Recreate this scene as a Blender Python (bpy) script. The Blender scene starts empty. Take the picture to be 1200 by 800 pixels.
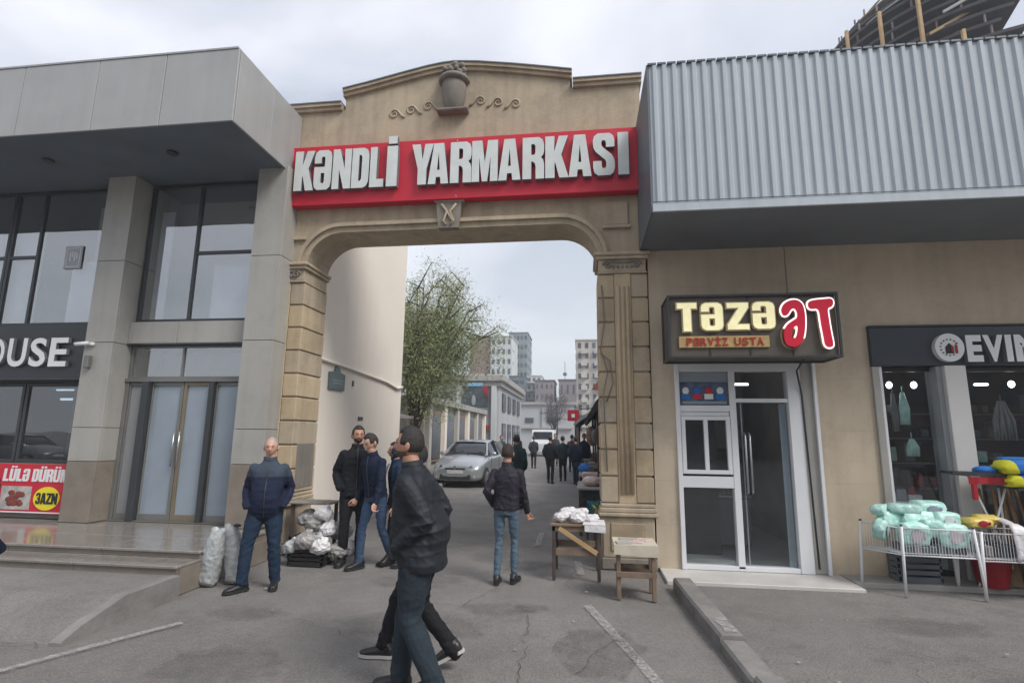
import bpy, bmesh, math, random
import numpy as np
from mathutils import Vector, Matrix, noise
random.seed(7)
SC = bpy.context.scene
COL = SC.collection
PI = math.pi
R = math.radians

# ---------------------------------------------------------------- camera
def make_camera():
    f_px, pitch, yaw, roll = 628.0, R(9.9), R(7.6), R(0.65)
    fw = Vector((-math.sin(yaw)*math.cos(pitch), math.cos(yaw)*math.cos(pitch), math.sin(pitch)))
    rt = Vector((math.cos(yaw), math.sin(yaw), 0))
    up = rt.cross(fw)
    r2 = rt*math.cos(roll) + up*math.sin(roll)
    u2 = up*math.cos(roll) - rt*math.sin(roll)
    cam = bpy.data.cameras.new('camera')
    cam.sensor_width = 36; cam.lens = f_px/1200*36
    cam.clip_start = 0.05; cam.clip_end = 3000
    o = bpy.data.objects.new('camera', cam); COL.objects.link(o)
    m = Matrix((r2, u2, -fw)).transposed().to_4x4()
    m.translation = Vector((0, 0, 1.65))
    o.matrix_world = m
    SC.camera = o
make_camera()

# ---------------------------------------------------------------- world, sun, exposure
SUN_EL, SUN_AZ = R(48), R(125)      # azimuth clockwise from +Y: sun behind the camera, a little to the right
def make_world():
    w = bpy.data.worlds.new('World'); SC.world = w; w.use_nodes = True
    nt = w.node_tree; nt.nodes.clear(); N = nt.nodes.new; L = nt.links.new
    out = N('ShaderNodeOutputWorld'); bg = N('ShaderNodeBackground')
    sky = N('ShaderNodeTexSky'); sky.sky_type = 'NISHITA'; sky.sun_disc = False
    sky.sun_elevation = SUN_EL; sky.sun_rotation = SUN_AZ
    sky.air_density = 1.5; sky.dust_density = 4.0
    tc = N('ShaderNodeTexCoord'); sep = N('ShaderNodeSeparateXYZ')
    L(tc.outputs['Generated'], sep.inputs[0])
    den = N('ShaderNodeMath'); den.operation = 'MAXIMUM'; den.inputs[1].default_value = 0.0
    L(sep.outputs['Z'], den.inputs[0])
    add = N('ShaderNodeMath'); add.operation = 'ADD'; add.inputs[1].default_value = 0.28; L(den.outputs[0], add.inputs[0])
    dx = N('ShaderNodeMath'); dx.operation = 'DIVIDE'; L(sep.outputs['X'], dx.inputs[0]); L(add.outputs[0], dx.inputs[1])
    dy = N('ShaderNodeMath'); dy.operation = 'DIVIDE'; L(sep.outputs['Y'], dy.inputs[0]); L(add.outputs[0], dy.inputs[1])
    cmb = N('ShaderNodeCombineXYZ'); L(dx.outputs[0], cmb.inputs[0]); L(dy.outputs[0], cmb.inputs[1])
    mp = N('ShaderNodeMapping'); mp.inputs['Location'].default_value = (3.1, 1.3, 0); mp.inputs['Rotation'].default_value = (0, 0, .5); mp.inputs['Scale'].default_value = (1.1, 1.35, 1)
    L(cmb.outputs[0], mp.inputs['Vector'])
    n1 = N('ShaderNodeTexNoise'); n1.inputs['Scale'].default_value = 1.1; n1.inputs['Detail'].default_value = 7; n1.inputs['Roughness'].default_value = .52; n1.inputs['Distortion'].default_value = .5
    L(mp.outputs[0], n1.inputs['Vector'])
    r1 = N('ShaderNodeValToRGB'); cr = r1.color_ramp
    cr.elements[0].position = .37; cr.elements[0].color = (.275, .30, .36, 1)
    cr.elements[1].position = .63; cr.elements[1].color = (.53, .54, .58, 1)
    e = cr.elements.new(.44); e.color = (.35, .375, .43, 1)
    e = cr.elements.new(.53); e.color = (.43, .44, .49, 1)
    L(n1.outputs['Fac'], r1.inputs[0])
    # toward the horizon the cloud sheet evens out
    hz = N('ShaderNodeMapRange'); hz.inputs['From Min'].default_value = 0.05; hz.inputs['From Max'].default_value = .5
    L(sep.outputs['Z'], hz.inputs['Value'])
    mx = N('ShaderNodeMix'); mx.data_type = 'RGBA'; mx.inputs[6].default_value = (.42, .45, .485, 1)
    L(hz.outputs[0], mx.inputs[0]); L(r1.outputs[0], mx.inputs[7])
    sk = N('ShaderNodeMix'); sk.data_type = 'RGBA'; sk.blend_type = 'ADD'; sk.inputs[0].default_value = 1
    sc_ = N('ShaderNodeVectorMath'); sc_.operation = 'SCALE'; sc_.inputs['Scale'].default_value = 0.01
    L(sky.outputs[0], sc_.inputs[0])
    L(mx.outputs[2], sk.inputs[6]); L(sc_.outputs[0], sk.inputs[7])
    L(sk.outputs[2], bg.inputs['Color']); bg.inputs['Strength'].default_value = 0.92
    L(bg.outputs[0], out.inputs['Surface'])
make_world()
sl = bpy.data.lights.new('sun', 'SUN'); sl.energy = 1.5; sl.angle = R(24); sl.color = (1, .97, .93)
so = bpy.data.objects.new('sun', sl); COL.objects.link(so); so.location = (-5, -10, 30)
sd = Vector((math.sin(SUN_AZ)*math.cos(SUN_EL), math.cos(SUN_AZ)*math.cos(SUN_EL), math.sin(SUN_EL)))
so.rotation_euler = sd.to_track_quat('Z', 'Y').to_euler()
vs = SC.view_settings
vs.view_transform = 'Standard'; vs.look = 'None'; vs.gamma = 1; vs.exposure = 1.0; vs.use_curve_mapping = False
SC.cycles.max_bounces = 8; SC.cycles.transparent_max_bounces = 16

# ---------------------------------------------------------------- object helpers
def tag(o, label=None, cat=None, group=None, kind=None):
    if label: o['label'] = label
    if cat: o['category'] = cat
    if group: o['group'] = group
    if kind: o['kind'] = kind
    return o

WORLD = {}
def thing(name, label, cat, loc=(0, 0, 0), rz=0, group=None):
    o = bpy.data.objects.new(name, None); COL.objects.link(o)
    o.location = loc; o.rotation_euler = (0, 0, rz); o.empty_display_size = .2
    WORLD[o.name] = Vector(loc)
    return tag(o, label, cat, group)

def wloc(o): return WORLD.get(o.name, Vector((0, 0, 0))) if o else Vector((0, 0, 0))

def link_mesh(name, me, mats, parent=None, loc=(0, 0, 0), smooth=None):
    o = bpy.data.objects.new(name, me); COL.objects.link(o)
    if mats is not None:
        for m in (mats if isinstance(mats, (list, tuple)) else [mats]): me.materials.append(m)
    if parent: o.parent = parent
    o.location = loc
    return o

def copy_tree(o, parent=None):
    c = o.copy(); COL.objects.link(c)
    if parent: c.parent = parent
    for ch in list(o.children): copy_tree(ch, c)
    return c

class MB:
    """collects shapes, links them as ONE mesh object"""
    def __init__(s): s.v = []; s.f = []; s.mi = []; s.sm = []
    def add(s, vs_, fs, m=0, smooth=False):
        b = len(s.v); s.v.extend([tuple(v) for v in vs_])
        for f in fs: s.f.append([b+i for i in f]); s.mi.append(m); s.sm.append(smooth)
        return s
    def box(s, x0, x1, y0, y1, z0, z1, c=0.0, m=0):
        if x0 > x1: x0, x1 = x1, x0
        if y0 > y1: y0, y1 = y1, y0
        if z0 > z1: z0, z1 = z1, z0
        if c <= 0:
            v = [(x, y, z) for x in (x0, x1) for y in (y0, y1) for z in (z0, z1)]
            return s.add(v, [(0, 1, 3, 2), (4, 6, 7, 5), (0, 4, 5, 1), (2, 3, 7, 6), (0, 2, 6, 4), (1, 5, 7, 3)], m)
        c = min(c, (x1-x0)*.45, (y1-y0)*.45, (z1-z0)*.45)
        bm = bmesh.new(); 
        v = [bm.verts.new((x, y, z)) for x in (x0, x1) for y in (y0, y1) for z in (z0, z1)]
        for f in [(0, 1, 3, 2), (4, 6, 7, 5), (0, 4, 5, 1), (2, 3, 7, 6), (0, 2, 6, 4), (1, 5, 7, 3)]: bm.faces.new([v[i] for i in f])
        bmesh.ops.bevel(bm, geom=list(bm.edges), offset=c, segments=1, affect='EDGES', clamp_overlap=True)
        bm.verts.index_update()
        s.add([w.co.copy() for w in bm.verts], [[w.index for w in f.verts] for f in bm.faces], m)
        bm.free(); return s
    def obox(s, p, q, w, h, m=0, c=0.0, up=(0, 0, 1)):
        """box beam from p to q with width w (sideways) and height h"""
        p = Vector(p); q = Vector(q); d = q-p; L = d.length; d.normalize()
        u = Vector(up)
        if abs(d.dot(u)) > .98: u = Vector((0, 1, 0))
        sx = d.cross(u).normalized(); sz = sx.cross(d).normalized()
        t = MB().box(-w/2, w/2, 0, L, -h/2, h/2, c)
        vv = [p + sx*a[0] + d*a[1] + sz*a[2] for a in t.v]
        return s.add(vv, t.f, m)
    def tube(s, pts, r, n=8, m=0, caps=True, smooth=True):
        pts = [Vector(p) for p in pts]; k = len(pts)
        rr = r if isinstance(r, (list, tuple)) else [r]*k
        vs_, fs = [], []
        u = None
        for i, p in enumerate(pts):
            d = (pts[min(i+1, k-1)]-pts[max(i-1, 0)]).normalized()
            if u is None:
                a = Vector((0, 0, 1)) if abs(d.z) < .9 else Vector((1, 0, 0))
                u = d.cross(a).normalized()
            else:
                u = (u - d*u.dot(d)).normalized()
            w = d.cross(u)
            for j in range(n):
                a = 2*PI*j/n; vs_.append(p + u*math.cos(a)*rr[i] + w*math.sin(a)*rr[i])
        for i in range(k-1):
            for j in range(n):
                fs.append((i*n+j, i*n+(j+1) % n, (i+1)*n+(j+1) % n, (i+1)*n+j))
        s.add(vs_, fs, m, smooth)
        if caps: 
            s.add(vs_[:n], [list(range(n))[::-1]], m); s.add(vs_[-n:], [list(range(n))], m)
        return s
    def lathe(s, prof, cx, cy, n=20, m=0, z0=0, smooth=True):
        vs_, fs = [], []
        for r, z in prof:
            for j in range(n):
                a = 2*PI*j/n; vs_.append((cx+r*math.cos(a), cy+r*math.sin(a), z0+z))
        for i in range(len(prof)-1):
            for j in range(n): fs.append((i*n+j, i*n+(j+1) % n, (i+1)*n+(j+1) % n, (i+1)*n+j))
        s.add(vs_, fs, m, smooth)
        s.add(vs_[:n], [list(range(n))[::-1]], m); s.add(vs_[-n:], [list(range(n))], m)
        return s
    def prism(s, poly, y0, y1, m=0, axis='Y'):
        """polygon of (x,z) extruded in y"""
        n = len(poly)
        if axis == 'Y': P = lambda a, b, c: (a, c, b)
        elif axis == 'X': P = lambda a, b, c: (c, a, b)
        else: P = lambda a, b, c: (a, b, c)
        v = [P(a, b, y0) for a, b in poly] + [P(a, b, y1) for a, b in poly]
        f = [list(range(n)), list(range(2*n-1, n-1, -1))] + [(i, i+n, (i+1) % n+n, (i+1) % n) for i in range(n)]
        return s.add(v, f, m)
    def ell(s, c, rx, ry, rz, n=12, k=8, m=0, rot=None):
        vs_, fs = [], []
        for i in range(k+1):
            ph = -PI/2 + PI*i/k
            for j in range(n):
                a = 2*PI*j/n; v = Vector((rx*math.cos(ph)*math.cos(a), ry*math.cos(ph)*math.sin(a), rz*math.sin(ph)))
                if rot is not None: v = rot @ v
                vs_.append(Vector(c)+v)
        for i in range(k):
            for j in range(n): fs.append((i*n+j, i*n+(j+1) % n, (i+1)*n+(j+1) % n, (i+1)*n+j))
        return s.add(vs_, fs, m, True)
    def mesh(s, name, off=(0, 0, 0)):
        me = bpy.data.meshes.new(name)
        ox, oy, oz = off
        me.from_pydata([(a-ox, b-oy, c-oz) for a, b, c in s.v], [], s.f)
        me.polygons.foreach_set('material_index', s.mi)
        me.polygons.foreach_set('use_smooth', s.sm)
        me.validate(clean_customdata=False)
        bm = bmesh.new(); bm.from_mesh(me)
        bmesh.ops.remove_doubles(bm, verts=bm.verts, dist=1e-5)
        bmesh.ops.recalc_face_normals(bm, faces=bm.faces)
        bm.to_mesh(me); bm.free(); me.update()
        return me
    def build(s, name, mats, parent=None, local=False, base=None):
        """local=False: shapes are in world coordinates and are shifted under the parent's base"""
        if parent is not None and not local:
            off = wloc(parent)
            me = s.mesh(name, off)
            o = link_mesh(name, me, mats, parent)
            WORLD[o.name] = off
            return o
        if base is not None:
            o = link_mesh(name, s.mesh(name, base), mats, parent, loc=base)
            WORLD[o.name] = Vector(base); return o
        o = link_mesh(name, s.mesh(name), mats, parent)
        WORLD[o.name] = Vector((0, 0, 0))
        return o

def rename_free(o):  # keep list helper
    return o

# ---------------------------------------------------------------- materials
def mat(name, col, rough=.7, metal=0.0, var=.12, scale=2.0, bump=.15, bscale=60, col2=None, streak=0.0, spec=.5, rnd=0.0, bdist=.01, coat=0.0, grime=0.0):
    m = bpy.data.materials.new(name); m.use_nodes = True
    nt = m.node_tree; N = nt.nodes.new; L = nt.links.new
    b = nt.nodes['Principled BSDF']
    b.inputs['Roughness'].default_value = rough; b.inputs['Metallic'].default_value = metal
    b.inputs['Specular IOR Level'].default_value = spec
    if coat: b.inputs['Coat Weight'].default_value = coat; b.inputs['Coat Roughness'].default_value = .08
    tc = N('ShaderNodeTexCoord')
    n1 = N('ShaderNodeTexNoise'); n1.inputs['Scale'].default_value = scale; n1.inputs['Detail'].default_value = 6; n1.inputs['Roughness'].default_value = .62
    L(tc.outputs['Object'], n1.inputs['Vector'])
    mr = N('ShaderNodeMapRange'); mr.inputs['From Min'].default_value = .3; mr.inputs['From Max'].default_value = .7
    L(n1.outputs['Fac'], mr.inputs['Value'])
    mx = N('ShaderNodeMix'); mx.data_type = 'RGBA'
    c = Vector(col); c2 = Vector(col2) if col2 else c*(1+var)
    c1 = c if col2 else c*(1-var)
    mx.inputs[6].default_value = (*c1, 1); mx.inputs[7].default_value = (*c2, 1)
    L(mr.outputs[0], mx.inputs[0])
    last = mx.outputs[2]
    if streak:
        mp = N('ShaderNodeMapping'); mp.inputs['Scale'].default_value = (7, 7, .5); L(tc.outputs['Object'], mp.inputs['Vector'])
        n2 = N('ShaderNodeTexNoise'); n2.inputs['Scale'].default_value = 1.0; n2.inputs['Detail'].default_value = 5; L(mp.outputs[0], n2.inputs['Vector'])
        r2 = N('ShaderNodeMapRange'); r2.inputs['From Min'].default_value = .42; r2.inputs['From Max'].default_value = .72
        r2.inputs['To Min'].default_value = 1; r2.inputs['To Max'].default_value = 1-streak; L(n2.outputs['Fac'], r2.inputs['Value'])
        vm = N('ShaderNodeVectorMath'); vm.operation = 'SCALE'; L(last, vm.inputs[0]); L(r2.outputs[0], vm.inputs['Scale']); last = vm.outputs[0]
    if grime:
        n5 = N('ShaderNodeTexNoise'); n5.inputs['Scale'].default_value = 1.3; n5.inputs['Detail'].default_value = 12; n5.inputs['Roughness'].default_value = .78; L(tc.outputs['Object'], n5.inputs['Vector'])
        r5 = N('ShaderNodeMapRange'); r5.inputs['From Min'].default_value = .48; r5.inputs['From Max'].default_value = .68; r5.inputs['To Min'].default_value = 1; r5.inputs['To Max'].default_value = 1-grime; L(n5.outputs['Fac'], r5.inputs['Value'])
        vm = N('ShaderNodeVectorMath'); vm.operation = 'SCALE'; L(last, vm.inputs[0]); L(r5.outputs[0], vm.inputs['Scale']); last = vm.outputs[0]
    if rnd:
        oi = N('ShaderNodeObjectInfo'); r3 = N('ShaderNodeMapRange'); r3.inputs['To Min'].default_value = 1-rnd; r3.inputs['To Max'].default_value = 1+rnd
        L(oi.outputs['Random'], r3.inputs['Value'])
        vm = N('ShaderNodeVectorMath'); vm.operation = 'SCALE'; L(last, vm.inputs[0]); L(r3.outputs[0], vm.inputs['Scale']); last = vm.outputs[0]
    L(last, b.inputs['Base Color'])
    if bump:
        n3 = N('ShaderNodeTexNoise'); n3.inputs['Scale'].default_value = bscale; n3.inputs['Detail'].default_value = 4; L(tc.outputs['Object'], n3.inputs['Vector'])
        bp = N('ShaderNodeBump'); bp.inputs['Strength'].default_value = bump; bp.inputs['Distance'].default_value = bdist
        L(n3.outputs['Fac'], bp.inputs['Height']); L(bp.outputs[0], b.inputs['Normal'])
        # a little roughness variation as well
    m['_last'] = 0
    return m

def glass(name, tint=(.75, .8, .8), ior=1.7, rough=.015, dirt=.04):
    m = bpy.data.materials.new(name); m.use_nodes = True
    nt = m.node_tree; nt.nodes.clear(); N = nt.nodes.new; L = nt.links.new
    out = N('ShaderNodeOutputMaterial'); tr = N('ShaderNodeBsdfTransparent'); gl = N('ShaderNodeBsdfGlossy'); df = N('ShaderNodeBsdfDiffuse')
    tr.inputs[0].default_value = (*tint, 1); gl.inputs['Roughness'].default_value = rough; gl.inputs['Color'].default_value = (.95, .97, 1, 1)
    df.inputs[0].default_value = (.35, .36, .37, 1)
    fr = N('ShaderNodeFresnel'); fr.inputs['IOR'].default_value = ior
    m1 = N('ShaderNodeMixShader'); m2 = N('ShaderNodeMixShader')
    tc = N('ShaderNodeTexCoord'); n = N('ShaderNodeTexNoise'); n.inputs['Scale'].default_value = 3; n.inputs['Detail'].default_value = 6
    L(tc.outputs['Object'], n.inputs['Vector'])
    mr = N('ShaderNodeMapRange'); mr.inputs['To Min'].default_value = 0; mr.inputs['To Max'].default_value = dirt*2; L(n.outputs['Fac'], mr.inputs['Value'])
    n2 = N('ShaderNodeTexNoise'); n2.inputs['Scale'].default_value = .9; L(tc.outputs['Object'], n2.inputs['Vector'])
    bp = N('ShaderNodeBump'); bp.inputs['Strength'].default_value = .12; bp.inputs['Distance'].default_value = .02; L(n2.outputs['Fac'], bp.inputs['Height'])
    L(bp.outputs[0], gl.inputs['Normal'])
    ge = N('ShaderNodeNewGeometry'); ib = N('ShaderNodeMath'); ib.operation = 'SUBTRACT'; ib.inputs[0].default_value = 1; L(ge.outputs['Backfacing'], ib.inputs[1])
    mu = N('ShaderNodeMath'); mu.operation = 'MULTIPLY'; L(fr.outputs[0], mu.inputs[0]); L(ib.outputs[0], mu.inputs[1])   # reflect on the entering face only
    L(mu.outputs[0], m1.inputs[0]); L(tr.outputs[0], m1.inputs[1]); L(gl.outputs[0], m1.inputs[2])
    L(mr.outputs[0], m2.inputs[0]); L(m1.outputs[0], m2.inputs[1]); L(df.outputs[0], m2.inputs[2])
    L(m2.outputs[0], out.inputs['Surface'])
    return m

def emit(name, col, strength):
    m = bpy.data.materials.new(name); m.use_nodes = True
    b = m.node_tree.nodes['Principled BSDF']
    b.inputs['Base Color'].default_value = (*col, 1)
    b.inputs['Emission Color'].default_value = (*col, 1); b.inputs['Emission Strength'].default_value = strength
    return m

def asphalt_mat():
    m = bpy.data.materials.new('asphalt'); m.use_nodes = True
    nt = m.node_tree; N = nt.nodes.new; L = nt.links.new; b = nt.nodes['Principled BSDF']
    tc = N('ShaderNodeTexCoord')
    def nz(s, d=5, r=.6):
        n = N('ShaderNodeTexNoise'); n.inputs['Scale'].default_value = s; n.inputs['Detail'].default_value = d; n.inputs['Roughness'].default_value = r
        L(tc.outputs['Object'], n.inputs['Vector']); return n.outputs['Fac']
    def rmp(v, a, b_, c, d):
        r = N('ShaderNodeMapRange'); r.inputs['From Min'].default_value = a; r.inputs['From Max'].default_value = b_
        r.inputs['To Min'].default_value = c; r.inputs['To Max'].default_value = d; L(v, r.inputs['Value']); return r.outputs[0]
    def mixc(f, a, b_):
        x = N('ShaderNodeMix'); x.data_type = 'RGBA'; L(f, x.inputs[0])
        for s_, c in ((6, a), (7, b_)):
            if isinstance(c, tuple): x.inputs[s_].default_value = (*c, 1)
            else: L(c, x.inputs[s_])
        return x.outputs[2]
    base = mixc(rmp(nz(.35), .36, .64, 0, 1), (.165, .154, .143), (.222, .209, .198))
    base = mixc(rmp(nz(2.2, 6, .7), .46, .66, 0, .75), base, (.115, .106, .098))       # oily stains
    base = mixc(rmp(nz(1.1, 6, .75), .52, .70, 0, .6), base, (.25, .235, .22))       # dust
    base = mixc(rmp(nz(28, 3, .7), .48, .66, 0, .45), base, (.115, .108, .10))       # pits
    base = mixc(rmp(nz(75, 2, .6), .48, .70, 0, .6), base, (.29, .28, .27))      # aggregate
    L(base, b.inputs['Base Color'])
    L(rmp(nz(1.6, 5), .3, .7, .62, .9), b.inputs['Roughness'])
    bp = N('ShaderNodeBump'); bp.inputs['Strength'].default_value = .9; bp.inputs['Distance'].default_value = .012; L(nz(70, 3), bp.inputs['Height'])
    b2 = N('ShaderNodeBump'); b2.inputs['Strength'].default_value = .35; b2.inputs['Distance'].default_value = .05; L(nz(3, 6), b2.inputs['Height'])
    L(bp.outputs[0], b2.inputs['Normal']); L(b2.outputs[0], b.inputs['Normal'])
    return m

def worn_paint(name, col, under=None, wear=.5, scale=14, amax=1.0, soft=.1):
    """road paint worn through to holes (alpha)"""
    m = bpy.data.materials.new(name); m.use_nodes = True
    nt = m.node_tree; N = nt.nodes.new; L = nt.links.new; b = nt.nodes['Principled BSDF']
    tc = N('ShaderNodeTexCoord'); n = N('ShaderNodeTexNoise'); n.inputs['Scale'].default_value = scale; n.inputs['Detail'].default_value = 8; n.inputs['Roughness'].default_value = .75
    L(tc.outputs['Object'], n.inputs['Vector'])
    r = N('ShaderNodeMapRange'); r.inputs['From Min'].default_value = wear-soft; r.inputs['From Max'].default_value = wear+soft; r.inputs['To Max'].default_value = amax
    L(n.outputs['Fac'], r.inputs['Value']); L(r.outputs[0], b.inputs['Alpha'])
    b.inputs['Base Color'].default_value = (*col, 1); b.inputs['Roughness'].default_value = .8
    return m

MAT = {}
MAT['asphalt'] = asphalt_mat()
MAT['paint_line'] = worn_paint('worn_road_paint', (.46, .45, .43), wear=.49, scale=26, amax=.72, soft=.12)
MAT['stone'] = mat('gateway_limestone', (.50, .405, .28), .88, var=.14, scale=1.6, bump=.35, bscale=35, col2=(.41, .345, .26), streak=.18, rnd=.05, grime=.32)
MAT['stone_yellow'] = mat('yellow_limestone', (.53, .42, .27), .88, var=.1, scale=2.5, bump=.35, bscale=45, col2=(.45, .355, .24), streak=.15, rnd=.10, grime=.30)
MAT['stone_grey'] = mat('weathered_stone', (.27, .24, .20), .9, scale=3, bump=.35, bscale=40, col2=(.19, .175, .155), streak=.25)
MAT['coping'] = mat('metal_coping', (.16, .16, .17), .6, metal=.3, bump=.05)
MAT['joint'] = mat('dark_joint', (.14, .12, .095), .95, bump=.1)
MAT['wall_joint'] = mat('shop_wall_mortar', (.28, .235, .18), .95, bump=.1)
MAT['wall_stone'] = mat('shop_wall_stone', (.60, .50, .37), .85, scale=1.1, bump=.25, bscale=50, col2=(.50, .42, .315), streak=.10, rnd=.025, grime=.22)
MAT['clad_grey'] = mat('grey_composite_cladding', (.35, .355, .35), .38, scale=.7, bump=.04, bscale=4, var=.05, rnd=.03, streak=.08, grime=.10)
MAT['clad_warm'] = mat('beige_grey_cladding', (.37, .36, .33), .42, scale=.8, bump=.04, bscale=4, var=.06, rnd=.03, streak=.10, grime=.14)
MAT['clad_brown'] = mat('brown_stone_cladding', (.22, .19, .155), .35, scale=5, bump=.05, var=.15, rnd=.04)
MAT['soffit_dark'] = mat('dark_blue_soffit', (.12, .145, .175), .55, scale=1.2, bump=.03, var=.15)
MAT['frame_dark'] = mat('dark_metal_frame', (.05, .055, .06), .4, metal=.3, bump=.02)
MAT['frame_grey'] = mat('grey_metal_frame', (.19, .19, .18), .4, metal=.3, bump=.02)
MAT['bronze'] = mat('bronze_door_frame', (.23, .19, .13), .35, metal=.4, bump=.02)
MAT['white_frame'] = mat('white_upvc', (.72, .73, .74), .35, bump=.02, var=.04)
MAT['glass'] = glass('window_glass', (.90, .92, .94), 3.8)
MAT['glass_clear'] = glass('clear_glass', (.92, .94, .94), 1.65, dirt=.02)
MAT['glass_dark'] = glass('dark_tinted_glass', (.36, .40, .43), 2.3)
MAT['film'] = mat('pale_window_film', (.27, .32, .37), .08, scale=.8, bump=.0, var=.12)
MAT['film_grey'] = mat('grey_window_film', (.27, .28, .29), .10, scale=.8, bump=.0, var=.12)
MAT['blind'] = mat('pale_blind', (.74, .77, .79), .8, scale=1.2, bump=.05, bscale=3, var=.12)
MAT['curtain'] = mat('grey_curtain', (.62, .63, .66), .9, scale=2, bump=.1, bscale=6)
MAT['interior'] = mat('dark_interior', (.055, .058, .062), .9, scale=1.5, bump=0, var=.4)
MAT['interior_mid'] = mat('grey_interior', (.16, .165, .17), .9, scale=1.5, bump=0, var=.25)
MAT['marble'] = mat('polished_brown_stone', (.235, .215, .195), .12, scale=9, bump=.02, var=.16, rnd=.05, spec=.6)
MAT['concrete'] = mat('kerb_concrete', (.20, .19, .18), .9, scale=4, bump=.5, bscale=30, var=.25)
MAT['concrete_lt'] = mat('pale_concrete', (.34, .33, .31), .9, scale=2, bump=.3, bscale=30, var=.15)
MAT['slab_white'] = mat('white_marble_threshold', (.55, .53, .50), .4, scale=2, bump=.05, var=.10)
MAT['red_sign'] = mat('red_sign_face', (.55, .012, .035), .5, scale=.9, bump=.03, var=.10)
MAT['letter_white'] = mat('white_letter_face', (.62, .65, .63), .45, scale=5, bump=.05, var=.08)
MAT['letter_side'] = mat('grey_letter_return', (.16, .17, .19), .5, bump=.02)
MAT['black_sign'] = mat('black_sign_face', (.022, .025, .03), .4, scale=1, bump=.02, var=.2)
MAT['white_plain'] = mat('white_plastic', (.74, .75, .76), .4, bump=.02, var=.04)
MAT['corr'] = mat('galvanised_corrugated_sheet', (.45, .495, .53), .62, metal=.0, scale=1.3, bump=.06, bscale=8, var=.06, streak=.14, rnd=.03, grime=.12)
MAT['corr_dark'] = mat('dark_grey_trim', (.12, .14, .16), .5, metal=.2, bump=.03)
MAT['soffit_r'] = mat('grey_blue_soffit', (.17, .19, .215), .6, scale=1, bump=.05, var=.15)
MAT['beige_plaster'] = mat('pinkish_beige_plaster', (.80, .73, .64), .92, scale=.7, bump=.25, bscale=25, var=.04, streak=.03)
MAT['wood'] = mat('weathered_wood', (.15, .10, .07), .85, scale=6, bump=.4, bscale=30, col2=(.23, .17, .12))
MAT['wood_dark'] = mat('dark_wood', (.07, .05, .04), .85, scale=6, bump=.3, bscale=30, var=.3)
MAT['wood_light'] = mat('yellow_formwork_timber', (.45, .30, .15), .8, scale=3, bump=.2, bscale=20, var=.15, rnd=.1)
MAT['silver'] = mat('silver_foil_sack', (.40, .42, .42), .5, metal=.15, scale=14, bump=.7, bscale=18, var=.25, bdist=.02)
MAT['bag_white'] = mat('white_plastic_bag', (.70, .68, .69), .4, scale=10, bump=.6, bscale=22, var=.1, bdist=.02)
MAT['bag_clear'] = mat('clear_bagged_goods', (.42, .41, .40), .28, scale=16, bump=.7, bscale=25, col2=(.20, .19, .18), bdist=.02)
MAT['crate_black'] = mat('black_plastic_crate', (.02, .02, .022), .5, bump=.05)
MAT['mint'] = mat('mint_package_film', (.30, .62, .53), .3, scale=11, bump=.9, bscale=18, col2=(.62, .82, .78), bdist=.02, rnd=.14)
MAT['yellow_pk'] = mat('yellow_package', (.68, .52, .13), .35, scale=9, bump=.3, bscale=20, var=.1)
MAT['pink_pk'] = mat('pale_pink_package', (.60, .45, .42), .4, scale=9, bump=.3, bscale=20, var=.15)
MAT['wire_white'] = mat('white_coated_wire', (.70, .71, .72), .4, bump=0, var=.05)
MAT['red_pl'] = mat('red_plastic', (.33, .014, .025), .35, bump=.05)
MAT['blue_cloth'] = mat('blue_cloth', (.02, .16, .50), .8, scale=10, bump=.4, bscale=50)
MAT['yellow_cloth'] = mat('yellow_cloth', (.68, .62, .04), .8, scale=10, bump=.4, bscale=50)
MAT['bamboo'] = mat('brown_broom_handle', (.24, .13, .06), .6, scale=12, bump=.1, col2=(.36, .22, .11), rnd=.25)
MAT['straw'] = mat('broom_straw', (.36, .27, .15), .9, scale=30, bump=.6, bscale=90)
MAT['skin'] = mat('skin', (.44, .235, .155), .55, scale=12, bump=.15, bscale=120, var=.12)
MAT['skin_pale'] = mat('pale_skin', (.55, .31, .22), .55, scale=12, bump=.15, bscale=120, var=.12)
MAT['hair'] = mat('dark_hair', (.020, .016, .014), .6, scale=60, bump=.6, bscale=160, var=.7, bdist=.012)
MAT['hair_grey'] = mat('grey_hair', (.33, .32, .31), .75, scale=40, bump=.6, bscale=140, var=.2)
MAT['stubble'] = mat('dark_beard_stubble', (.12, .065, .045), .8, scale=60, bump=.4, bscale=200, var=.3)
MAT['eye'] = mat('eye', (.03, .02, .015), .2, bump=0)
MAT['shoe_black'] = mat('black_leather', (.018, .017, .018), .4, bump=.1)
MAT['sole_white'] = mat('pale_rubber_sole', (.45, .44, .42), .7, bump=.1)
MAT['sole_black'] = mat('black_rubber_sole', (.02, .02, .02), .8, bump=.1)
def cloth(name, col, v=.14, rough=.85, bs=14, bump=.45, spec=.2, **k): return mat(name, col, rough, scale=5, var=v, bump=bump, bscale=bs, bdist=.02, spec=spec, **k)
MAT['leaf'] = mat('young_willow_leaves', (.19, .23, .085), .7, scale=.9, bump=0, col2=(.31, .34, .18))
MAT['bark'] = mat('grey_brown_bark', (.10, .08, .065), .95, scale=8, bump=.6, bscale=20, var=.3)
MAT['car_silver'] = mat('silver_car_paint', (.46, .48, .50), .28, metal=.55, scale=1, bump=0, var=.03, coat=.6)
MAT['car_glass'] = mat('car_window_glass', (.03, .035, .04), .05, bump=0, spec=.9)
MAT['tyre'] = mat('tyre_rubber', (.02, .02, .02), .85, bump=.2)
MAT['rim'] = mat('alloy_rim', (.35, .36, .38), .35, metal=.7, bump=0)
MAT['lamp_glass'] = mat('headlight_lens', (.45, .47, .5), .1, bump=0, spec=.8)
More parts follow.
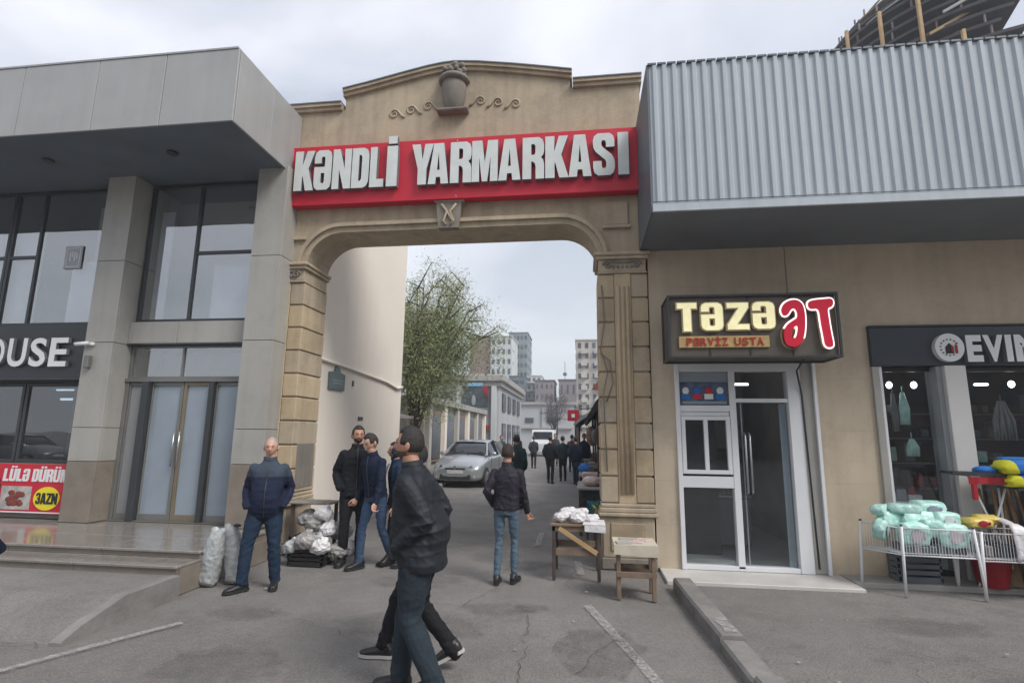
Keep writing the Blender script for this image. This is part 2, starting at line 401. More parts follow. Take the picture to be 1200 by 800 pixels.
MAT['plate_white'] = mat('number_plate', (.6, .6, .6), .4, bump=0)
MAT['chrome'] = mat('chrome', (.6, .6, .62), .12, metal=1, bump=0)
MAT['steel'] = mat('brushed_steel', (.42, .43, .44), .3, metal=.8, bump=.02)

# ---------------------------------------------------------------- letters
from mathutils.geometry import tessellate_polygon
# heavy condensed capitals: (outline, holes) in a unit box
HEAVY = {
 'K': [([(0,0),(.38,0),(.38,.33),(.42,.39),(.62,0),(1,0),(.68,.55),(.98,1),(.61,1),(.38,.62),(.38,1),(0,1)], [])],
 'N': [([(0,0),(.34,0),(.34,.50),(.66,0),(1,0),(1,1),(.66,1),(.66,.50),(.34,1),(0,1)], [])],
 'L': [([(0,0),(1,0),(1,.18),(.46,.18),(.46,1),(0,1)], [])],
 'I': [([(0,0),(1,0),(1,1),(0,1)], [])],
 'İ': [([(0,0),(1,0),(1,.80),(0,.80)], []), ([(.1,.86),(.9,.86),(.9,1),(.1,1)], [])],
 'Y': [([(.31,0),(.69,0),(.69,.38),(1,1),(.63,1),(.50,.62),(.37,1),(0,1),(.31,.38)], [])],
 'A': [([(0,0),(.34,0),(.375,.17),(.625,.17),(.66,0),(1,0),(.74,1),(.26,1)], [[(.41,.33),(.59,.33),(.50,.78)]])],
 'R': [([(0,0),(.38,0),(.38,.42),(.50,.42),(.60,.37),(.63,.28),(.63,0),(1,0),(1,.34),(.95,.45),(.84,.51),(.96,.58),(1,.68),(1,.83),(.93,.94),(.76,1),(0,1)], [[(.38,.57),(.56,.57),(.62,.62),(.62,.80),(.56,.85),(.38,.85)]])],
 'D': [([(0,0),(.68,0),(.88,.04),(.98,.14),(1,.24),(1,.76),(.98,.86),(.88,.96),(.68,1),(0,1)], [[(.38,.16),(.54,.16),(.61,.22),(.61,.78),(.54,.84),(.38,.84)]])],
 'M': [([(0,0),(.27,0),(.27,.60),(.41,0),(.59,0),(.73,.60),(.73,0),(1,0),(1,1),(.63,1),(.50,.46),(.37,1),(0,1)], [])],
 'S': [([(0,.33),(.37,.33),(.37,.21),(.42,.155),(.58,.155),(.63,.21),(.63,.31),(.58,.37),(.14,.56),(.03,.65),(0,.75),(0,.84),(.06,.94),(.22,1),(.78,1),(.94,.94),(1,.84),(1,.68),(.63,.68),(.63,.79),(.58,.845),(.42,.845),(.37,.79),(.37,.73),(.42,.67),(.86,.48),(.97,.38),(1,.27),(1,.17),(.94,.06),(.78,0),(.22,0),(.06,.06),(0,.17)], [])],
 'ə': [([(0,.17),(.06,.06),(.22,0),(.78,0),(.94,.06),(1,.17),(1,.83),(.94,.94),(.78,1),(.22,1),(.06,.94),(0,.83),(0,.68),(.37,.68),(.37,.80),(.42,.85),(.58,.85),(.63,.80),(.63,.57),(0,.57)], [[(.37,.43),(.63,.43),(.63,.20),(.58,.15),(.42,.15),(.37,.20)]])],
 'T': [([(.30,0),(.70,0),(.70,.80),(1,.80),(1,1),(0,1),(0,.80),(.30,.80)], [])],
 'Z': [([(0,0),(1,0),(1,.19),(.45,.19),(1,.82),(1,1),(0,1),(0,.81),(.55,.81),(0,.18)], [])],
 'U': [([(0,.20),(.06,.06),(.22,0),(.78,0),(.94,.06),(1,.20),(1,1),(.64,1),(.64,.22),(.58,.16),(.42,.16),(.36,.22),(.36,1),(0,1)], [])],
 'Ü': [([(0,.17),(.06,.05),(.22,0),(.78,0),(.94,.05),(1,.17),(1,.82),(.64,.82),(.64,.19),(.58,.14),(.42,.14),(.36,.19),(.36,.82),(0,.82)], []), ([(.10,.88),(.40,.88),(.40,1),(.10,1)], []), ([(.60,.88),(.90,.88),(.90,1),(.60,1)], [])],
 '3': [([(0,.30),(.37,.30),(.37,.20),(.42,.15),(.58,.15),(.63,.20),(.63,.38),(.55,.43),(.35,.43),(.35,.58),(.55,.58),(.63,.63),(.63,.80),(.58,.85),(.42,.85),(.37,.80),(.37,.72),(0,.72),(0,.83),(.06,.94),(.22,1),(.78,1),(.94,.94),(1,.83),(1,.62),(.90,.51),(1,.40),(1,.17),(.94,.06),(.78,0),(.22,0),(.06,.06),(0,.17)], [])],
 # brush style letters of the butcher sign
 'ə*': [([(.02,.22),(.08,.05),(.30,-.02),(.60,-.02),(.86,.14),(.98,.40),(1.02,.70),(.96,.92),(.74,1.02),(.42,1.02),(.12,.94),(-.03,.80),(.06,.66),(.26,.68),(.40,.80),(.56,.84),(.68,.76),(.68,.62),(.50,.57),(.22,.48),(.06,.36)], [[(.38,.16),(.48,.14),(.60,.24),(.68,.44),(.54,.44),(.40,.34),(.36,.24)]])],
 'T*': [([(.52,.06),(.62,.0),(.78,.0),(.86,.05),(.80,.30),(.76,.60),(.74,.80),(.92,.82),(1,.90),(.96,1),(.60,.985),(.20,.97),(.0,.93),(.0,.82),(.12,.78),(.42,.80),(.44,.50),(.50,.22)], [])],
}
def chaikin(p, n=2):
    for _ in range(n):
        q = []
        for i in range(len(p)):
            a, b = p[i], p[(i+1) % len(p)]
            q += [(a[0]*.75+b[0]*.25, a[1]*.75+b[1]*.25), (a[0]*.25+b[0]*.75, a[1]*.25+b[1]*.75)]
        p = q
    return p
for k_ in ('ə*', 'T*'): HEAVY[k_] = [(chaikin(o_), [chaikin(h_) for h_ in hs_]) for o_, hs_ in HEAVY[k_]]
def grow(poly, d, sx, sz):
    """push a closed outline outward by d metres (sx, sz: metres per unit)"""
    P_ = [Vector((x*sx, z*sz)) for x, z in poly]; n = len(P_)
    area = sum(P_[i].x*P_[(i+1) % n].y-P_[(i+1) % n].x*P_[i].y for i in range(n))
    s = 1 if area > 0 else -1; out = []
    for i in range(n):
        a = (P_[i]-P_[i-1]).normalized(); b = (P_[(i+1) % n]-P_[i]).normalized()
        na = Vector((a.y, -a.x))*s; nb = Vector((b.y, -b.x))*s
        m = na+nb; k = 1+na.dot(nb); m = m/max(k, .45)
        q = P_[i]+m*d; out.append((q.x/sx, q.y/sz))
    return out
def letter(ch, x0, x1, z0, z1, yf, depth, mats, parent, off=.045, slant=0.0, name='letter', round_=0, grow_by=0.0):
    """one raised character filling the box x0..x1, z0..z1 on a face that looks toward -Y; its front at yf"""
    mb = MB(); sx, sz = x1-x0, z1-z0
    for outline, holes in HEAVY[ch]:
        loops = [outline]+holes
        if grow_by: loops = [grow(outline, grow_by, sx, sz)]+[grow(h, -grow_by, sx, sz) for h in holes]
        flat = [p for l in loops for p in l]
        tri = tessellate_polygon([[Vector((x*sx, z*sz, 0)) for x, z in l] for l in loops])
        pt = lambda p, y: (x0+p[0]*sx+slant*p[1]*sz, y, z0+p[1]*sz)
        v = [pt(p, yf) for p in flat]+[pt(p, yf+depth) for p in flat]; n = len(flat)
        mb.add(v, [tuple(t) for t in tri], 0); mb.add(v, [tuple(i+n for i in t[::-1]) for t in tri], 1)
        b = 0; sides = []
        for l in loops:
            k = len(l); sides += [(b+i, b+(i+1) % k, b+(i+1) % k+n, b+i+n) for i in range(k)]; b += k
        mb.add(v, sides, 1)
    return mb.build(name, mats, parent)
def font_letter(ch, x0, x1, z0, z1, yf, depth, mats, parent, off=.02, name='letter'):
    c = bpy.data.curves.new('glyph', 'FONT'); c.body = ch; c.size = 1; c.extrude = .5; c.offset = off; c.resolution_u = 4
    o = bpy.data.objects.new('glyph', c); COL.objects.link(o)
    dg = bpy.context.evaluated_depsgraph_get(); me = o.evaluated_get(dg).to_mesh()
    v = [tuple(x.co) for x in me.vertices]; f = [tuple(p.vertices) for p in me.polygons]
    o.evaluated_get(dg).to_mesh_clear(); bpy.data.objects.remove(o); bpy.data.curves.remove(c)
    ax = min(p[0] for p in v); bx = max(p[0] for p in v); az = min(p[1] for p in v); bz = max(p[1] for p in v)
    vv = [(x0+(p[0]-ax)/(bx-ax)*(x1-x0), yf+(.5-p[2])*depth, z0+(p[1]-az)/(bz-az)*(z1-z0)) for p in v]
    mb = MB()
    for q in f:
        n = (Vector(vv[q[1]])-Vector(vv[q[0]])).cross(Vector(vv[q[2]])-Vector(vv[q[0]]))
        mb.f.append(list(q)); mb.mi.append(0 if n.length < 1e-12 or abs(n.normalized().y) > .9 else 1); mb.sm.append(False)
    mb.v = vv
    return mb.build(name, mats, parent)
# ================================================================ GROUND
def ground():
    # one fine sheet near, reaching far
    xs = [-400, -120, -40, -16]+[-12+i*.5 for i in range(41)]+[12, 16, 40, 120, 400]
    ys = [-400, -120, -40, -12]+[-4+i*.5 for i in range(37)]+[16, 20, 30, 60, 120, 250, 600]
    v = []
    for y in ys:
        for x in xs:
            z = .018*noise.noise(Vector((x*.35, y*.35, 0))) if (abs(x) < 10 and 0 < y < 14) else 0
            z -= .012 if (abs(x) < 10 and 0 < y < 14) else .005
            v.append((x, y, z))
    n = len(xs)
    f = [(j*n+i, j*n+i+1, (j+1)*n+i+1, (j+1)*n+i) for j in range(len(ys)-1) for i in range(n-1)]
    mb = MB().add(v, f, 0, True)
    o = mb.build('ground', MAT['asphalt']); tag(o, 'worn grey brown asphalt lane and forecourt', kind='structure')
ground()

def ribbon(pts, w, z=.006, seed=0, jag=.3, step=.12):
    """flat strip following pts on the ground with ragged edges"""
    rnd = random.Random(seed); P = [Vector((*p[:2], 0)) for p in pts]; out = []
    for a, b in zip(P, P[1:]):
        n = max(1, int((b-a).length/step))
        for i in range(n): out.append(a.lerp(b, i/n))
    out.append(P[-1])
    v = []
    for i, p in enumerate(out):
        d = (out[min(i+1, len(out)-1)]-out[max(i-1, 0)]).normalized(); s = Vector((-d.y, d.x, 0))
        w1 = w*.5*(1+rnd.uniform(-jag, jag)); w2 = w*.5*(1+rnd.uniform(-jag, jag))
        v += [(*(p+s*w1)[:2], z), (*(p-s*w2)[:2], z)]
    f = [(2*i, 2*i+1, 2*i+3, 2*i+2) for i in range(len(out)-1)]
    return MB().add(v, f)

for pts, w, sd_, lab in [([(-4.2, 3.2), (-3.58, 4.47), (-3.50, 4.62)], .075, 1, 'left worn white parking line'),
                    ([(.02, 5.70), (.14, 5.3), (.48, 4.09), (.75, 3.1)], .085, 2, 'right worn white line beside the kerb'),
                    ([(-.10, 7.6), (-.05, 6.9)], .09, 3, 'faint white line by trestle table'), ([(-.71, 8.5), (-.72, 9.6)], .10, 4, 'faint white line in lane')]:
    o = ribbon(pts, w, .008, sd_, .05).build('road_marking', MAT['paint_line']); tag(o, lab, kind='structure')

# cracks and patches in the asphalt
MAT['crack'] = mat('dark_crack_sealant', (.035, .033, .031), .95, bump=0)  # dark sealant colour for cracks
MAT['patch'] = mat('darker_asphalt_patch', (.095, .09, .085), .9, scale=5, bump=.5, bscale=80, var=.25)
MAT['stain'] = worn_paint('damp_stain', (.09, .084, .08), wear=.52, scale=7, amax=.34, soft=.22)
cr = MB()
rnd = random.Random(5)
def crack(a, b, n, w):
    a, b = Vector(a), Vector(b); pts = []
    for i in range(n+1):
        p = a.lerp(b, i/n); q = (b-a).normalized(); s = Vector((-q.y, q.x)); pts.append(p+s*rnd.uniform(-.035, .035)*(b-a).length**.5)
    r = ribbon([(p.x, p.y) for p in pts], w, .0075, rnd.randrange(999), .7, .05); cr.add(r.v, r.f)
crack((-.55, 5.35), (-.45, 4.0), 14, .006); crack((-.45, 4.0), (-.75, 2.9), 12, .006)
crack((-.2, 6.3), (-.05, 7.6), 9, .006); crack((-1.9, 5.6), (-1.2, 5.5), 9, .009)
crack((-1.2, 5.5), (-.95, 6.2), 8, .008); crack((2.2, 5.1), (3.9, 4.2), 16, .008)
crack((-4.2, 4.0), (-6.2, 4.02), 18, .010)
crack((-2.6, 4.9), (-1.4, 4.3), 12, .006); crack((-1.4, 4.3), (-1.2, 3.3), 10, .005); crack((2.4, 4.6), (1.8, 3.2), 12, .005); crack((.3, 5.0), (-.1, 4.1), 9, .005); crack((-2.2, 7.6), (-1.0, 8.6), 12, .008); crack((.2, 4.4), (-.5, 4.9), 8, .004)
tag(cr.build('asphalt_cracks', worn_paint('hairline_crack', (.05, .047, .045), wear=.42, scale=20, amax=.7, soft=.1)), kind='stuff')
def blob(cx, cy, rx, ry, z, seed, n=22, jag=.25):
    rn = random.Random(seed)
    v = [(cx+rx*math.cos(2*PI*i/n)*(1+rn.uniform(-jag, jag)), cy+ry*math.sin(2*PI*i/n)*(1+rn.uniform(-jag, jag)), z) for i in range(n)]
    return MB().add(v, [list(range(n))])
for i, (cx, cy, rx, ry) in enumerate([(-.85, 5.45, .34, .20), (-.5, 5.55, .16, .12), (-3.1, 5.0, .35, .18), (2.25, 4.75, .08, .05), (2.9, 4.9, .12, .04), (2.55, 4.2, .14, .06), (1.7, 4.95, .07, .03), (1.25, 3.95, .1, .06), (-1.5, 4.9, .7, .3), (.1, 4.6, .35, .5), (3.3, 4.3, .6, .25), (-2.6, 3.9, .5, .3), (-.9, 7.6, .6, .5), (-1.9, 6.3, .5, .35), (.45, 3.5, .25, .3), (-2.0, 9.0, .7, .8), (3.0, 5.6, .5, .2)]):
    tag(blob(cx, cy, rx, ry, .0092+.0003*i, i+20).build('asphalt_patch', MAT['stain']), 'dark patch in the asphalt', kind='structure')

# litter scraps on the lane
lt = MB(); rnd = random.Random(77)
for i in range(90):
    x, y = rnd.uniform(-4, 4), rnd.uniform(2.6, 12); s = rnd.uniform(.005, .02)
    if x < -4.0 or (x > .2 and y > 6.6): continue
    a = rnd.uniform(0, PI); c_, s_ = math.cos(a)*s, math.sin(a)*s
    lt.add([(x-c_, y-s_, .010), (x+s_, y-c_, .012), (x+c_, y+s_, .014), (x-s_, y+c_, .010)], [(0, 1, 2, 3)])
tag(lt.build('litter', MAT['concrete_lt']), kind='stuff')

# ================================================================ LEFT FORECOURT AND STEPS
def left_forecourt():
    xs = [-14, -11, -9, -7, -5.5, -4.6, -4.17]; mb = MB()
    # rows: toe, slope top, steps
    v = []
    for i, x in enumerate(xs):
        toe = 4.06
        v += [(x, toe-.03, -.03), (x, toe+.14, .07), (x, 4.62, .19), (x, 5.0, .2), (x, 5.34, .2)]
    f = [(5*i+j, 5*(i+1)+j, 5*(i+1)+j+1, 5*i+j+1) for i in range(len(xs)-1) for j in range(4)]
    mb.add(v, f, 0)
    tag(mb.build('forecourt', MAT['asphalt']), 'raised asphalt apron in front of the steps', kind='structure')
    # retaining edge with its own thickness
    e = MB().prism([(4.03, -.03), (4.03, .010), (4.20, .085), (4.62, .205), (5.28, .212), (5.28, -.03)], -4.172, -4.07, axis='X')
    tag(e.build('apron_edge', MAT['concrete']), 'concrete edge of the sloping apron', kind='structure')
left_forecourt()
steps = thing('stone_steps', 'polished brown stone steps running along the glass shopfronts', 'steps', (-8, 5.3, 0))
def slabs(parent, name, x0, x1, w, y0, y1, z0, z1, m, c=.006, gap=.004):
    x = x1; i = 0
    while x > x0+.05:
        a = max(x0, x-w); MB().box(a+gap/2, x-gap/2, y0, y1, z0, z1, c).build(name, m, parent); x = a; i += 1
slabs(steps, 'tread', -12.4, -4.13, 1.2, 5.285, 5.70, .262, .292, MAT['marble'])
slabs(steps, 'riser', -12.4, -4.14, 1.2, 5.315, 5.335, .15, .262, MAT['clad_brown'], .002)
slabs(steps, 'tread', -12.4, -4.13, 1.2, 5.615, 6.25, .345, .375, MAT['marble'])
slabs(steps, 'riser', -12.4, -4.14, 1.2, 5.645, 5.665, .293, .345, MAT['clad_brown'], .002)
slabs(steps, 'paving_slab', -12.4, -4.13, .8, 6.254, 6.95, .347, .375, MAT['marble'], .003)
MB().box(-12.4, -4.15, 5.67, 6.95, .0, .343).build('base', MAT['clad_brown'], steps)
MB().box(-4.148, -4.13, 5.336, 6.95, .0, .26).build('side_slab', MAT['clad_brown'], steps)

# ================================================================ RIGHT KERB, THRESHOLD
kerb = thing('kerb', 'raised concrete kerb stones between lane and right forecourt', 'kerb', (1.1, 5, 0))
def kseg(name, a, b, w, h, m, drop=0):
    a = Vector((*a, 0)); b = Vector((*b, 0)); d = (b-a).normalized(); s = Vector((d.y, -d.x, 0))
    t = MB(); prof = [(0, -.02), (0, h-.02), (.02, h), (w-.02, h), (w, h-.02), (w, -.02)]
    n = len(prof); vv = []
    for p, hh in ((a, 1), (b, 1-drop)):
        for q, z in prof: vv.append(p+s*(-q)+Vector((0, 0, z*hh if z > 0 else z)))
    f = [list(range(n)), list(range(2*n-1, n-1, -1))]+[(i, i+n, (i+1) % n+n, (i+1) % n) for i in range(n)]
    t.add(vv, f); return t.build(name, m, kerb)
pk = [(.96, 6.46), (1.00, 5.55), (1.045, 4.72), (1.08, 4.0), (1.14, 3.1), (1.2, 2.2)]
for i in range(5):
    a, b = Vector(pk[i]), Vector(pk[i+1]); d = (b-a).normalized()*.006
    kseg('kerb_stone', tuple(a+d), tuple(b-d), .2, .125 if i != 2 else .09, MAT['concrete'], .05)
ribbon([(1.145, 5.15), (1.15, 4.80)], .10, .128, 9, .3, .08).build('paint_patch', MAT['paint_line'], kerb)
tag(MB().box(.93, 3.05, 6.70, 7.42, -.02, .03, .006).build('threshold_slab', MAT['slab_white']), 'white stone threshold slab under butcher door', kind='structure')
tag(MB().box(3.055, 7.5, 6.92, 7.42, -.02, .05, .006).build('pavement', MAT['concrete_lt']), 'pale concrete pavement under wire racks', kind='structure')

# ================================================================ STONE GATEWAY
gate = thing('stone_gateway', 'tan stone gateway arch with fluted columns over the lane', 'archway', (-1.94, 7.3, 0))
XL, XR, AL, AR = -4.75, .87, -4.12, .24
Y0, Y1 = 7.3, 7.97
ZS, ZT, RC = 4.08, 4.64, .54
def opening(off=0.0, n=9):
    """outline of the opening from left spring to right spring, grown outward by off"""
    p = [(AL-off, ZS)]
    for i in range(n+1):
        a = PI - (PI/2)*i/n; p.append((AL+RC+(RC+off)*math.cos(a), ZS+(ZT-ZS+off)*math.sin(a)))
    for i in range(n+1):
        a = PI/2 - (PI/2)*i/n; p.append((AR-RC+(RC+off)*math.cos(a), ZS+(ZT-ZS+off)*math.sin(a)))
    p.append((AR+off, ZS)); return p
arcp = [(-3.67, 6.90), (-3.3, 6.975), (-2.95, 7.05), (-2.62, 7.12), (-2.34, 7.175), (-2.1, 7.21), (-1.91, 7.22), (-1.54, 7.185), (-1.0, 7.10), (-.49, 7.005), (-.14, 6.93)]
# a clean single shell instead of touching strips: one polygon outline extruded
def gate_shell():
    pts = [(XL, 0), (AL, 0)] + opening() + [(AR, 0), (XR, 0), (XR, 6.78), (-.14, 6.78)] + [p for p in reversed(arcp)] + [(-3.67, 6.68), (XL, 6.68)]
    q = []
    for p in pts:
        if not q or (abs(p[0]-q[-1][0])+abs(p[1]-q[-1][1])) > 1e-5: q.append(p)
    from mathutils.geometry import tessellate_polygon
    tri = tessellate_polygon([[Vector((x, z, 0)) for x, z in q]])
    n = len(q); v = [(x, Y0, z) for x, z in q]+[(x, Y1, z) for x, z in q]
    f = [tuple(t) for t in tri]+[tuple(i+n for i in t[::-1]) for t in tri]+[(i, i+n, (i+1) % n+n, (i+1) % n) for i in range(n)]
    return MB().add(v, f)
gate_shell().build('wall_body', MAT['stone'], gate)
# columns: quoin blocks, fluted strip, plinth, capital
def column(xa, xb, left):
    w = xb-xa
    zb, zt = .80, 3.86
    n = 9; h = (zt-zb)/n
    inner_x = xb if left else xa
    for i in range(n):
        z0 = zb+i*h+.012; z1 = zb+(i+1)*h-.012
        # outer strip
        MB().box(xa-.012 if left else xa-.022, xa+.20, Y0-.028, Y0+.02 if left else Y1+.0, z0, z1, .008).build('quoin_block', MAT['stone_yellow' if i % 3 else 'stone'], gate)
        MB().box(xb-.20, xb+.022, Y0-.028, Y1 if left else Y0+.3, z0, z1, .008).build('quoin_block', MAT['stone_yellow' if (i+1) % 3 else 'stone'], gate)
    # dark joints sit as the recessed wall behind; fluted pilaster strip
    t = MB().box(xa+.205, xb-.205, Y0-.035, Y0+.02, zb, zt, .004)
    t.build('pilaster_strip', MAT['stone_yellow'], gate)
    fx0, fx1 = xa+.22, xb-.22
    for k in range(3):
        c = fx0+(k+.5)*(fx1-fx0)/3
        MB().tube([(c, Y0-.036, zb+.12), (c, Y0-.036, zt-.18)], .026, 8, smooth=True).build('flute_rib', MAT['stone_yellow'], gate)
    # plinth mouldings
    for zz, e, hh in ((.64, .060, .05), (.69, .045, .06), (.75, .03, .05)):
        MB().box(xa-e, xb+e, Y0-.03-e, Y1-.01 if left else Y0+.25, zz, zz+hh-.001, .012).build('plinth_moulding', MAT['stone'], gate)
    MB().box(xa-.03, xb+.03, Y0-.07, Y1+.001, 0, .14, .012).build('pedestal_base', MAT['stone_grey'], gate)
    MB().box(xa-.012, xb+.012, Y0-.045, Y1+.002, .14, .638, .012).build('pedestal', MAT['stone'], gate)
    MB().box(xa+.09, xb-.09, Y0-.060, Y0-.04, .22, .56, .008).build('pedestal_panel', MAT['stone_yellow'], gate)
    # capital
    MB().box(xa-.02, xb+.02, Y0-.05, Y1+.005, 3.865, 3.895, .008).build('capital_neck', MAT['stone'], gate)
    MB().box(xa-.005, xb+.005, Y0-.045, Y1+.002, 3.896, 4.06, .006).build('capital_block', MAT['stone'], gate)
    MB().box(xa-.045, xb+.045, Y0-.085, Y1+.02, 4.062, 4.11, .012).build('capital_slab', MAT['stone'], gate)
    MB().box(xa-.07, xb+.07, Y0-.11, Y1+.03, 4.112, 4.165, .015).build('capital_slab', MAT['stone'], gate)
    cx = (xa+xb)/2
    for s in (-1, 1):
        pts = []
        for i in range(22):
            a = i*.42; r = .062*(1-i/26); pts.append((cx+s*(.20 - 0)+s*r*math.cos(a), Y0-.062, 3.985+r*math.sin(a)))
        MB().tube(pts, .013, 6).build('volute', MAT['stone_grey'], gate)
    MB().tube([(cx-.17, Y0-.06, 4.04), (cx-.08, Y0-.06, 4.025), (cx+.08, Y0-.06, 4.025), (cx+.17, Y0-.06, 4.04)], .016, 6).build('volute_band', MAT['stone_grey'], gate)
    g = MB()
    for i in range(5):
        g.ell((cx-.12+i*.06, Y0-.055, 3.96), .020, .018, .030, 8, 6)
    g.build('egg_moulding', MAT['stone_grey'], gate)
column(XL, AL, True); column(AR, XR, False)
MB().box(AL-.0, AL+.028, Y0+.10, Y1-.06, .86, 1.50, .006).build('patch_panel', MAT['stone_grey'], gate)
# archivolt mouldings round the opening
def archivolt(o0, o1, y, m, name):
    a = opening(o0); b = opening(o1); n = len(a)
    v = [(x, Y0+.0, z) for x, z in a]+[(x, Y0+.0, z) for x, z in b]+[(x, y, z) for x, z in a]+[(x, y, z) for x, z in b]
    f = []
    for i in range(n-1):
        f += [(2*n+i, 2*n+i+1, 3*n+i+1, 3*n+i), (i, i+1, 2*n+i+1, 2*n+i), (n+i, 3*n+i, 3*n+i+1, n+i+1)]
    return MB().add(v, f).build(name, m, gate)
archivolt(-.012, .07, Y0-.03, MAT['stone'], 'archivolt')
archivolt(.07, .125, Y0-.075, MAT['stone'], 'archivolt_rim')
# keystone with carved leaf
MB().prism([(-2.06, 4.60), (-1.76, 4.60), (-1.72, 5.0), (-2.10, 5.0)], Y0-.12, Y0-.002).build('keystone', MAT['stone_grey'], gate)
k = MB()
for s in (-1, 1):
    k.tube([(-1.91+s*.11, Y0-.125, 4.96), (-1.91+s*.02, Y0-.14, 4.84), (-1.91+s*.08, Y0-.13, 4.70), (-1.91+s*.03, Y0-.13, 4.64)], .02, 6)
k.tube([(-1.99, Y0-.135, 4.93), (-1.91, Y0-.14, 4.8), (-1.84, Y0-.135, 4.68)], .016, 6)
k.build('keystone_carving', MAT['stone'], gate)
MB().box(-2.13, -1.69, Y0-.135, Y0-.001, 5.0, 5.018, .004).build('keystone_cap', MAT['stone'], gate)
MB().box(.33, .66, Y0-.03, Y0+.01, 4.58, 4.93, .01).build('raised_block', MAT['stone'], gate)
MB().box(.30, .69, Y0-.05, Y0+.01, 4.53, 4.577, .008).build('block_sill', MAT['stone'], gate)
MB().box(-4.50, -4.15, Y0-.05, Y0+.01, 4.53, 4.577, .008).build('block_sill', MAT['stone'], gate)
# cornices
def cornice(pts, closed=False):
    for (h0, h1, e) in ((-.02, .035, .05), (.036, .085, .085), (.086, .105, .10)):
        v = []; n = len(pts)
        for x, z in pts: v += [(x, Y0-e, z+h0), (x, Y0-e, z+h1), (x, Y1+e, z+h1), (x, Y1+e, z+h0)]
        f = []
        for i in range(n-1):
            for j in range(4): f.append((4*i+j, 4*i+(j+1) % 4, 4*i+4+(j+1) % 4, 4*i+4+j))
        f += [(0, 1, 2, 3), (4*n-4, 4*n-3, 4*n-2, 4*n-1)]
        MB().add(v, f).build('cornice', MAT['coping'] if h0 > .08 else MAT['stone'], gate)
cornice([(-4.78, 6.68), (-3.71, 6.68)]); cornice([(-.10, 6.78), (.90, 6.78)])
cornice([(x-.03 if i == 0 else (x+.03 if i == 10 else x), z) for i, (x, z) in enumerate(arcp)])
# urn in relief at the top
u = thing_part = None
uc = (-1.91, Y0-.03)
MB().lathe([(.02, 0), (.10, .0), (.12, .03), (.155, .12), (.18, .25), (.19, .36), (.185, .44), (.17, .47)], uc[0], uc[1], 20, z0=6.50).build('urn_bowl', MAT['stone_grey'], gate)
MB().lathe([(.10, 0), (.23, .0), (.245, .03), (.23, .065), (.10, .07)], uc[0], uc[1], 20, z0=6.965).build('urn_rim', MAT['stone_grey'], gate)
MB().box(uc[0]-.24, uc[0]+.24, Y0-.16, Y0-.002, 6.455, 6.50, .012).build('urn_foot', MAT['stone_grey'], gate)
fl = MB()
rnd = random.Random(3)
for i in range(26):
    a = rnd.uniform(0, 2*PI); r = rnd.uniform(0, .17)
    fl.ell((uc[0]+r*math.cos(a), uc[1]+r*math.sin(a)*.7-.02, 7.10+rnd.uniform(-.05, .20)*(1-r*2.5)), .05, .05, .05, 8, 6)
fl.build('urn_fruit', MAT['stone_grey'], gate)
for s in (-1, 1):
    path = []
    for kx in range(3):
        ox = .26+kx*.27; oz = 6.66-kx*.045 - (.03 if s < 0 else 0)
        path += [(ox-.02, oz-.07), (ox+.03, oz-.035), (ox+.07, oz+.02)]
        for i in range(15):
            a = R(125)-i*R(34); r = .078*(1-i/19); path.append((ox+.15+r*math.cos(a), oz+r*math.sin(a)))
        q = [(uc[0]+s*x, Y0-.010, z) for x, z in path]
        MB().tube(q, [.018 if i < 4 else .016-.0005*i for i in range(len(q))], 6).build('scroll_ornament', MAT['stone'], gate); path = []
# old cables hanging on the right column
cb = MB()
cb.tube([(.27, Y0-.04, 3.7), (.30, Y0-.05, 3.2), (.24, Y0-.06, 2.8), (.33, Y0-.05, 2.5), (.27, Y0-.06, 2.2), (.30, Y0-.05, 1.2)], .008, 5)
cb.tube([(.24, Y0-.05, 2.75), (.36, Y0-.06, 2.65), (.40, Y0-.06, 2.35), (.31, Y0-.06, 2.1)], .010, 5)
tag(cb.build('cable', MAT['frame_grey'], base=(.3, 7.26, 1.2)), 'loose grey cable hanging on the right gate column', 'cable')

# ---------------------------------------------------------------- red sign over the gate
sg = thing('gateway_sign', 'long red sign board with raised white letters across the gateway', 'sign', (-1.8, 7.28, 5.02))
MB().box(-4.46, .865, 7.13, 7.29, 5.02, 5.975, .006).build('board', MAT['red_sign'], sg)
LM = [MAT['letter_white'], MAT['letter_side']]
def px1(u): return -4.28+(u-70)*1.615/320*1.0
row1 = [('K', 70, 130), ('ə', 132, 184), ('N', 190, 245), ('D', 250, 300), ('L', 306, 346), ('İ', 352, 392)]
for ch, a, b in row1:
    z1 = 5.82 if ch != 'İ' else 5.98
    xa, xb = px1(a), px1(b)
    if ch == 'İ': xa, xb = px1(357), px1(387)
    letter(ch, xa, xb, 5.225, z1+.03, 7.045, .082, LM, sg, grow_by=.006)
row2 = [('Y', 420, 486), ('A', 474, 536), ('R', 544, 608), ('M', 612, 690), ('A', 695, 760), ('R', 769, 832), ('K', 838, 905), ('A', 908, 973), ('S', 981, 1042), ('I', 1054, 1083)]
for ch, a, b in row2:
    xa = -2.45+(a-420)*.004695; xb = -2.45+(b-420)*.004695
    letter(ch, xa, xb, 5.225, 5.85, 7.045, .082, LM, sg, grow_by=.006)
for x in (-4.40, -1.8, .8):
    for z in (5.06, 5.93): MB().ell((x, 7.128, z), .012, .006, .012, 8, 6).build('bolt', MAT['steel'], sg)
# ================================================================ LEFT GLASS BUILDING
lb = thing('shop_building', 'grey panel clad glass fronted shop building with deep overhanging canopy', 'building', (-6, 7.3, 0))
P = lambda *a, m, name, c=.004: MB().box(*a, c).build(name, m, lb)
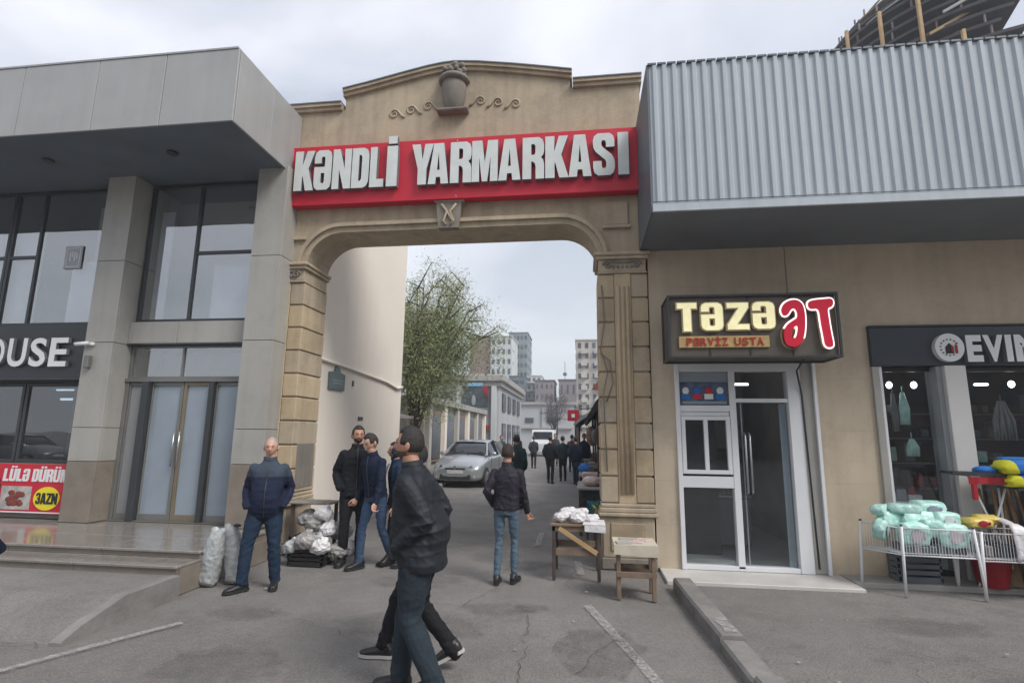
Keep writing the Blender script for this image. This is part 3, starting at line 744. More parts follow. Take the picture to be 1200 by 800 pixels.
# pillars clad with panels
for x0, x1 in ((-7.33, -6.86), (-4.80, -4.335)):
    MB().box(x0+.02, x1-.02, 6.99, 7.9, .0, 5.6).build('pillar_core', MAT['joint'], lb)
    zs = [.376, 1.215, 1.69, 2.935, 4.19, 5.60]
    for i in range(5):
        m = MAT['clad_brown'] if i == 0 else MAT['clad_warm']
        g = .004
        MB().box(x0, x1, 6.95, 6.985, zs[i]+g, zs[i+1]-g, .003).build('pillar_panel', m, lb)
        MB().box(x1-.018, x1, 6.989, 7.9, zs[i]+g, zs[i+1]-g, .003).build('pillar_side_panel', m, lb)
        MB().box(x0, x0+.018, 6.989, 7.9, zs[i]+g, zs[i+1]-g, .003).build('pillar_side_panel', m, lb)
# floor band
for a, b in ((-6.855, -6.045), (-6.038, -4.805)):
    MB().box(a, b, 7.20, 7.235, 2.955, 3.285, .003).build('band_panel', MAT['clad_warm'], lb)
MB().box(-6.855, -4.805, 7.19, 7.36, 2.93, 2.951).build('band_lower_trim', MAT['frame_dark'], lb)  # dark metal strip along the lower edge of the band
MB().box(-12.4, -4.4, 7.37, 10.6, 2.92, 3.27).build('floor_slab', MAT['interior_mid'], lb)
MB().box(-12.4, -4.4, 6.96, 10.6, .0, .37).build('ground_slab', MAT['marble'], lb)
MB().box(-12.4, -4.4, 10.6, 10.8, .0, 5.5).build('back_wall', MAT['interior_mid'], lb)
MB().box(-4.78, -4.42, 7.91, 10.6, .37, 5.6).build('side_wall', MAT['interior_mid'], lb)
MB().box(-7.3, -7.1, 7.91, 10.6, .37, 5.5).build('inner_wall', MAT['interior_mid'], lb)
MB().box(-12.6, -12.4, 6.96, 10.8, .0, 5.6).build('side_wall', MAT['clad_warm'], lb)
# canopy: panels on the front and side, dark soffit
cz0, cz1, cy = 5.545, 6.57, 5.70
edges = [-4.375, -5.42, -6.42, -7.57, -8.6, -9.65, -10.7, -11.75, -12.8]
for a, b in zip(edges, edges[1:]):
    MB().box(b+.005, a-.005, cy, cy+.03, cz0, cz1, .004).build('canopy_panel', MAT['clad_grey'], lb)
ys = [5.735, 6.5, 7.29, 8.6, 9.8, 10.8]
for i, (a, b) in enumerate(zip(ys, ys[1:])):
    MB().box(-4.405 if i < 2 else -4.78, -4.375 if i < 2 else -4.76, a+.004, b-.004, cz0, cz1, .004).build('canopy_side_panel', MAT['clad_grey'], lb)
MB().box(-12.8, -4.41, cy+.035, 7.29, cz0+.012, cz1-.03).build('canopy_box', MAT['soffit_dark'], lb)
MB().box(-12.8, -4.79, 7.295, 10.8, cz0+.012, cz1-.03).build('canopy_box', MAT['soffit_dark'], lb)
MB().box(-12.8, -4.40, cy-.01, 7.29, cz1, cz1+.025).build('roof_edge', MAT['clad_grey'], lb)
MB().lathe([(.07, 0), (.075, .02), (.05, .03)], -5.75, 6.35, 16, z0=cz0-.02).build('soffit_spotlight', MAT['frame_dark'], lb)
MB().lathe([(.07, 0), (.075, .02), (.05, .03)], -7.75, 6.35, 16, z0=cz0-.02).build('soffit_spotlight', MAT['frame_dark'], lb)

def window(parent, x0, x1, z0, z1, y, gm, fm, fw=.035, name='window', fd=.06, mull=(), trans=(), pane_m=None):
    """framed glazing: frame pieces, then each pane"""
    f = MB()
    f.box(x0, x0+fw, y-fd/2, y+fd/2, z0, z1, .003); f.box(x1-fw, x1, y-fd/2, y+fd/2, z0, z1, .003)
    f.box(x0+fw, x1-fw, y-fd/2+.001, y+fd/2-.001, z0, z0+fw, .003); f.box(x0+fw, x1-fw, y-fd/2+.001, y+fd/2-.001, z1-fw, z1, .003)
    for mxx in mull: f.box(mxx-fw/2, mxx+fw/2, y-fd/2+.002, y+fd/2-.002, z0+fw, z1-fw, .002)
    w = f.build(name, fm, parent)
    xs = [x0]+list(mull)+[x1]
    for a, b in zip(xs, xs[1:]):
        tz = [z0]+[t for (ta, tb, t) in trans if ta <= (a+b)/2 <= tb]+[z1]
        for c, d in zip(tz, tz[1:]):
            MB().box(a+fw*.5, b-fw*.5, y-.005, y+.005, c+fw*.5, d-fw*.5).build('pane', gm, w)
            if d != z1: MB().box(a+fw*.6, b-fw*.6, y-fd/2+.003, y+fd/2-.003, d-fw/2, d+fw/2, .002).build('transom', fm, w)
    return w
# upper floor, right bay and left bays
window(lb, -6.84, -4.81, 3.29, 5.54, 7.31, MAT['glass'], MAT['frame_dark'], .05, mull=(-5.97,), trans=((-5.97, -4.8, 4.39),))
window(lb, -9.35, -7.34, 3.27, 5.54, 7.31, MAT['glass'], MAT['frame_dark'], .05, mull=(-8.80,), trans=((-12, -8.8, 4.42),))
window(lb, -12.35, -9.36, 3.27, 5.54, 7.31, MAT['glass'], MAT['frame_dark'], .05, mull=(-10.8,), trans=((-12.4, -9, 4.42),))
# things hung behind the upper glass
MB().box(-6.74, -6.52, 7.42, 7.44, 3.30, 5.15).build('blind', MAT['curtain'], lb)
MB().box(-5.72, -5.12, 7.42, 7.44, 3.30, 4.22).build('blind', MAT['curtain'], lb)
MB().box(-8.25, -7.72, 7.42, 7.44, 3.30, 4.35).build('blind', MAT['blind'], lb)
MB().box(-9.9, -8.84, 7.40, 7.42, 3.30, 4.90).build('blind', MAT['blind'], lb)
# poster on upper glass: pale notice with dark marks
nb = MB().box(-8.28, -7.97, 7.285, 7.292, 4.20, 4.58).build('notice', mat('pale_notice', (.38, .40, .43), .5, scale=3, bump=0, var=.05), lb)
mk = MB()
for i, (x, z, w, h) in enumerate([(-8.25, 4.54, .25, .012), (-8.25, 4.23, .25, .012), (-8.25, 4.24, .012, .30), (-8.012, 4.24, .012, .30), (-8.19, 4.33, .02, .15), (-8.15, 4.40, .02, .09), (-8.11, 4.33, .02, .15), (-8.07, 4.36, .02, .10)]):
    mk.box(x, x+w, 7.281, 7.2845, z, z+h)
mk.build('print', MAT['white_plain'], nb)
# transom lights and doors of the middle bay
window(lb, -6.84, -4.81, 2.43, 2.925, 7.31, MAT['glass'], MAT['frame_grey'], .03, mull=(-5.97,))
MB().box(-6.855, -4.805, 7.24, 7.40, 2.375, 2.428, .004).build('door_head', MAT['frame_grey'], lb)
def leaf(name, x0, x1, fm, film, fl=.045, fr=.045, z0=.385, z1=2.37, y=7.31):
    f = MB(); d = .03
    f.box(x0, x0+fl, y-d, y+d, z0, z1, .003); f.box(x1-fr, x1, y-d, y+d, z0, z1, .003)
    f.box(x0+fl, x1-fr, y-d+.001, y+d-.001, z0, z0+.09, .003); f.box(x0+fl, x1-fr, y-d+.001, y+d-.001, z1-.05, z1, .003)
    o = f.build(name, fm, lb)
    MB().box(x0+fl-.004, x1-fr+.004, y-.004, y+.004, z0+.085, z1-.045).build('pane', film, o)
    return o
MB().box(-6.855, -6.80, 7.26, 7.37, .38, 2.37, .003).build('door_post', MAT['frame_grey'], lb)
leaf('side_light', -6.795, -6.53, MAT['frame_grey'], MAT['film_grey'], .02, .02)
MB().box(-6.525, -6.42, 7.20, 7.40, .38, 2.37, .003).build('door_post', MAT['frame_dark'], lb)
d1 = leaf('door', -6.415, -5.90, MAT['frame_grey'], MAT['film'], .02, .045)
d2 = leaf('door', -5.89, -5.455, MAT['bronze'], MAT['film'], .05, .02)
for dd, x in ((d1, -5.94), (d2, -5.85)):
    MB().tube([(x, 7.24, 1.15), (x, 7.24, 1.65)], .012, 8).build('handle', MAT['steel'], dd)
MB().box(-5.45, -5.375, 7.22, 7.40, .38, 2.37, .003).build('door_post', MAT['frame_dark'], lb)
leaf('side_light', -5.37, -4.81, MAT['frame_grey'], MAT['film'], .02, .02)
MB().box(-6.84, -4.81, 7.21, 7.40, .376, .384).build('threshold', MAT['frame_grey'], lb)
# left shop front: glass, interior with shelves and tube lights
window(lb, -8.58, -7.34, 1.16, 2.36, 7.31, MAT['glass_dark'], MAT['frame_dark'], .05)
window(lb, -12.3, -8.60, 1.16, 2.36, 7.31, MAT['glass_dark'], MAT['frame_dark'], .05, mull=(-9.8, -11.1))
MB().box(-12.35, -7.335, 7.20, 7.36, .376, 1.155, .004).build('stall_riser', MAT['clad_brown'], lb)
MB().box(-12.35, -7.335, 7.20, 7.36, 2.365, 3.265, .004).build('fascia_backing', MAT['frame_dark'], lb)
MB().box(-7.74, -7.69, 7.50, 7.53, 1.22, 1.92).build('led_strip', emit('cool_tube_light', (.85, .92, 1), 2.2), lb)
MB().box(-9.4, -7.5, 8.6, 8.64, 2.18, 2.22).build('led_strip', bpy.data.materials['cool_tube_light'], lb)
MB().box(-10.4, -7.6, 9.4, 9.44, 2.42, 2.45).build('led_strip', bpy.data.materials['cool_tube_light'], lb)
sh = MB()
for z in (1.0, 1.45, 1.9): sh.box(-12, -7.5, 10.2, 10.55, z, z+.03)
for i in range(14):
    sh.box(-12+i*.33, -11.85+i*.33, 10.25, 10.5, 1.03+(.45 if i % 2 else 0), 1.30+(.45 if i % 2 else 0), .01)
sh.build('shelf', MAT['interior_mid'], lb)

# shop sign with the letters OUSE (the photograph cuts off what comes before)
sb_ = thing('shop_sign', 'black shop sign ending in white letters OUSE on the left shopfront', 'sign', (-8.6, 7.1, 2.4))
MB().box(-10.6, -7.345, 7.02, 7.19, 2.385, 3.235, .006).build('board', MAT['black_sign'], sb_)
MB().box(-10.6, -7.345, 7.005, 7.019, 2.385, 2.41, .003).build('trim', MAT['frame_dark'], sb_)
lets = [('O', -9.01, -8.70), ('U', -8.64, -8.32), ('S', -8.26, -7.98), ('E', -7.92, -7.62)]
for ch, a, b in lets:
    font_letter(ch, a, b, 2.58, 3.015, 6.965, .05, [MAT['white_plain'], MAT['letter_side']], sb_, off=.022)
# banner under it
bn = thing('food_banner', 'red banner with white words, a kebab picture and yellow price oval', 'banner', (-8, 7.15, .45))
MB().box(-9.0, -7.40, 7.13, 7.16, .45, 1.15).build('sheet', MAT['red_sign'], bn)
MB().box(-8.98, -7.42, 7.12, 7.128, .458, .475).build('border', MAT['white_plain'], bn)
x = -8.55
for ch, w in (('L', .115), ('Ü', .135), ('L', .115), ('ə', .13), (' ', .05), ('D', .125), ('Ü', .135), ('R', .13), ('Ü', .135), ('M', .16)):
    if ch != ' ':
        z1 = 1.08 if ch != 'Ü' else 1.12
        letter(ch, x+.006, x+w*.9-.006, .90, z1, 7.121, .008, [MAT['white_plain'], MAT['white_plain']], bn, off=.05, slant=.06)
    x += w*.9
pc = MB().prism([(-8.53, .50), (-8.03, .50), (-8.03, .83), (-8.53, .83)], 7.121, 7.129).build('picture', mat('picture_ground', (.42, .40, .38), .5, scale=9, bump=0, var=.35), bn)
kb = MB(); rnd = random.Random(4)
for i in range(16):
    kb.ell((-8.28+rnd.uniform(-.12, .12), 7.118, .66+rnd.uniform(-.09, .09)), .06, .004, .04, 8, 4)
kb.build('kebab_print', mat('kebab_print', (.20, .045, .03), .6, scale=30, bump=0, var=.6), pc)
ov = [( -7.76+.215*math.cos(2*PI*i/32), .665+.165*math.sin(2*PI*i/32)) for i in range(32)]
ovo = MB().prism(ov, 7.119, 7.129).build('price_oval', mat('yellow_oval', (.80, .68, .02), .5, bump=0, var=.04), bn)
x = -7.93
blk = mat('black_print', (.02, .02, .02), .6, bump=0)
for ch, w in (('3', .08), ('A', .095), ('Z', .085), ('N', .10)):
    letter(ch, x+.004, x+w-.004, .59, .745, 7.112, .006, [blk, blk], bn, off=.035); x += w
# security camera and grey box on the pillar
sc2 = thing('security_camera', 'white bullet security camera on the clad pillar beside shop sign', 'camera', (-7.25, 6.93, 2.9))
MB().lathe([(.03, 0), (.035, .02), (.03, .05)], -7.18, 6.93, 12, z0=2.88).build('bracket', MAT['white_plain'], sc2)
MB().tube([(-7.22, 6.92, 2.92), (-7.38, 6.84, 2.89)], .028, 12).build('housing', MAT['white_plain'], sc2)
MB().tube([(-7.38, 6.84, 2.89), (-7.40, 6.83, 2.887)], .022, 12).build('lens', MAT['frame_dark'], sc2)
o = MB().box(-7.24, -7.16, 6.88, 6.948, 2.55, 2.73, .008).build('junction_box', MAT['frame_grey'], base=(-7.2, 6.948, 2.55)); tag(o, 'small grey box fixed on the pillar below the security camera', 'box')

# ================================================================ RIGHT SHOP BUILDING
rb = thing('stone_shop_building', 'tan stone shop building with corrugated metal upper front', 'building', (3.5, 7.3, 0))
WX0, WX1, WY = .905, 9.0, 7.30
openings = [(1.20, 2.935, .03, 2.60), (3.62, 9.0, .05, 3.06)]
# backing walls (joint colour) around the openings
def wall_piece(a, b, c, d, name='wall'):
    MB().box(a, b, WY+.022, WY+.24, c, d).build(name, MAT['wall_joint'], rb)
wall_piece(WX0, 1.20, -.02, 4.25); wall_piece(2.935, 3.62, -.02, 4.25); wall_piece(1.20, 2.935, 2.60, 4.25); wall_piece(3.62, 9.0, 3.06, 4.25)
# stone facing slabs
def facing(a, b, c, d):
    if b-a < .03 or d-c < .03: return
    MB().box(a+.0007, b-.0007, WY, WY+.03, c+.0007, d-.0007).build('stone_slab', MAT['wall_stone'], rb)
rows = [0.03, .55, 1.10, 1.75, 2.40, 3.06, 3.66, 4.25]
cuts = [WX0, 1.20, 2.93, 3.62]
for i, (c, d) in enumerate(zip(rows, rows[1:])):
    facing(WX0, 1.20, c, d)
    facing(2.935, 3.62, c, d)
facing(1.20, 2.07, 2.60, 3.06); facing(2.07, 2.935, 2.60, 3.06)
for c, d, off in ((3.06, 3.66, 0), (3.66, 4.25, .0)):
    facing(1.20, 2.697, c, d); facing(2.704, 2.935, c, d)
    x = 3.62
    for w in (1.5, 1.5, 1.2, 1.2): facing(x, min(x+w, 9), c, d); x += w
# canopy / mansard with corrugated sheets
CX0, CY, CZ0, CZ1 = .81, 5.90, 4.18, 6.02
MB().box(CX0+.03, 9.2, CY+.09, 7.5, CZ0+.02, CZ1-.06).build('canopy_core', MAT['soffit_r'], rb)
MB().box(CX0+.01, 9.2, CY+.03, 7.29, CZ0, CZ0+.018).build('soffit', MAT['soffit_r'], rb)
MB().box(CX0, 9.2, CY-.012, CY+.02, CZ0-.02, CZ0+.085, .004).build('fascia_trim', MAT['corr'], rb)
MB().box(CX0, 9.2, CY-.02, CY-.0125, CZ0+.088, CZ0+.10, .002).build('drip_edge', MAT['corr_dark'], rb)
MB().box(CX0-.015, CX0+.012, CY+.022, 7.28, CZ0-.02, CZ1+.02, .004).build('end_panel', MAT['corr_dark'], rb)
# sheets: trapezoid ribs, each sheet about 1 m wide (8 ribs)
pitch = .114
def sheet(x0, n):
    v = []; prof = []
    for i in range(n):
        b = x0+i*pitch
        prof += [(b, 0), (b+.028, 0), (b+.044, -.024), (b+.080, -.024), (b+.098, 0)]
    prof.append((x0+n*pitch, 0))
    zz = [CZ0+.087, (CZ0+CZ1)/2, CZ1]
    k = len(prof)
    for z in zz:
        for x, y in prof: v.append((x, CY+.03+y, z))
    for z in zz:
        for x, y in prof: v.append((x, CY+.034+y, z))
    f = []
    for s in (0, 3):
        for r in range(2):
            for i in range(k-1):
                a = (s+r)*k+i; f.append((a, a+1, a+k+1, a+k))
    for i in range(k-1): f.append((i, i+1, 3*k+i+1, 3*k+i)); f.append((2*k+i, 2*k+i+1, 5*k+i+1, 5*k+i))
    f.append((0, k, 4*k, 3*k)); f.append((k, 2*k, 5*k, 4*k))
    me = MB().add(v, f).build('corrugated_sheet', MAT['corr'], rb); return me
x = CX0+.015; i = 0
while x < 9.0:
    sheet(x, 8); x += 8*pitch; i += 1
# ragged dark roof edge above the sheets
re_ = MB()
x = CX0
while x < 9.2:
    re_.box(x, x+.10, CY-.0, CY+.6, CZ1+.002, CZ1+.03, .004); x += .114
re_.build('roof_sheet_edge', MAT['corr_dark'], rb)
MB().box(CX0, 9.2, CY+.08, 11.5, CZ1-.05, CZ1).build('roof', MAT['corr_dark'], rb)
# body of the building behind: rooms
MB().box(.98, 9.0, 11.3, 11.5, 0, 5.9).build('back_wall', MAT['interior_mid'], rb)
MB().box(.95, 1.0, 7.98, 11.3, 0, 5.9).build('side_wall', MAT['wall_stone'], rb)
MB().box(3.2, 3.3, 7.55, 11.3, 0, 3.2).build('inner_wall', MAT['interior_mid'], rb)
MB().box(.95, 9, 7.55, 11.3, 3.12, 3.2).build('ceiling', MAT['interior_mid'], rb)
MB().box(1.0, 3.2, 7.40, 11.3, -.02, .034).build('tiled_floor', mat('pale_shop_floor', (.62, .64, .65), .3, scale=2, bump=0, var=.08), rb)
MB().box(3.3, 9, 7.425, 11.3, -.02, .052).build('tiled_floor', MAT['interior_mid'], rb)
MB().box(8.95, 9.0, 7.3, 11.3, 0, 5.9).build('side_wall', MAT['wall_stone'], rb)
# butcher shop front -------------------------------------------------
WF = MAT['white_frame']
MB().box(1.20, 1.255, 7.26, 7.42, .034, 2.62, .004).build('door_jamb', WF, rb)
MB().box(1.255, 2.60, 7.27, 7.42, 2.50, 2.62, .004).build('door_head', WF, rb)
MB().box(2.60, 2.76, 7.27, 7.42, .034, 2.62, .004).build('door_jamb', MAT['white_plain'], rb)
MB().box(2.765, 2.93, 7.29, 7.46, .034, 2.62, .004).build('door_reveal', MAT['clad_warm'], rb)
MB().box(2.905, 2.945, 7.245, 7.288, .034, 2.64, .004).build('trim_pipe', MAT['white_plain'], rb)
MB().box(1.88, 1.96, 7.28, 7.40, .06, 2.50, .004).build('mullion', WF, rb)
MB().box(1.255, 1.88, 7.285, 7.39, 1.98, 2.06, .004).build('transom', WF, rb)
MB().box(1.255, 1.88, 7.285, 7.39, 1.02, 1.16, .004).build('transom', WF, rb)
MB().box(1.255, 2.60, 7.28, 7.40, .034, .09, .004).build('sill', WF, rb)
MB().box(1.96, 2.60, 7.285, 7.39, 2.10, 2.15, .004).build('transom', WF, rb)
w = window(rb, 1.262, 1.872, 1.19, 1.92, 7.30, MAT['glass_clear'], WF, .05, name='sliding_window', mull=(1.567,))
MB().box(1.275, 1.865, 7.325, 7.331, .095, 1.015).build('lower_pane', MAT['glass_clear'], rb)
MB().box(1.965, 2.595, 7.325, 7.331, 2.155, 2.495).build('top_pane', MAT['glass_clear'], rb)
MB().box(1.262, 1.872, 7.31, 7.33, 1.925, 1.978, .002).build('panel', WF, rb)
MB().box(1.262, 1.872, 7.31, 7.33, 2.365, 2.495, .002).build('panel', MAT['film'], rb)
# poster strip in the upper light
ps = MB().box(1.262, 1.872, 7.305, 7.33, 2.064, 2.36, .002).build('poster', mat('dark_poster', (.06, .09, .15), .4, scale=8, bump=0, var=.8), rb)
q = MB(); rnd = random.Random(12)
for i in range(4):
    cx = 1.34+i*.145
    q.ell((cx, 7.302, 2.25), .045, .004, .05, 10, 6, m=i % 3); q.box(cx-.055, cx+.055, 7.299, 7.303, 2.14, 2.21, m=(i+1) % 3)
q.build('poster_print', [MAT['white_plain'], MAT['blue_cloth'], MAT['red_sign']], ps)
MB().box(1.29, 1.85, 7.298, 7.304, 2.078, 2.115, .001).build('poster_caption', MAT['film'], ps)
# glass door standing slightly open, long twin handles
gd = MB().box(1.965, 2.585, 7.34, 7.352, .075, 2.09).build('glass_door', MAT['glass_clear'], rb)
for x in (2.045, 2.10): MB().tube([(x, 7.32, .95), (x, 7.27, .98), (x, 7.27, 1.68), (x, 7.32, 1.71)], .013, 8).build('handle', MAT['steel'], gd)
MB().box(2.02, 2.035, 7.336, 7.34, .075, 2.09).build('door_edge', MAT['steel'], gd)
MB().box(2.50, 2.585, 7.354, 7.37, .075, 2.09, .002).build('frosted_strip', MAT['film'], gd)
# inside the butcher shop
ct = thing('display_counter', 'dark meat display counter inside the butcher shop behind the window', 'counter', (1.9, 9, .034))
MB().box(1.15, 2.4, 8.5, 9.1, .12, .78, .02).build('body', MAT['interior_mid'], ct)
MB().box(1.12, 2.43, 8.46, 9.12, .785, .82, .008).build('counter_top', MAT['steel'], ct)
MB().box(1.14, 2.41, 8.48, 8.49, .82, 1.15).build('glass_guard', MAT['glass_clear'], ct)
mt = MB(); rnd = random.Random(8)
for i in range(18): mt.ell((rnd.uniform(1.2, 2.35), rnd.uniform(8.6, 9.0), .86), rnd.uniform(.05, .09), rnd.uniform(.04, .08), rnd.uniform(.03, .05), 8, 5, m=rnd.choice([0, 0, 1]))
mt.build('produce', [mat('dark_meat', (.16, .03, .03), .4, scale=20, bump=.2, var=.4), mat('green_leaves', (.04, .08, .025), .7, scale=20, bump=.3, var=.4)], ct)
o = MB().tube([(1.95, 9.6, 2.55), (2.8, 9.6, 2.55)], .02, 8).build('tube_lamp', emit('shop_tube_light', (.95, .98, 1), 2.0), base=(2.4, 9.6, 2.55)); tag(o, 'lit ceiling tube lamp seen through the butcher shop door', 'lamp')
o = MB().box(1.1, 3.1, 11.1, 11.28, .04, 1.4, .01).build('dark_cabinet', MAT['interior'], base=(2, 11.2, .04)); tag(o, 'dark cabinet against the back wall of the butcher shop', 'cabinet')
MB().box(1.02, 3.18, 11.22, 11.295, 1.45, 3.1).build('wall_panel', MAT['concrete_lt'], rb)
MB().box(3.14, 3.195, 7.6, 11.2, .04, 3.1).build('wall_panel', MAT['concrete_lt'], rb)

# butcher sign: frame box, lit letters ---------------------------------
bs = thing('butcher_sign', 'framed box sign with yellow and red illuminated words above butcher door', 'sign', (2, 6.6, 2.55))
yb = 6.60
MB().box(1.06, 2.96, yb, 7.05, 2.60, 3.335, .004).build('box', mat('brown_grey_panel', (.105, .088, .07), .55, scale=3, bump=.05, var=.12), bs)
fr = MB()
X0, X1, Z0, Z1, T = 1.03, 2.985, 2.575, 3.355, .028
for y in (yb-.03, 7.06):
    fr.box(X0, X0+T, y-T/2, y+T/2, Z0, Z1, .003); fr.box(X1-T, X1, y-T/2, y+T/2, Z0, Z1, .003)
    fr.box(X0+T, X1-T, y-T/2+.001, y+T/2-.001, Z0, Z0+T, .003); fr.box(X0+T, X1-T, y-T/2+.001, y+T/2-.001, Z1-T, Z1, .003)
for x in (X0, X1-T):
    for z in (Z0, Z1-T): fr.box(x+.002, x+T-.002, yb-.015, 7.04, z+.002, z+T-.002, .003)
fr.build('frame', MAT['frame_dark'], bs)
for x in (1.52, 1.98, 2.46):
    MB().box(x-.008, x+.008, yb-.012, yb-.001, 2.605, 3.33).build('panel_strip', MAT['frame_dark'], bs)
MB().box(1.3, 2.7, 7.075, 7.32, 3.0, 3.06).build('wall_bracket', MAT['frame_dark'], bs)
Ylit = mat('warm_yellow_letter', (.80, .74, .42), .4, scale=14, bump=0, var=.12)
Ylit.node_tree.nodes['Principled BSDF'].inputs['Emission Color'].default_value = (1, .92, .55, 1)
Ylit.node_tree.nodes['Principled BSDF'].inputs['Emission Strength'].default_value = .22
Yrim = mat('gold_letter_edge', (.62, .52, .28), .4, bump=0)
Wrim = emit('white_halo_edge', (1, .86, .88), .55)
Rlit = mat('red_letter', (.46, .006, .03), .4, bump=0, var=.04)
Rlit.node_tree.nodes['Principled BSDF'].inputs['Emission Color'].default_value = (.9, .01, .05, 1)
Rlit.node_tree.nodes['Principled BSDF'].inputs['Emission Strength'].default_value = .10
for ch, a, b, z0, z1 in (('T', 1.14, 1.37, 2.90, 3.25), ('ə', 1.42, 1.67, 2.91, 3.245), ('Z', 1.72, 1.965, 2.915, 3.24), ('ə', 2.01, 2.26, 2.92, 3.245)):
    letter(ch, a, b, z0, z1, yb-.045, .04, [Yrim, Yrim], bs, name='letter_base', grow_by=.013)
    letter(ch, a, b, z0, z1, yb-.058, .0125, [Ylit, Yrim], bs)
for ch, a, b, z0, z1 in (('ə*', 2.335, 2.59, 2.71, 3.25), ('T*', 2.635, 2.915, 2.69, 3.27)):
    letter(ch, a, b, z0, z1, yb-.055 - (.003 if ch == 'T*' else 0), .05, [Wrim, Yrim], bs, name='letter_base', grow_by=.020)
    letter(ch, a, b, z0, z1, yb-.070 - (.003 if ch == 'T*' else 0), .0145, [Rlit, Rlit], bs)
stp = MB().box(1.155, 2.19, yb-.03, yb-.001, 2.705, 2.845, .004).build('name_strip', mat('ochre_strip', (.48, .34, .14), .5, scale=12, bump=.05, var=.25), bs)
x = 1.235
redp = mat('dull_red_print', (.42, .03, .02), .5, bump=0)
for ch, w in zip('PəRVİZ USTA', [.082]*6+[.06]+[.085]*4):
    if ch != ' ': (letter if ch == 'ə' else font_letter)(ch, x+.006, x+w-.006, 2.728, 2.822 if ch != 'İ' else 2.835, yb-.042, .01, [redp, redp], bs)
    x += w
o = MB().tube([(2.68, 6.9, 2.60), (2.70, 7.2, 2.50), (2.76, 7.26, 2.2), (2.80, 7.25, .1)], .012, 6).build('cable', MAT['frame_dark'], base=(2.7, 7.2, .1)); tag(o, 'dark cable running down from the butcher sign beside the door', 'cable')

# second shop: fascia, glass, white pillar ------------------------------
es = thing('home_shop_sign', 'dark fascia sign with round logo and white letters EVIM', 'sign', (5, 7.25, 2.56))
MB().box(3.62, 8.9, 7.24, 7.31, 2.56, 3.05, .005).build('board', MAT['black_sign'] if False else mat('slate_sign_face', (.045, .055, .065), .3, scale=1, bump=.02, var=.12), es)
MB().box(3.62, 8.9, 7.22, 7.32, 3.052, 3.075, .003).build('trim', MAT['frame_dark'], es)
lo = MB()
n = 32
lo.prism([(4.49+.165*math.cos(2*PI*i/n), 2.775+.175*math.sin(2*PI*i/n)) for i in range(n)], 7.17, 7.239)
logo = lo.build('round_logo', MAT['white_plain'], es)
hz_ = MB()
hz_.prism([(4.44, 2.70), (4.53, 2.70), (4.53, 2.78), (4.485, 2.83), (4.44, 2.78)], 7.163, 7.1695, m=0)
for k in range(12):
    a = .5+k*.42
    hz_.box(4.485+.10*math.cos(a)-.008, 4.485+.10*math.cos(a)+.008, 7.164, 7.1695, 2.775+.10*math.sin(a)-.008, 2.775+.10*math.sin(a)+.008, m=0)
hz_.box(4.545, 4.575, 7.162, 7.1695, 2.70, 2.80, m=1); hz_.box(4.50, 4.52, 7.160, 7.1625, 2.72, 2.80, m=1); hz_.box(4.555, 4.565, 7.160, 7.1615, 2.80, 2.84, m=1)
hz_.build('logo_print', [blk, MAT['red_pl']], logo)
for ch, a, b in (('E', 4.675, 4.85), ('V', 4.865, 5.09), ('I', 5.11, 5.18), ('M', 5.21, 5.51)):
    font_letter(ch, a, b, 2.595, 2.925, 7.165, .074, [MAT['white_plain'], MAT['letter_side']], es, off=.05)
MB().box(3.62, 3.70, 7.26, 7.40, .05, 2.555, .005).build('window_jamb', MAT['clad_warm'], rb)
MB().box(3.705, 3.74, 7.27, 7.40, .05, 2.555, .004).build('window_frame', WF, rb)
MB().box(4.42, 4.66, 7.20, 7.50, .05, 2.555, .006).build('white_pillar', mat('white_painted_pillar', (.60, .59, .57), .6, scale=2, bump=.1, var=.05), rb)
MB().box(4.36, 4.418, 7.26, 7.50, .05, 2.555, .004).build('window_frame', MAT['film_grey'], rb)
for a, b in ((3.745, 4.355), (4.665, 5.9), (5.95, 7.2), (7.25, 8.9)):
    MB().box(a, b, 7.40, 7.41, .12, 2.50).build('display_window', MAT['glass_clear'], rb)
    MB().box(a, b, 7.385, 7.43, 2.50, 2.555, .003).build('window_head', MAT['frame_dark'], rb)
    MB().box(a, b, 7.385, 7.43, .052, .118, .003).build('window_sill', MAT['frame_dark'], rb)
for x in (5.925, 7.225): MB().box(x-.025, x+.025, 7.38, 7.44, .052, 2.555, .003).build('window_frame', MAT['frame_dark'], rb)
MB().box(3.35, 8.9, 10.2, 10.3, .06, 3.1).build('dark_wall_panel', MAT['interior'], rb)
MB().box(3.31, 3.36, 7.6, 10.2, .06, 3.1).build('dark_wall_panel', MAT['interior'], rb)
# bulbs on the ceiling line inside
bulb = emit('lit_bulb', (1, .98, .92), 5)
for i, (x, y, z) in enumerate([(4.03, 7.7, 2.36), (4.33, 7.7, 2.36), (3.92, 7.7, 2.20), (4.93, 7.7, 2.36), (5.49, 7.7, 2.37)]):
    o = MB().ell((x, y, z), .035, .035, .045, 10, 8).build('light_bulb', bulb, base=(x, y, z))
    tag(o, ['lit bulb in the middle of the left display window', 'lit bulb at the right of the left display window near the white pillar', 'lowest lit bulb at the left edge of the left display window', 'lit bulb just right of the white pillar', 'lit bulb right of the short tube light'][i], 'bulb', 'lit bulbs inside the home goods shop')
o = MB().box(5.07, 5.22, 7.7, 7.73, 2.355, 2.38).build('tube_light', emit('lit_tube', (.95, .98, 1), 3.5), base=(5.1, 7.7, 2.36)); tag(o, 'short lit tube light inside the home goods shop window', 'light')
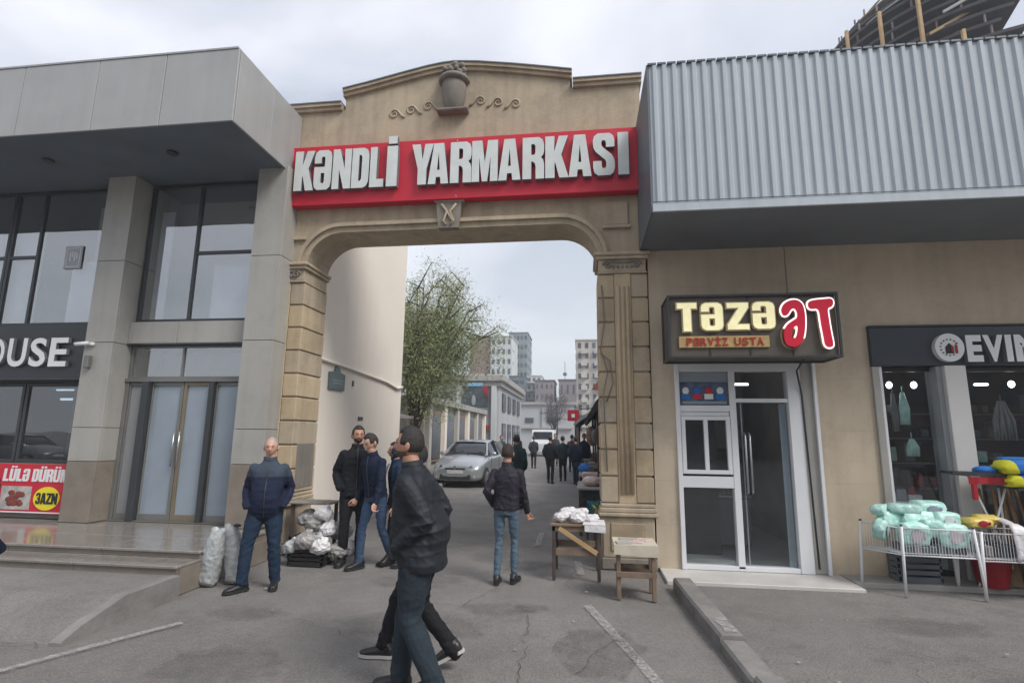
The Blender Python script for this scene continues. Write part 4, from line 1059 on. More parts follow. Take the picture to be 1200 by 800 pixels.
# goods in the window: hanging bags, mop heads, shelf of goods
for i, (x, z, w, h, m, lab) in enumerate([(4.15, 2.05, .09, .42, 'mint', 'teal mop hanging in the shop window'), (4.03, 2.0, .05, .5, 'interior_mid', 'grey bag hanging beside teal mop in shop window'), (4.20, 1.55, .12, .22, 'mint', 'light teal hanger low in the shop window'), (5.3, 1.9, .22, .5, 'interior_mid', 'large grey hanging bag behind glass right of white pillar')]):
    b_ = MB(); b_.tube([(x, 7.65, z+h/2+.08), (x, 7.65, z+h/2)], .006, 5)
    for k in range(7):
        dx = (k-3)/3*w*.5
        b_.tube([(x+dx*.3, 7.65, z+h/2), (x+dx, 7.64+.02*(k % 2), z), (x+dx*1.1, 7.65, z-h/2)], [.01, .022, .012], 6)
    o = b_.build('hanging_goods', MAT[m], base=(x, 7.65, z)); tag(o, lab, 'goods')
shf = thing('display_shelf', 'low shelf with white boxes and red item behind the left display window', 'shelf', (4.05, 7.8, .05))
MB().box(3.76, 4.34, 7.6, 8.0, .55, .58).build('board', MAT['frame_grey'], shf); MB().box(3.76, 4.34, 7.6, 8.0, .85, .88).build('board', MAT['white_plain'], shf)
for x in (3.77, 4.31): MB().box(x, x+.03, 7.6, 7.63, .06, .85).build('leg', MAT['frame_grey'], shf)
for i, (x, w, h, m) in enumerate([(3.80, .14, .10, 'white_plain'), (3.96, .12, .14, 'film'), (4.11, .16, .07, 'white_plain'), (4.14, .06, .16, 'red_pl')]):
    o = MB().box(x, x+w, 7.64+.02*i, 7.82, .885, .885+h, .008).build('boxed_goods', MAT[m], base=(x, 7.7, .885))
    tag(o, ['white box on display shelf at its left end', 'pale grey box on display shelf', 'low white box on the display shelf', 'upright red item on the display shelf'][i], 'box')
bgm = MB(); rnd = random.Random(31)
for i in range(60):
    x = rnd.uniform(4.7, 8.8); z = rnd.choice([.9, 1.3, 1.7, 2.1]); bgm.box(x, x+rnd.uniform(.05, .18), 9.8, 10.1, z, z+rnd.uniform(.08, .3), .01, m=rnd.choice([0, 0, 0, 1, 2]))
for z in (.88, 1.28, 1.68, 2.08): bgm.box(4.6, 8.85, 9.75, 10.15, z-.02, z)
o = bgm.build('stocked_shelves', [MAT['interior_mid'], MAT['mint'], MAT['red_pl']], base=(6.5, 10, .05)); tag(o, 'dim stocked shelves at the back of the home goods shop', 'shelves', kind='stuff')
# ================================================================ STREET BEHIND THE GATE
bw = thing('beige_building', 'pinkish beige rendered building along the left side of the lane', 'building', (-6, 10, 0))
MB().box(-8.5, -4.2, 8.0, 12.05, 0, 7.2).build('wall', MAT['beige_plaster'], bw)
MB().tube([(-4.175, 8.02, 2.83), (-4.175, 9.2, 2.80), (-4.175, 11.0, 2.74), (-4.17, 11.7, 2.66), (-4.17, 12.04, 2.72)], .028, 8).build('pipe', MAT['beige_plaster'], bw)
MB().box(-4.2, -4.185, 8.0, 12.04, 0, .32).build('plinth', MAT['concrete_lt'], bw)
MB().box(-4.2, -4.18, 9.35, 9.40, 2.50, 2.60, .003).build('vent', MAT['frame_dark'], bw)
MB().box(-4.2, -4.18, 9.7, 9.9, 1.90, 1.96, .003).build('vent', MAT['frame_dark'], bw)
npl = thing('street_nameplate', 'dark grey green nameplate with an arched top on the beige wall', 'sign', (-4.18, 8.7, 2.4))
pl = [(8.40, 2.38), (8.98, 2.38), (8.98, 2.66), (8.80, 2.68), (8.75, 2.77), (8.69, 2.80), (8.63, 2.77), (8.58, 2.68), (8.40, 2.66)]
MB().prism(pl, -4.198, -4.165, axis='X').build('plate', mat('slate_green_plate', (.09, .13, .13), .5, bump=.05), npl)
MB().box(-4.164, -4.160, 8.50, 8.88, 2.53, 2.545).add(*(lambda t: (t.v, t.f))(MB().box(-4.164, -4.160, 8.54, 8.84, 2.48, 2.495))).build('plate_line', MAT['film'], npl)

# low pavement along the left of the lane
tag(MB().box(-8, -4.45, 12.1, 60, -.02, .12, .01).build('pavement', MAT['concrete_lt']), 'pavement along the left side of the lane', kind='structure')

def box_building(name, label, x0, x1, y0, y1, h, m, win=None, cornice_m=None, par=.25, floors=None, bays=None, wm=None, sides=('front',), roof=True, group=None, wsize=(.5, .55), zbase=.15, balcony=False, cat='building'):
    b = thing(name, label, cat, ((x0+x1)/2, (y0+y1)/2, 0), group=group)
    MB().box(x0, x1, y0, y1, 0, h).build('wall', m, b)
    if roof: MB().box(x0-par, x1+par, y0-par, y1+par, h+.002, h+par*1.2).build('roof', cornice_m or MAT['coping'], b)
    if floors:
        fh = (h-zbase*h)/floors
        def win_mesh(w, hh, ax):
            t = MB()
            if ax == 'Y': t.box(-w/2, w/2, -.06, .02, -hh/2, hh/2)
            else: t.box(-.06, .06, -w/2, w/2, -hh/2, hh/2)
            me = t.mesh('window'); me.materials.append(wm or MAT['win_far']); return me
        for s in sides:
            L_ = (x1-x0) if s == 'front' else (y1-y0)
            nb = bays if s == 'front' else max(2, int(bays*(y1-y0)/(x1-x0)))
            bwid = L_/nb
            me = win_mesh(bwid*wsize[0], fh*wsize[1], 'Y' if s == 'front' else 'X')
            for r in range(floors):
                for c in range(nb):
                    z = zbase*h+(r+.5)*fh
                    if s == 'front': p = (x0+(c+.5)*bwid, y0, z)
                    else: p = (x0 if s == 'left' else x1, y0+(c+.5)*bwid, z)
                    o = bpy.data.objects.new('window', me); COL.objects.link(o); o.parent = b
                    o.location = Vector(p)-wloc(b)
            if balcony and s == 'front':
                for r in range(floors):
                    z = zbase*h+(r+.12)*fh
                    MB().box(x0, x1, y0-.5, y0-.001, z, z+.25).build('balcony', cornice_m or MAT['coping'], b)
    return b
MAT['win_far'] = mat('far_window_glass', (.07, .08, .10), .25, bump=0, rnd=.35)
MAT['brown_far'] = mat('brown_facade', (.24, .165, .13), .85, scale=.5, bump=0)
MAT['white_far'] = mat('pale_green_white_facade', (.52, .55, .54), .8, scale=.3, bump=0, var=.05)
MAT['grey_far'] = mat('grey_green_facade', (.20, .24, .25), .8, scale=.3, bump=0)
MAT['dkgrey_far'] = mat('dark_grey_facade', (.13, .155, .18), .7, scale=.3, bump=0)
MAT['mauve_far'] = mat('mauve_brown_facade', (.24, .205, .215), .85, scale=.3, bump=0)
MAT['cream_far'] = mat('cream_facade', (.50, .47, .43), .85, scale=.2, bump=0, var=.08, streak=.15)
MAT['grey_white'] = mat('grey_white_facade', (.40, .41, .42), .8, scale=.5, bump=0, var=.08)
# far towers (about 70-110 m away)
k = 100/70
box_building('brown_tower', 'brown brick apartment tower partly behind the willow tree', -21.5, -17.3, 100, 112, 20.2, MAT['brown_far'], floors=8, bays=4, sides=('front',), par=.2, wm=MAT['brown_far'])
tw = box_building('white_tower', 'white gridded apartment tower standing right of the brown tower', -17.25, -13.2, 99, 108, 20.0, MAT['white_far'], floors=9, bays=4, par=.15, cornice_m=MAT['white_far'], wsize=(.45, .5))
box_building('grey_tower', 'grey green glazed tower attached right of the white tower', -15.2, -11.3, 109, 118, 22.6, MAT['grey_far'], floors=10, bays=5, par=.15, sides=('front', 'right'), cornice_m=MAT['grey_far'], wsize=(.6, .4))
box_building('dark_glass_block', 'dark grey office block left of the small balconied block', -12.6, -9.9, 91, 99, 11.6, MAT['dkgrey_far'], floors=5, bays=3, par=.1, wsize=(.8, .3), cornice_m=MAT['dkgrey_far'])
box_building('balcony_block', 'pale balconied block between dark office and mauve block', -10.0, -7.4, 96, 104, 12.2, MAT['white_far'], floors=7, bays=3, par=.1, balcony=True, cornice_m=MAT['white_far'])
box_building('mauve_block', 'mauve brown low block right of the balconied block', -8.2, -4.9, 92, 100, 10.9, MAT['mauve_far'], floors=5, bays=4, par=.15, wsize=(.35, .4))
box_building('stair_tower', 'dark brown square block with two windows and small roof mast', -4.1, -1.05, 92, 100, 11.0, MAT['mauve_far'], floors=3, bays=3, par=.15, wsize=(.3, .5))
o = MB().tube([(-3.1, 94, 11.2), (-3.1, 94, 14.5)], .05, 5).ell((-3.1, 94, 12.3), .35, .35, .35).build('roof_mast', MAT['coping'], base=(-3.1, 94, 11.2)); tag(o, 'thin mast and dark tank on roof of the brown square block', 'mast')
cb_ = box_building('cream_apartment_block', 'tall cream apartment block at the right end of the lane', -.75, 3.4, 62, 82, 12.6, MAT['cream_far'], floors=9, bays=5, par=.1, sides=('front', 'left'), cornice_m=MAT['cream_far'], wsize=(.42, .5), balcony=False)
for i, z in enumerate([2.6, 4.0, 5.4, 6.8, 8.2, 9.6, 11.0]):
    MB().box(-.2, .5, 61.5, 61.99, z, z+.5).build('balcony', MAT['cream_far'], cb_); MB().box(1.3, 2.1, 61.5, 61.99, z, z+.5).build('balcony', MAT['grey_white'], cb_)
# end-of-lane one storey white building
wb = box_building('white_low_building', 'low white building closing the end of the lane', -8.6, -1.0, 58, 64, 4.9, MAT['grey_white'], par=.25, cornice_m=MAT['concrete_lt'])
for x in (-5.75, -3.4): MB().box(x-.45, x+.45, 57.9, 57.99, 3.0, 3.5).build('window', MAT['win_far'], wb)
MB().box(-4.4, -4.0, 57.8, 57.99, 0, 4.6).build('pilaster', MAT['grey_white'], wb); MB().box(-8.2, -1.2, 57.7, 57.99, 2.35, 2.5).build('ledge', MAT['concrete_lt'], wb)
box_building('stepped_white_building', 'low grey white building behind the bare tree', -3.2, 2.2, 66, 72, 4.4, MAT['grey_white'], floors=1, bays=4, par=.2)

# left side buildings of the lane
kb_ = thing('brown_kiosk', 'low brown shed with tin roof under the willow tree', 'kiosk', (-6.2, 14.2, 0))
MB().box(-7.6, -5.2, 12.4, 14.9, .0, 2.05).build('wall', mat('pinkish_brown_boarding', (.23, .155, .13), .9, scale=4, bump=.3, bscale=12, var=.25), kb_)
MB().prism([(-8, 2.5), (-7.8, 2.65), (-4.85, 2.15), (-4.85, 2.07)], 12.25, 15.1).build('roof', MAT['mauve_far'], kb_)
MB().box(-5.2, -5.16, 13.0, 14.2, 1.0, 1.8).build('window', MAT['win_far'], kb_)
cw = thing('cream_row_building', 'cream row building with pilasters and green framed windows beside the lane', 'building', (-6.5, 22, 0))
MB().box(-9, -5.3, 17.6, 28.2, 0, 2.7).build('wall', MAT['cream_far'], cw)
MB().box(-9.1, -5.05, 17.5, 28.3, 2.7, 2.92).build('cornice', MAT['concrete_lt'], cw)
for i in range(6):
    y = 17.7+i*2.05
    MB().box(-5.3, -5.12, y, y+.32, .0, 2.69).build('pilaster', MAT['beige_plaster'] if i % 2 else MAT['cream_far'], cw)
    if i < 5:
        f = MB().box(-5.31, -5.22, y+.55, y+1.85, .7, 2.4).build('window_frame', mat('green_frame', (.13, .24, .19), .6, bump=0) if i % 2 else MAT['brown_far'], cw)
        MB().box(-5.225, -5.2, y+.65, y+1.75, .8, 2.3).build('pane', MAT['win_far'], f)
bb = thing('billboard_building', 'two storey grey white corner building carrying a dark poster', 'building', (-6.5, 32, 0))
MB().box(-9.5, -4.6, 29.3, 40, 0, 4.55).build('wall', MAT['grey_white'], bb)
MB().box(-9.9, -4.3, 29.0, 40.2, 4.55, 4.95, .05).build('cornice', MAT['concrete_lt'], bb)
MB().box(-9.7, -4.45, 29.15, 40.1, 4.30, 4.545).build('cornice_band', MAT['concrete_lt'], bb)
for x in (-6.95, -5.0): MB().box(x, x+.28, 29.12, 29.3, 0, 4.3).build('pilaster', MAT['white_far'], bb)
MB().box(-8.6, -7.2, 29.22, 29.3, 2.4, 4.0).build('window', MAT['win_far'], bb)
MB().box(-6.4, -5.4, 29.2, 29.3, .1, 1.9).build('doorway', MAT['brown_far'], bb)
MB().box(-6.6, -5.1, 28.7, 29.2, 1.95, 2.15).build('door_canopy', MAT['red_pl'], bb)
MB().box(-6.5, -5.3, 29.1, 29.3, 2.2, 2.7).build('name_board', MAT['white_far'], bb)
for i in range(4): MB().box(-4.6, -4.52, 30.4+i*2.3, 31.7+i*2.3, 1.0, 2.3).build('window', MAT['win_far'], bb); MB().box(-4.6, -4.52, 30.4+i*2.3, 31.7+i*2.3, 3.0, 4.0).build('window', MAT['win_far'], bb)
po = thing('billboard', 'dark poster with red corner and blue strip on the corner building', 'billboard', (-6, 29, 2.8))
MB().box(-6.55, -5.15, 28.95, 29.05, 2.85, 4.25).build('board', mat('dark_picture', (.05, .065, .07), .5, scale=2, bump=0, var=.7), po)
MB().box(-6.55, -5.15, 28.93, 28.945, 2.72, 3.1).build('lower_band', mat('green_grey_band', (.13, .18, .17), .5, bump=0), po)
MB().prism([(-5.5, 4.25), (-5.15, 4.25), (-5.15, 3.6)], 28.93, 28.945).build('red_corner', MAT['red_pl'], po)
MB().box(-6.3, -5.45, 28.93, 28.945, 4.28, 4.46).build('blue_strip', mat('sky_blue_strip', (.20, .42, .62), .5, bump=0), po)
MB().ell((-5.95, 28.93, 3.5), .12, .01, .3).build('figure_print', MAT['film'], po)
# red sign and market stalls on the right, behind the gate
rs = thing('red_sign', 'small red square sign hanging over the right hand stalls', 'sign', (-.1, 22, 2.2))
MB().box(-.62, -.15, 21.5, 21.55, 2.22, 2.66).build('board', MAT['red_pl'], rs); MB().box(-.46, -.33, 21.47, 21.495, 2.36, 2.50).build('print', MAT['white_far'], rs)
MB().tube([(-.1, 21.52, 2.7), (.6, 21.52, 2.75)], .02, 5).build('bracket', MAT['frame_dark'], rs)

# willow tree ------------------------------------------------------
def tree(name, label, base, trunk_h, crown, nleaf, leafm, seed, r0=.16, droop=.5, lsize=.07, nb=9, spread=1.0):
    rnd = random.Random(seed)
    t = thing(name, label, 'tree', base)
    bx, by, bz = base
    tb = MB(); pts = [(bx, by, bz)]
    for i in range(1, 5): pts.append((bx+rnd.uniform(-.06, .06)*i, by+rnd.uniform(-.06, .06)*i, bz+trunk_h*i/4))
    tb.tube(pts, [r0*(1.25 if i == 0 else 1-i*.12) for i in range(5)], 10); tb.build('trunk', MAT['bark'], t)
    top = Vector(pts[-1]); (cx, cy, cz), (rx, ry, rz) = crown
    br = MB(); tips = []
    for i in range(nb):
        a = 2*PI*i/nb+rnd.uniform(-.3, .3); e = rnd.uniform(.25, 1.25)
        tgt = Vector((cx+rx*.75*math.cos(a)*math.cos(e)*spread, cy+ry*.75*math.sin(a)*math.cos(e)*spread, cz+rz*(.85*math.sin(e)-.05)))
        m1 = top.lerp(tgt, .45)+Vector((rnd.uniform(-.2, .2), rnd.uniform(-.2, .2), .25*rz*.4))
        s0 = Vector(pts[rnd.choice([3, 4, 4])])
        br.tube([s0, m1, tgt], [r0*.5, r0*.26, r0*.08], 6)
        for k in range(6):
            b0 = m1.lerp(tgt, rnd.uniform(-.5, 1)); d = Vector((rnd.uniform(-1, 1), rnd.uniform(-1, 1), rnd.uniform(-.1, 1.2))).normalized()
            b1 = b0+d*rnd.uniform(.25, .55)*rx
            b2 = b1+Vector((d.x*.5, d.y*.5, d.z*.3-droop*.3))*rx*.35
            br.tube([b0, b1, b2], [r0*.16, r0*.08, r0*.03], 5); tips += [(b0, b1), (b1, b2)]
            for q in range(2):
                c0 = b0.lerp(b1, rnd.uniform(.4, 1)); c1 = c0+Vector((rnd.uniform(-1, 1), rnd.uniform(-1, 1), rnd.uniform(-.6, 1.1)))*rx*.22
                br.tube([c0, c1], [r0*.05, r0*.02], 4); tips.append((c0, c1))
    br.build('branches', MAT['bark'], t)
    if nleaf:
        lf = MB()
        for i in range(nleaf):
            a, b = tips[rnd.randrange(len(tips))]
            p = a.lerp(b, rnd.random())+Vector((rnd.gauss(0, 1), rnd.gauss(0, 1), rnd.gauss(0, 1)))*rx*.085
            p.z -= droop*rnd.random()**2*rz*.30
            u = Vector((rnd.uniform(-1, 1), rnd.uniform(-1, 1), rnd.uniform(-1.6, .4))).normalized(); w = u.cross(Vector((rnd.uniform(-1, 1), rnd.uniform(-1, 1), .2))).normalized()
            s = lsize*rnd.uniform(.6, 1.4)
            lf.add([p-w*s*.22, p+u*s*.9-w*s*.1, p+u*s*1.6, p+u*s*.9+w*s*.25], [(0, 1, 2, 3)])
        me = bpy.data.meshes.new('crown'); off = wloc(t)
        me.from_pydata([tuple(Vector(v)-off) for v in lf.v], [], lf.f); me.update()
        link_mesh('crown', me, leafm, t)
    return t
tree('willow_tree', 'large pale green spring willow behind the beige building', (-4.95, 15.6, 0), 2.2, ((-4.3, 15.6, 4.15), (1.85, 1.8, 3.0)), 56000, MAT['leaf'], 11, .15, 1.5, .055, nb=22)
tree('bare_tree', 'small dark leafless tree in front of the low white buildings', (-2.6, 52, 0), 1.9, ((-2.6, 52, 4.0), (1.9, 1.9, 2.0)), 3500, mat('grey_twigs', (.10, .09, .095), .9, bump=0), 5, .14, .1, .09, nb=10)
tree('green_bush_tree', 'dark green leafy tree low behind the brown shed', (-8.2, 16.0, 0), 1.2, ((-8.0, 16.0, 3.2), (1.9, 1.6, 1.6)), 7000, mat('dark_green_leaves', (.055, .075, .03), .8, bump=0, scale=1.5, var=.4), 21, .12, .7, .10, nb=8)

# unfinished round tower behind the corrugated front --------------------
tw = thing('unfinished_round_tower', 'unfinished dark building with curved edge and timber props above metal roof', 'building', (17, 30, 0))
slabm = mat('raw_concrete_underside', (.065, .058, .058), .9, scale=.6, bump=.2, bscale=3, var=.3)
slabe = mat('pale_slab_edge', (.36, .35, .36), .9, bump=0)
cx, cy, rr_ = 22.0, 31.0, 7.9
def arc(a0, a1, n, r, z): return [(cx+r*math.cos(a0+(a1-a0)*i/n), cy+r*math.sin(a0+(a1-a0)*i/n), z) for i in range(n+1)]
for fl_ in range(17):
    z = 17.0+fl_*.62; rr = float(np.interp(z, [20, 23.4, 25.0, 26.2, 27.2], [8.0, 7.7, 6.4, 4.9, 3.0]))
    a0, a1 = PI*.82, PI*(1.365+.010*((fl_*7)%5))
    o_ = arc(a0, a1, 26, rr, 0); n = len(o_)
    v = [(x, y, z) for x, y, _ in o_]+[(x, y, z+.16) for x, y, _ in o_]+[(cx, cy, z), (cx, cy, z+.16)]
    f = [(i, i+1, 2*n) for i in range(n-1)]+[(n+i+1, n+i, 2*n+1) for i in range(n-1)]
    MB().add(v, f+[(i, n+i, n+i+1, i+1) for i in range(n-1)]).build('floor_slab', slabm, tw)
    e = MB()
    if fl_ % 2 == 0:
        i = (fl_*5) % 13+5
        if i+4 < n: e.tube([(x, y, z+.10+.06*j) for j, (x, y, _) in enumerate(arc(a0+(a1-a0)*i/26, a0+(a1-a0)*(i+4)/26, 4, rr+.06, 0))], .05, 5)
        if e.v: e.build('edge_plank', slabe if fl_ % 4 else MAT['wood_light'], tw)
    rb_ = MB()
    for i in range(1, 26):
        a = a0+(a1-a0)*i/26
        if (i*7+fl_*3) % 5 == 0: rb_.box(cx+(rr-.12)*math.cos(a)-.035, cx+(rr-.12)*math.cos(a)+.035, cy+(rr-.12)*math.sin(a)-.035, cy+(rr-.12)*math.sin(a)+.035, z+.161, z+.619)
    tag(rb_.build('rib_posts', MAT['mauve_far'] if fl_ % 3 else MAT['wood'], tw), kind='stuff')
    # inner dark wall closes off the view between slabs
    c_ = arc(a0, a1, 26, rr-1.1, 0); v = [(x, y, z+.16) for x, y, _ in c_]+[(x, y, z+.62) for x, y, _ in c_]
    MB().add(v, [(i, i+1, n+i+1, n+i) for i in range(n-1)]).build('inner_wall', slabm, tw)
for i, a in enumerate([1.12, 1.19, 1.255, 1.312]):
    x, y = cx+(rr_+.2)*math.cos(PI*a), cy+(rr_+.2)*math.sin(PI*a)
    MB().box(x-.07, x+.07, y-.07, y+.07, 15.5, (23.55, 23.25, 24.2, 20.2)[i]).build('timber_prop', MAT['wood_light'], tw)
for i in range(5):
    a = PI*1.20+i*.07; z = 18.2+i*.8
    p = Vector((cx+(rr_+.3)*math.cos(a), cy+(rr_+.3)*math.sin(a), z)); 
    MB().obox(p, p+Vector((2.0, -.3, 1.0)), .09, .13).build('loose_plank', MAT['wood_light'] if i % 2 else slabe, tw)

# across the road, behind the camera: what the shop glass reflects -------
box_building('opposite_block', 'pale apartment block across the road seen only in the glass', -30, -8, -42, -30, 13, MAT['cream_far'], par=.2)
box_building('opposite_shop', 'grey shop across the road seen only in the glass', -6, 12, -40, -28, 7, MAT['mauve_far'], par=.2)
box_building('opposite_house', 'brown building across the road seen only in the glass', 14, 34, -44, -30, 17, MAT['brown_far'], par=.2)
ws = []
for name in ('opposite_block', 'opposite_shop', 'opposite_house'):
    b = bpy.data.objects[name]; 
    x0, x1, y1, h = {'opposite_block': (-30, -8, -30, 13), 'opposite_shop': (-6, 12, -28, 7), 'opposite_house': (14, 34, -30, 17)}[name]
    me = MB().box(-.7, .7, -.02, .06, -.8, .8).mesh('window'); me.materials.append(MAT['win_far'])
    for zf in range(int(h/3.1)):
        for i in range(int((x1-x0)/3.2)):
            o = bpy.data.objects.new('window', me); COL.objects.link(o); o.parent = b; o.location = Vector((x0+1.9+i*3.2, y1, 1.9+zf*3.1))-wloc(b)

# ================================================================ CAR
def make_car(label, paint, loc, rz, group=None, plate=True):
    c = thing('parked_car', label, 'car', loc, rz, group)
    # local: front toward -Y, x to the side; length 4.0 width 1.72 height 1.48
    W = .86
    st = [ # y, z_bottom, z_shoulder, half width low, half width shoulder, z_top(hood), crown
        (-2.00, .34, .52, .56, .58, .60), (-1.93, .22, .58, .72, .70, .68), (-1.80, .19, .66, .80, .78, .78), (-1.50, .18, .76, .845, .82, .90), (-1.05, .18, .84, .855, .84, 1.00),
        (-.80, .18, .88, .855, .845, 1.03), (0, .18, .92, .86, .85, 1.02), (.9, .19, .95, .86, .845, 1.03), (1.5, .20, .97, .85, .82, 1.04), (1.85, .26, .95, .80, .76, 1.02), (1.97, .36, .85, .70, .66, .93)]
    v = []; 
    for y, zb, zs, wl, ws, zt in st:
        half = [(0, zb), (wl*.8, zb), (wl*.97, zb+.07), (wl, (zb+zs)*.5), (wl*.995, zs-.08), (ws, zs), (ws*.90, zs+(zt-zs)*.55), (ws*.55, zt-.012), (0, zt)]
        ring = half+[(-x, z) for x, z in half[-2:0:-1]]
        v += [(x, y, z) for x, z in ring]
    n = 16; f = []
    for i in range(len(st)-1):
        for j in range(n): f.append((i*n+j, i*n+(j+1) % n, (i+1)*n+(j+1) % n, (i+1)*n+j))
    f += [list(range(n)), list(range(len(st)*n-1, (len(st)-1)*n-1, -1))]
    body = MB().add(v, f, 0, True).build('body', paint, c, local=True)
    s = body.modifiers.new('s', 'SUBSURF'); s.levels = 1; s.render_levels = 1
    # greenhouse glass, then roof and pillars in paint
    g = [(-.98, .98, .74, .80), (-.32, 1.40, .58, .60), (.2, 1.465, .57, .58), (.95, 1.45, .56, .58), (1.55, 1.34, .53, .56), (1.88, .99, .60, .62)]
    v = []
    gb = [(-.98, .95, .76), (-.32, .96, .78), (.2, .97, .79), (.95, .98, .78), (1.55, .99, .74), (1.88, .97, .62)]
    for (y, zt, wt, _), (_, zb, wb) in zip(g, gb):
        v += [(-wb, y, zb), (-wt, y, zt-.03), (-wt*.85, y, zt), (wt*.85, y, zt), (wt, y, zt-.03), (wb, y, zb)]
    f = [(i*6+j, i*6+j+1, i*6+7+j, i*6+6+j) for i in range(5) for j in range(5)]+[(0, 1, 2, 3, 4, 5), tuple(range(35, 29, -1))]
    MB().add(v, f, 0, True).build('windows', MAT['car_glass'], c, local=True)
    r = MB()
    rv = []
    for y, zt, wt in ((-.36, 1.395, .585), (.2, 1.468, .585), (.95, 1.455, .575), (1.50, 1.37, .545)):
        rv += [(-wt, y, zt-.035), (-wt*.86, y, zt+.008), (0, y, zt+.02), (wt*.86, y, zt+.008), (wt, y, zt-.035)]
    r.add(rv, [(i*5+j, i*5+j+1, i*5+6+j, i*5+5+j) for i in range(3) for j in range(4)], 0, True)
    r.build('roof', paint, c, local=True)
    for s_ in (-1, 1):
        MB().obox((s_*.77, -1.0, .97), (s_*.585, -.34, 1.38), .05, .05).build('windscreen_pillar', paint, c, local=True)
        MB().obox((s_*.795, .35, .96), (s_*.585, .38, 1.45), .06, .10).build('door_pillar', MAT['frame_dark'], c, local=True)
        MB().obox((s_*.75, 1.35, .98), (s_*.56, 1.25, 1.40), .07, .22).build('rear_pillar', paint, c, local=True)
        MB().ell((s_*.90, -.62, 1.02), .10, .06, .075, 12, 8).build('wing_mirror', paint, c, local=True)
        # lamps wrap the corner
        MB().add([(s_*.36, -1.955, .62), (s_*.60, -1.90, .60), (s_*.76, -1.66, .64), (s_*.74, -1.52, .78), (s_*.60, -1.72, .76), (s_*.40, -1.90, .70)], [(0, 1, 4, 5), (1, 2, 3, 4)], 0, True).build('headlight', MAT['lamp_glass'], c, local=True)
        MB().add([(s_*.44, -1.967, .635), (s_*.60, -1.93, .62), (s_*.60, -1.83, .70), (s_*.46, -1.915, .69)], [(0, 1, 2, 3)]).build('lamp_inner', MAT['frame_dark'], c, local=True)
        MB().lathe([(.05, 0), (.055, .02), (.03, .03)], 0, 0, 12).build('fog_lamp', MAT['lamp_glass'], c, local=True).matrix_local = Matrix.Translation((s_*.60, -1.93, .34)) @ Matrix.Rotation(R(90), 4, 'X')
        MB().box(s_*.862-.004, s_*.862+.004, -.75, -.742, .32, .93).box(s_*.864-.004, s_*.864+.004, .30, .308, .32, .95).box(s_*.85-.02, s_*.85+.02, -1.2, 1.1, .38, .42).build('door_seam', MAT['frame_dark'], c, local=True)
        for y in (-1.32, 1.22):
            t = MB(); prof = [(.20, -.10), (.29, -.105), (.315, -.08), (.315, .08), (.29, .105), (.20, .10)]
            vv = []; nn = 24
            for rr, xx in prof:
                for j in range(nn): vv.append((s_*.765+xx, y+rr*math.cos(2*PI*j/nn), .315+rr*math.sin(2*PI*j/nn)))
            t.add(vv, [(i*nn+j, i*nn+(j+1) % nn, (i+1)*nn+(j+1) % nn, (i+1)*nn+j) for i in range(5) for j in range(nn)], 0, True)
            w = t.build('wheel', MAT['tyre'], c, local=True)
            q = MB(); q.tube([(s_*.80, y, .315), (s_*.868, y, .315)], .19, 20, smooth=False)
            for k in range(7):
                a = 2*PI*k/7; q.obox((s_*.872, y, .315), (s_*.872, y+.185*math.cos(a), .315+.185*math.sin(a)), .05, .02, up=(1, 0, 0))
            q.build('rim', MAT['rim'], w, local=True)
    MB().box(-.52, .52, -1.985, -1.93, .255, .44, .03).build('lower_grille', MAT['frame_dark'], c, local=True)
    MB().box(-.34, .34, -2.0, -1.93, .56, .615, .015).build('upper_grille', MAT['frame_dark'], c, local=True)
    MB().box(-.26, .26, -2.012, -1.99, .44, .545, .005).build('number_plate', MAT['plate_white'], c, local=True)
    MB().prism([(0, .54), (.055, .62), (0, .70), (-.055, .62)], -2.012, -1.985).build('badge', MAT['chrome'], c, local=True)
    MB().tube([(-.55, -1.02, 1.0), (-.1, -.80, 1.11)], .01, 5).tube([(.1, -1.05, 1.0), (.55, -.83, 1.09)], .01, 5).build('wipers', MAT['frame_dark'], c, local=True)
    return c
car = make_car('silver hatchback parked at the left of the lane beyond the gate', MAT['car_silver'], (-3.85, 18.9, 0), R(-5))
c2 = make_car('grey hatchback parked across the road, reflected in the left shop glass', mat('grey_car_paint', (.20, .21, .22), .3, metal=.5, bump=0, coat=.5), (-25.8, -7.5, 0), R(90))
van = thing('white_van', 'white van far down the lane behind the walking people', 'van', (-3.3, 46, 0))
vb = MB().prism([(-1.9, .35), (1.0, .35), (2.2, .35), (2.25, 1.0), (1.6, 1.25), (1.15, 2.1), (-1.9, 2.15)], -.9, .9)
vb2 = MB(); vb2.add([(-y, -x, z) for x, y, z in vb.v], vb.f)
o = vb2.build('body', MAT['white_plain'], van, local=True)
MB().box(-.78, .78, -1.62, -1.30, 1.35, 1.95, .05).build('windscreen', MAT['car_glass'], van, local=True)
for s_ in (-1, 1):
    for y in (-1.4, 1.2): MB().tube([(s_*.75, y, .35), (s_*.93, y, .35)], .34, 16, smooth=False).build('wheel', MAT['tyre'], van, local=True)
    MB().box(s_*.62-.14, s_*.62+.14, -2.27, -2.2, .72, .9, .02).build('headlight', MAT['lamp_glass'], van, local=True)

# thin air: far things pale a little
hm = bpy.data.materials.new('thin_haze'); hm.use_nodes = True
nt = hm.node_tree; nt.nodes.clear(); ho = nt.nodes.new('ShaderNodeOutputMaterial'); pv = nt.nodes.new('ShaderNodeVolumePrincipled')
pv.inputs['Color'].default_value = (.90, .94, 1, 1); pv.inputs['Density'].default_value = .0022; nt.links.new(pv.outputs[0], ho.inputs['Volume'])
tag(MB().box(-80, 80, -60, 135, -1.2, 32).build('haze', hm), kind='stuff')
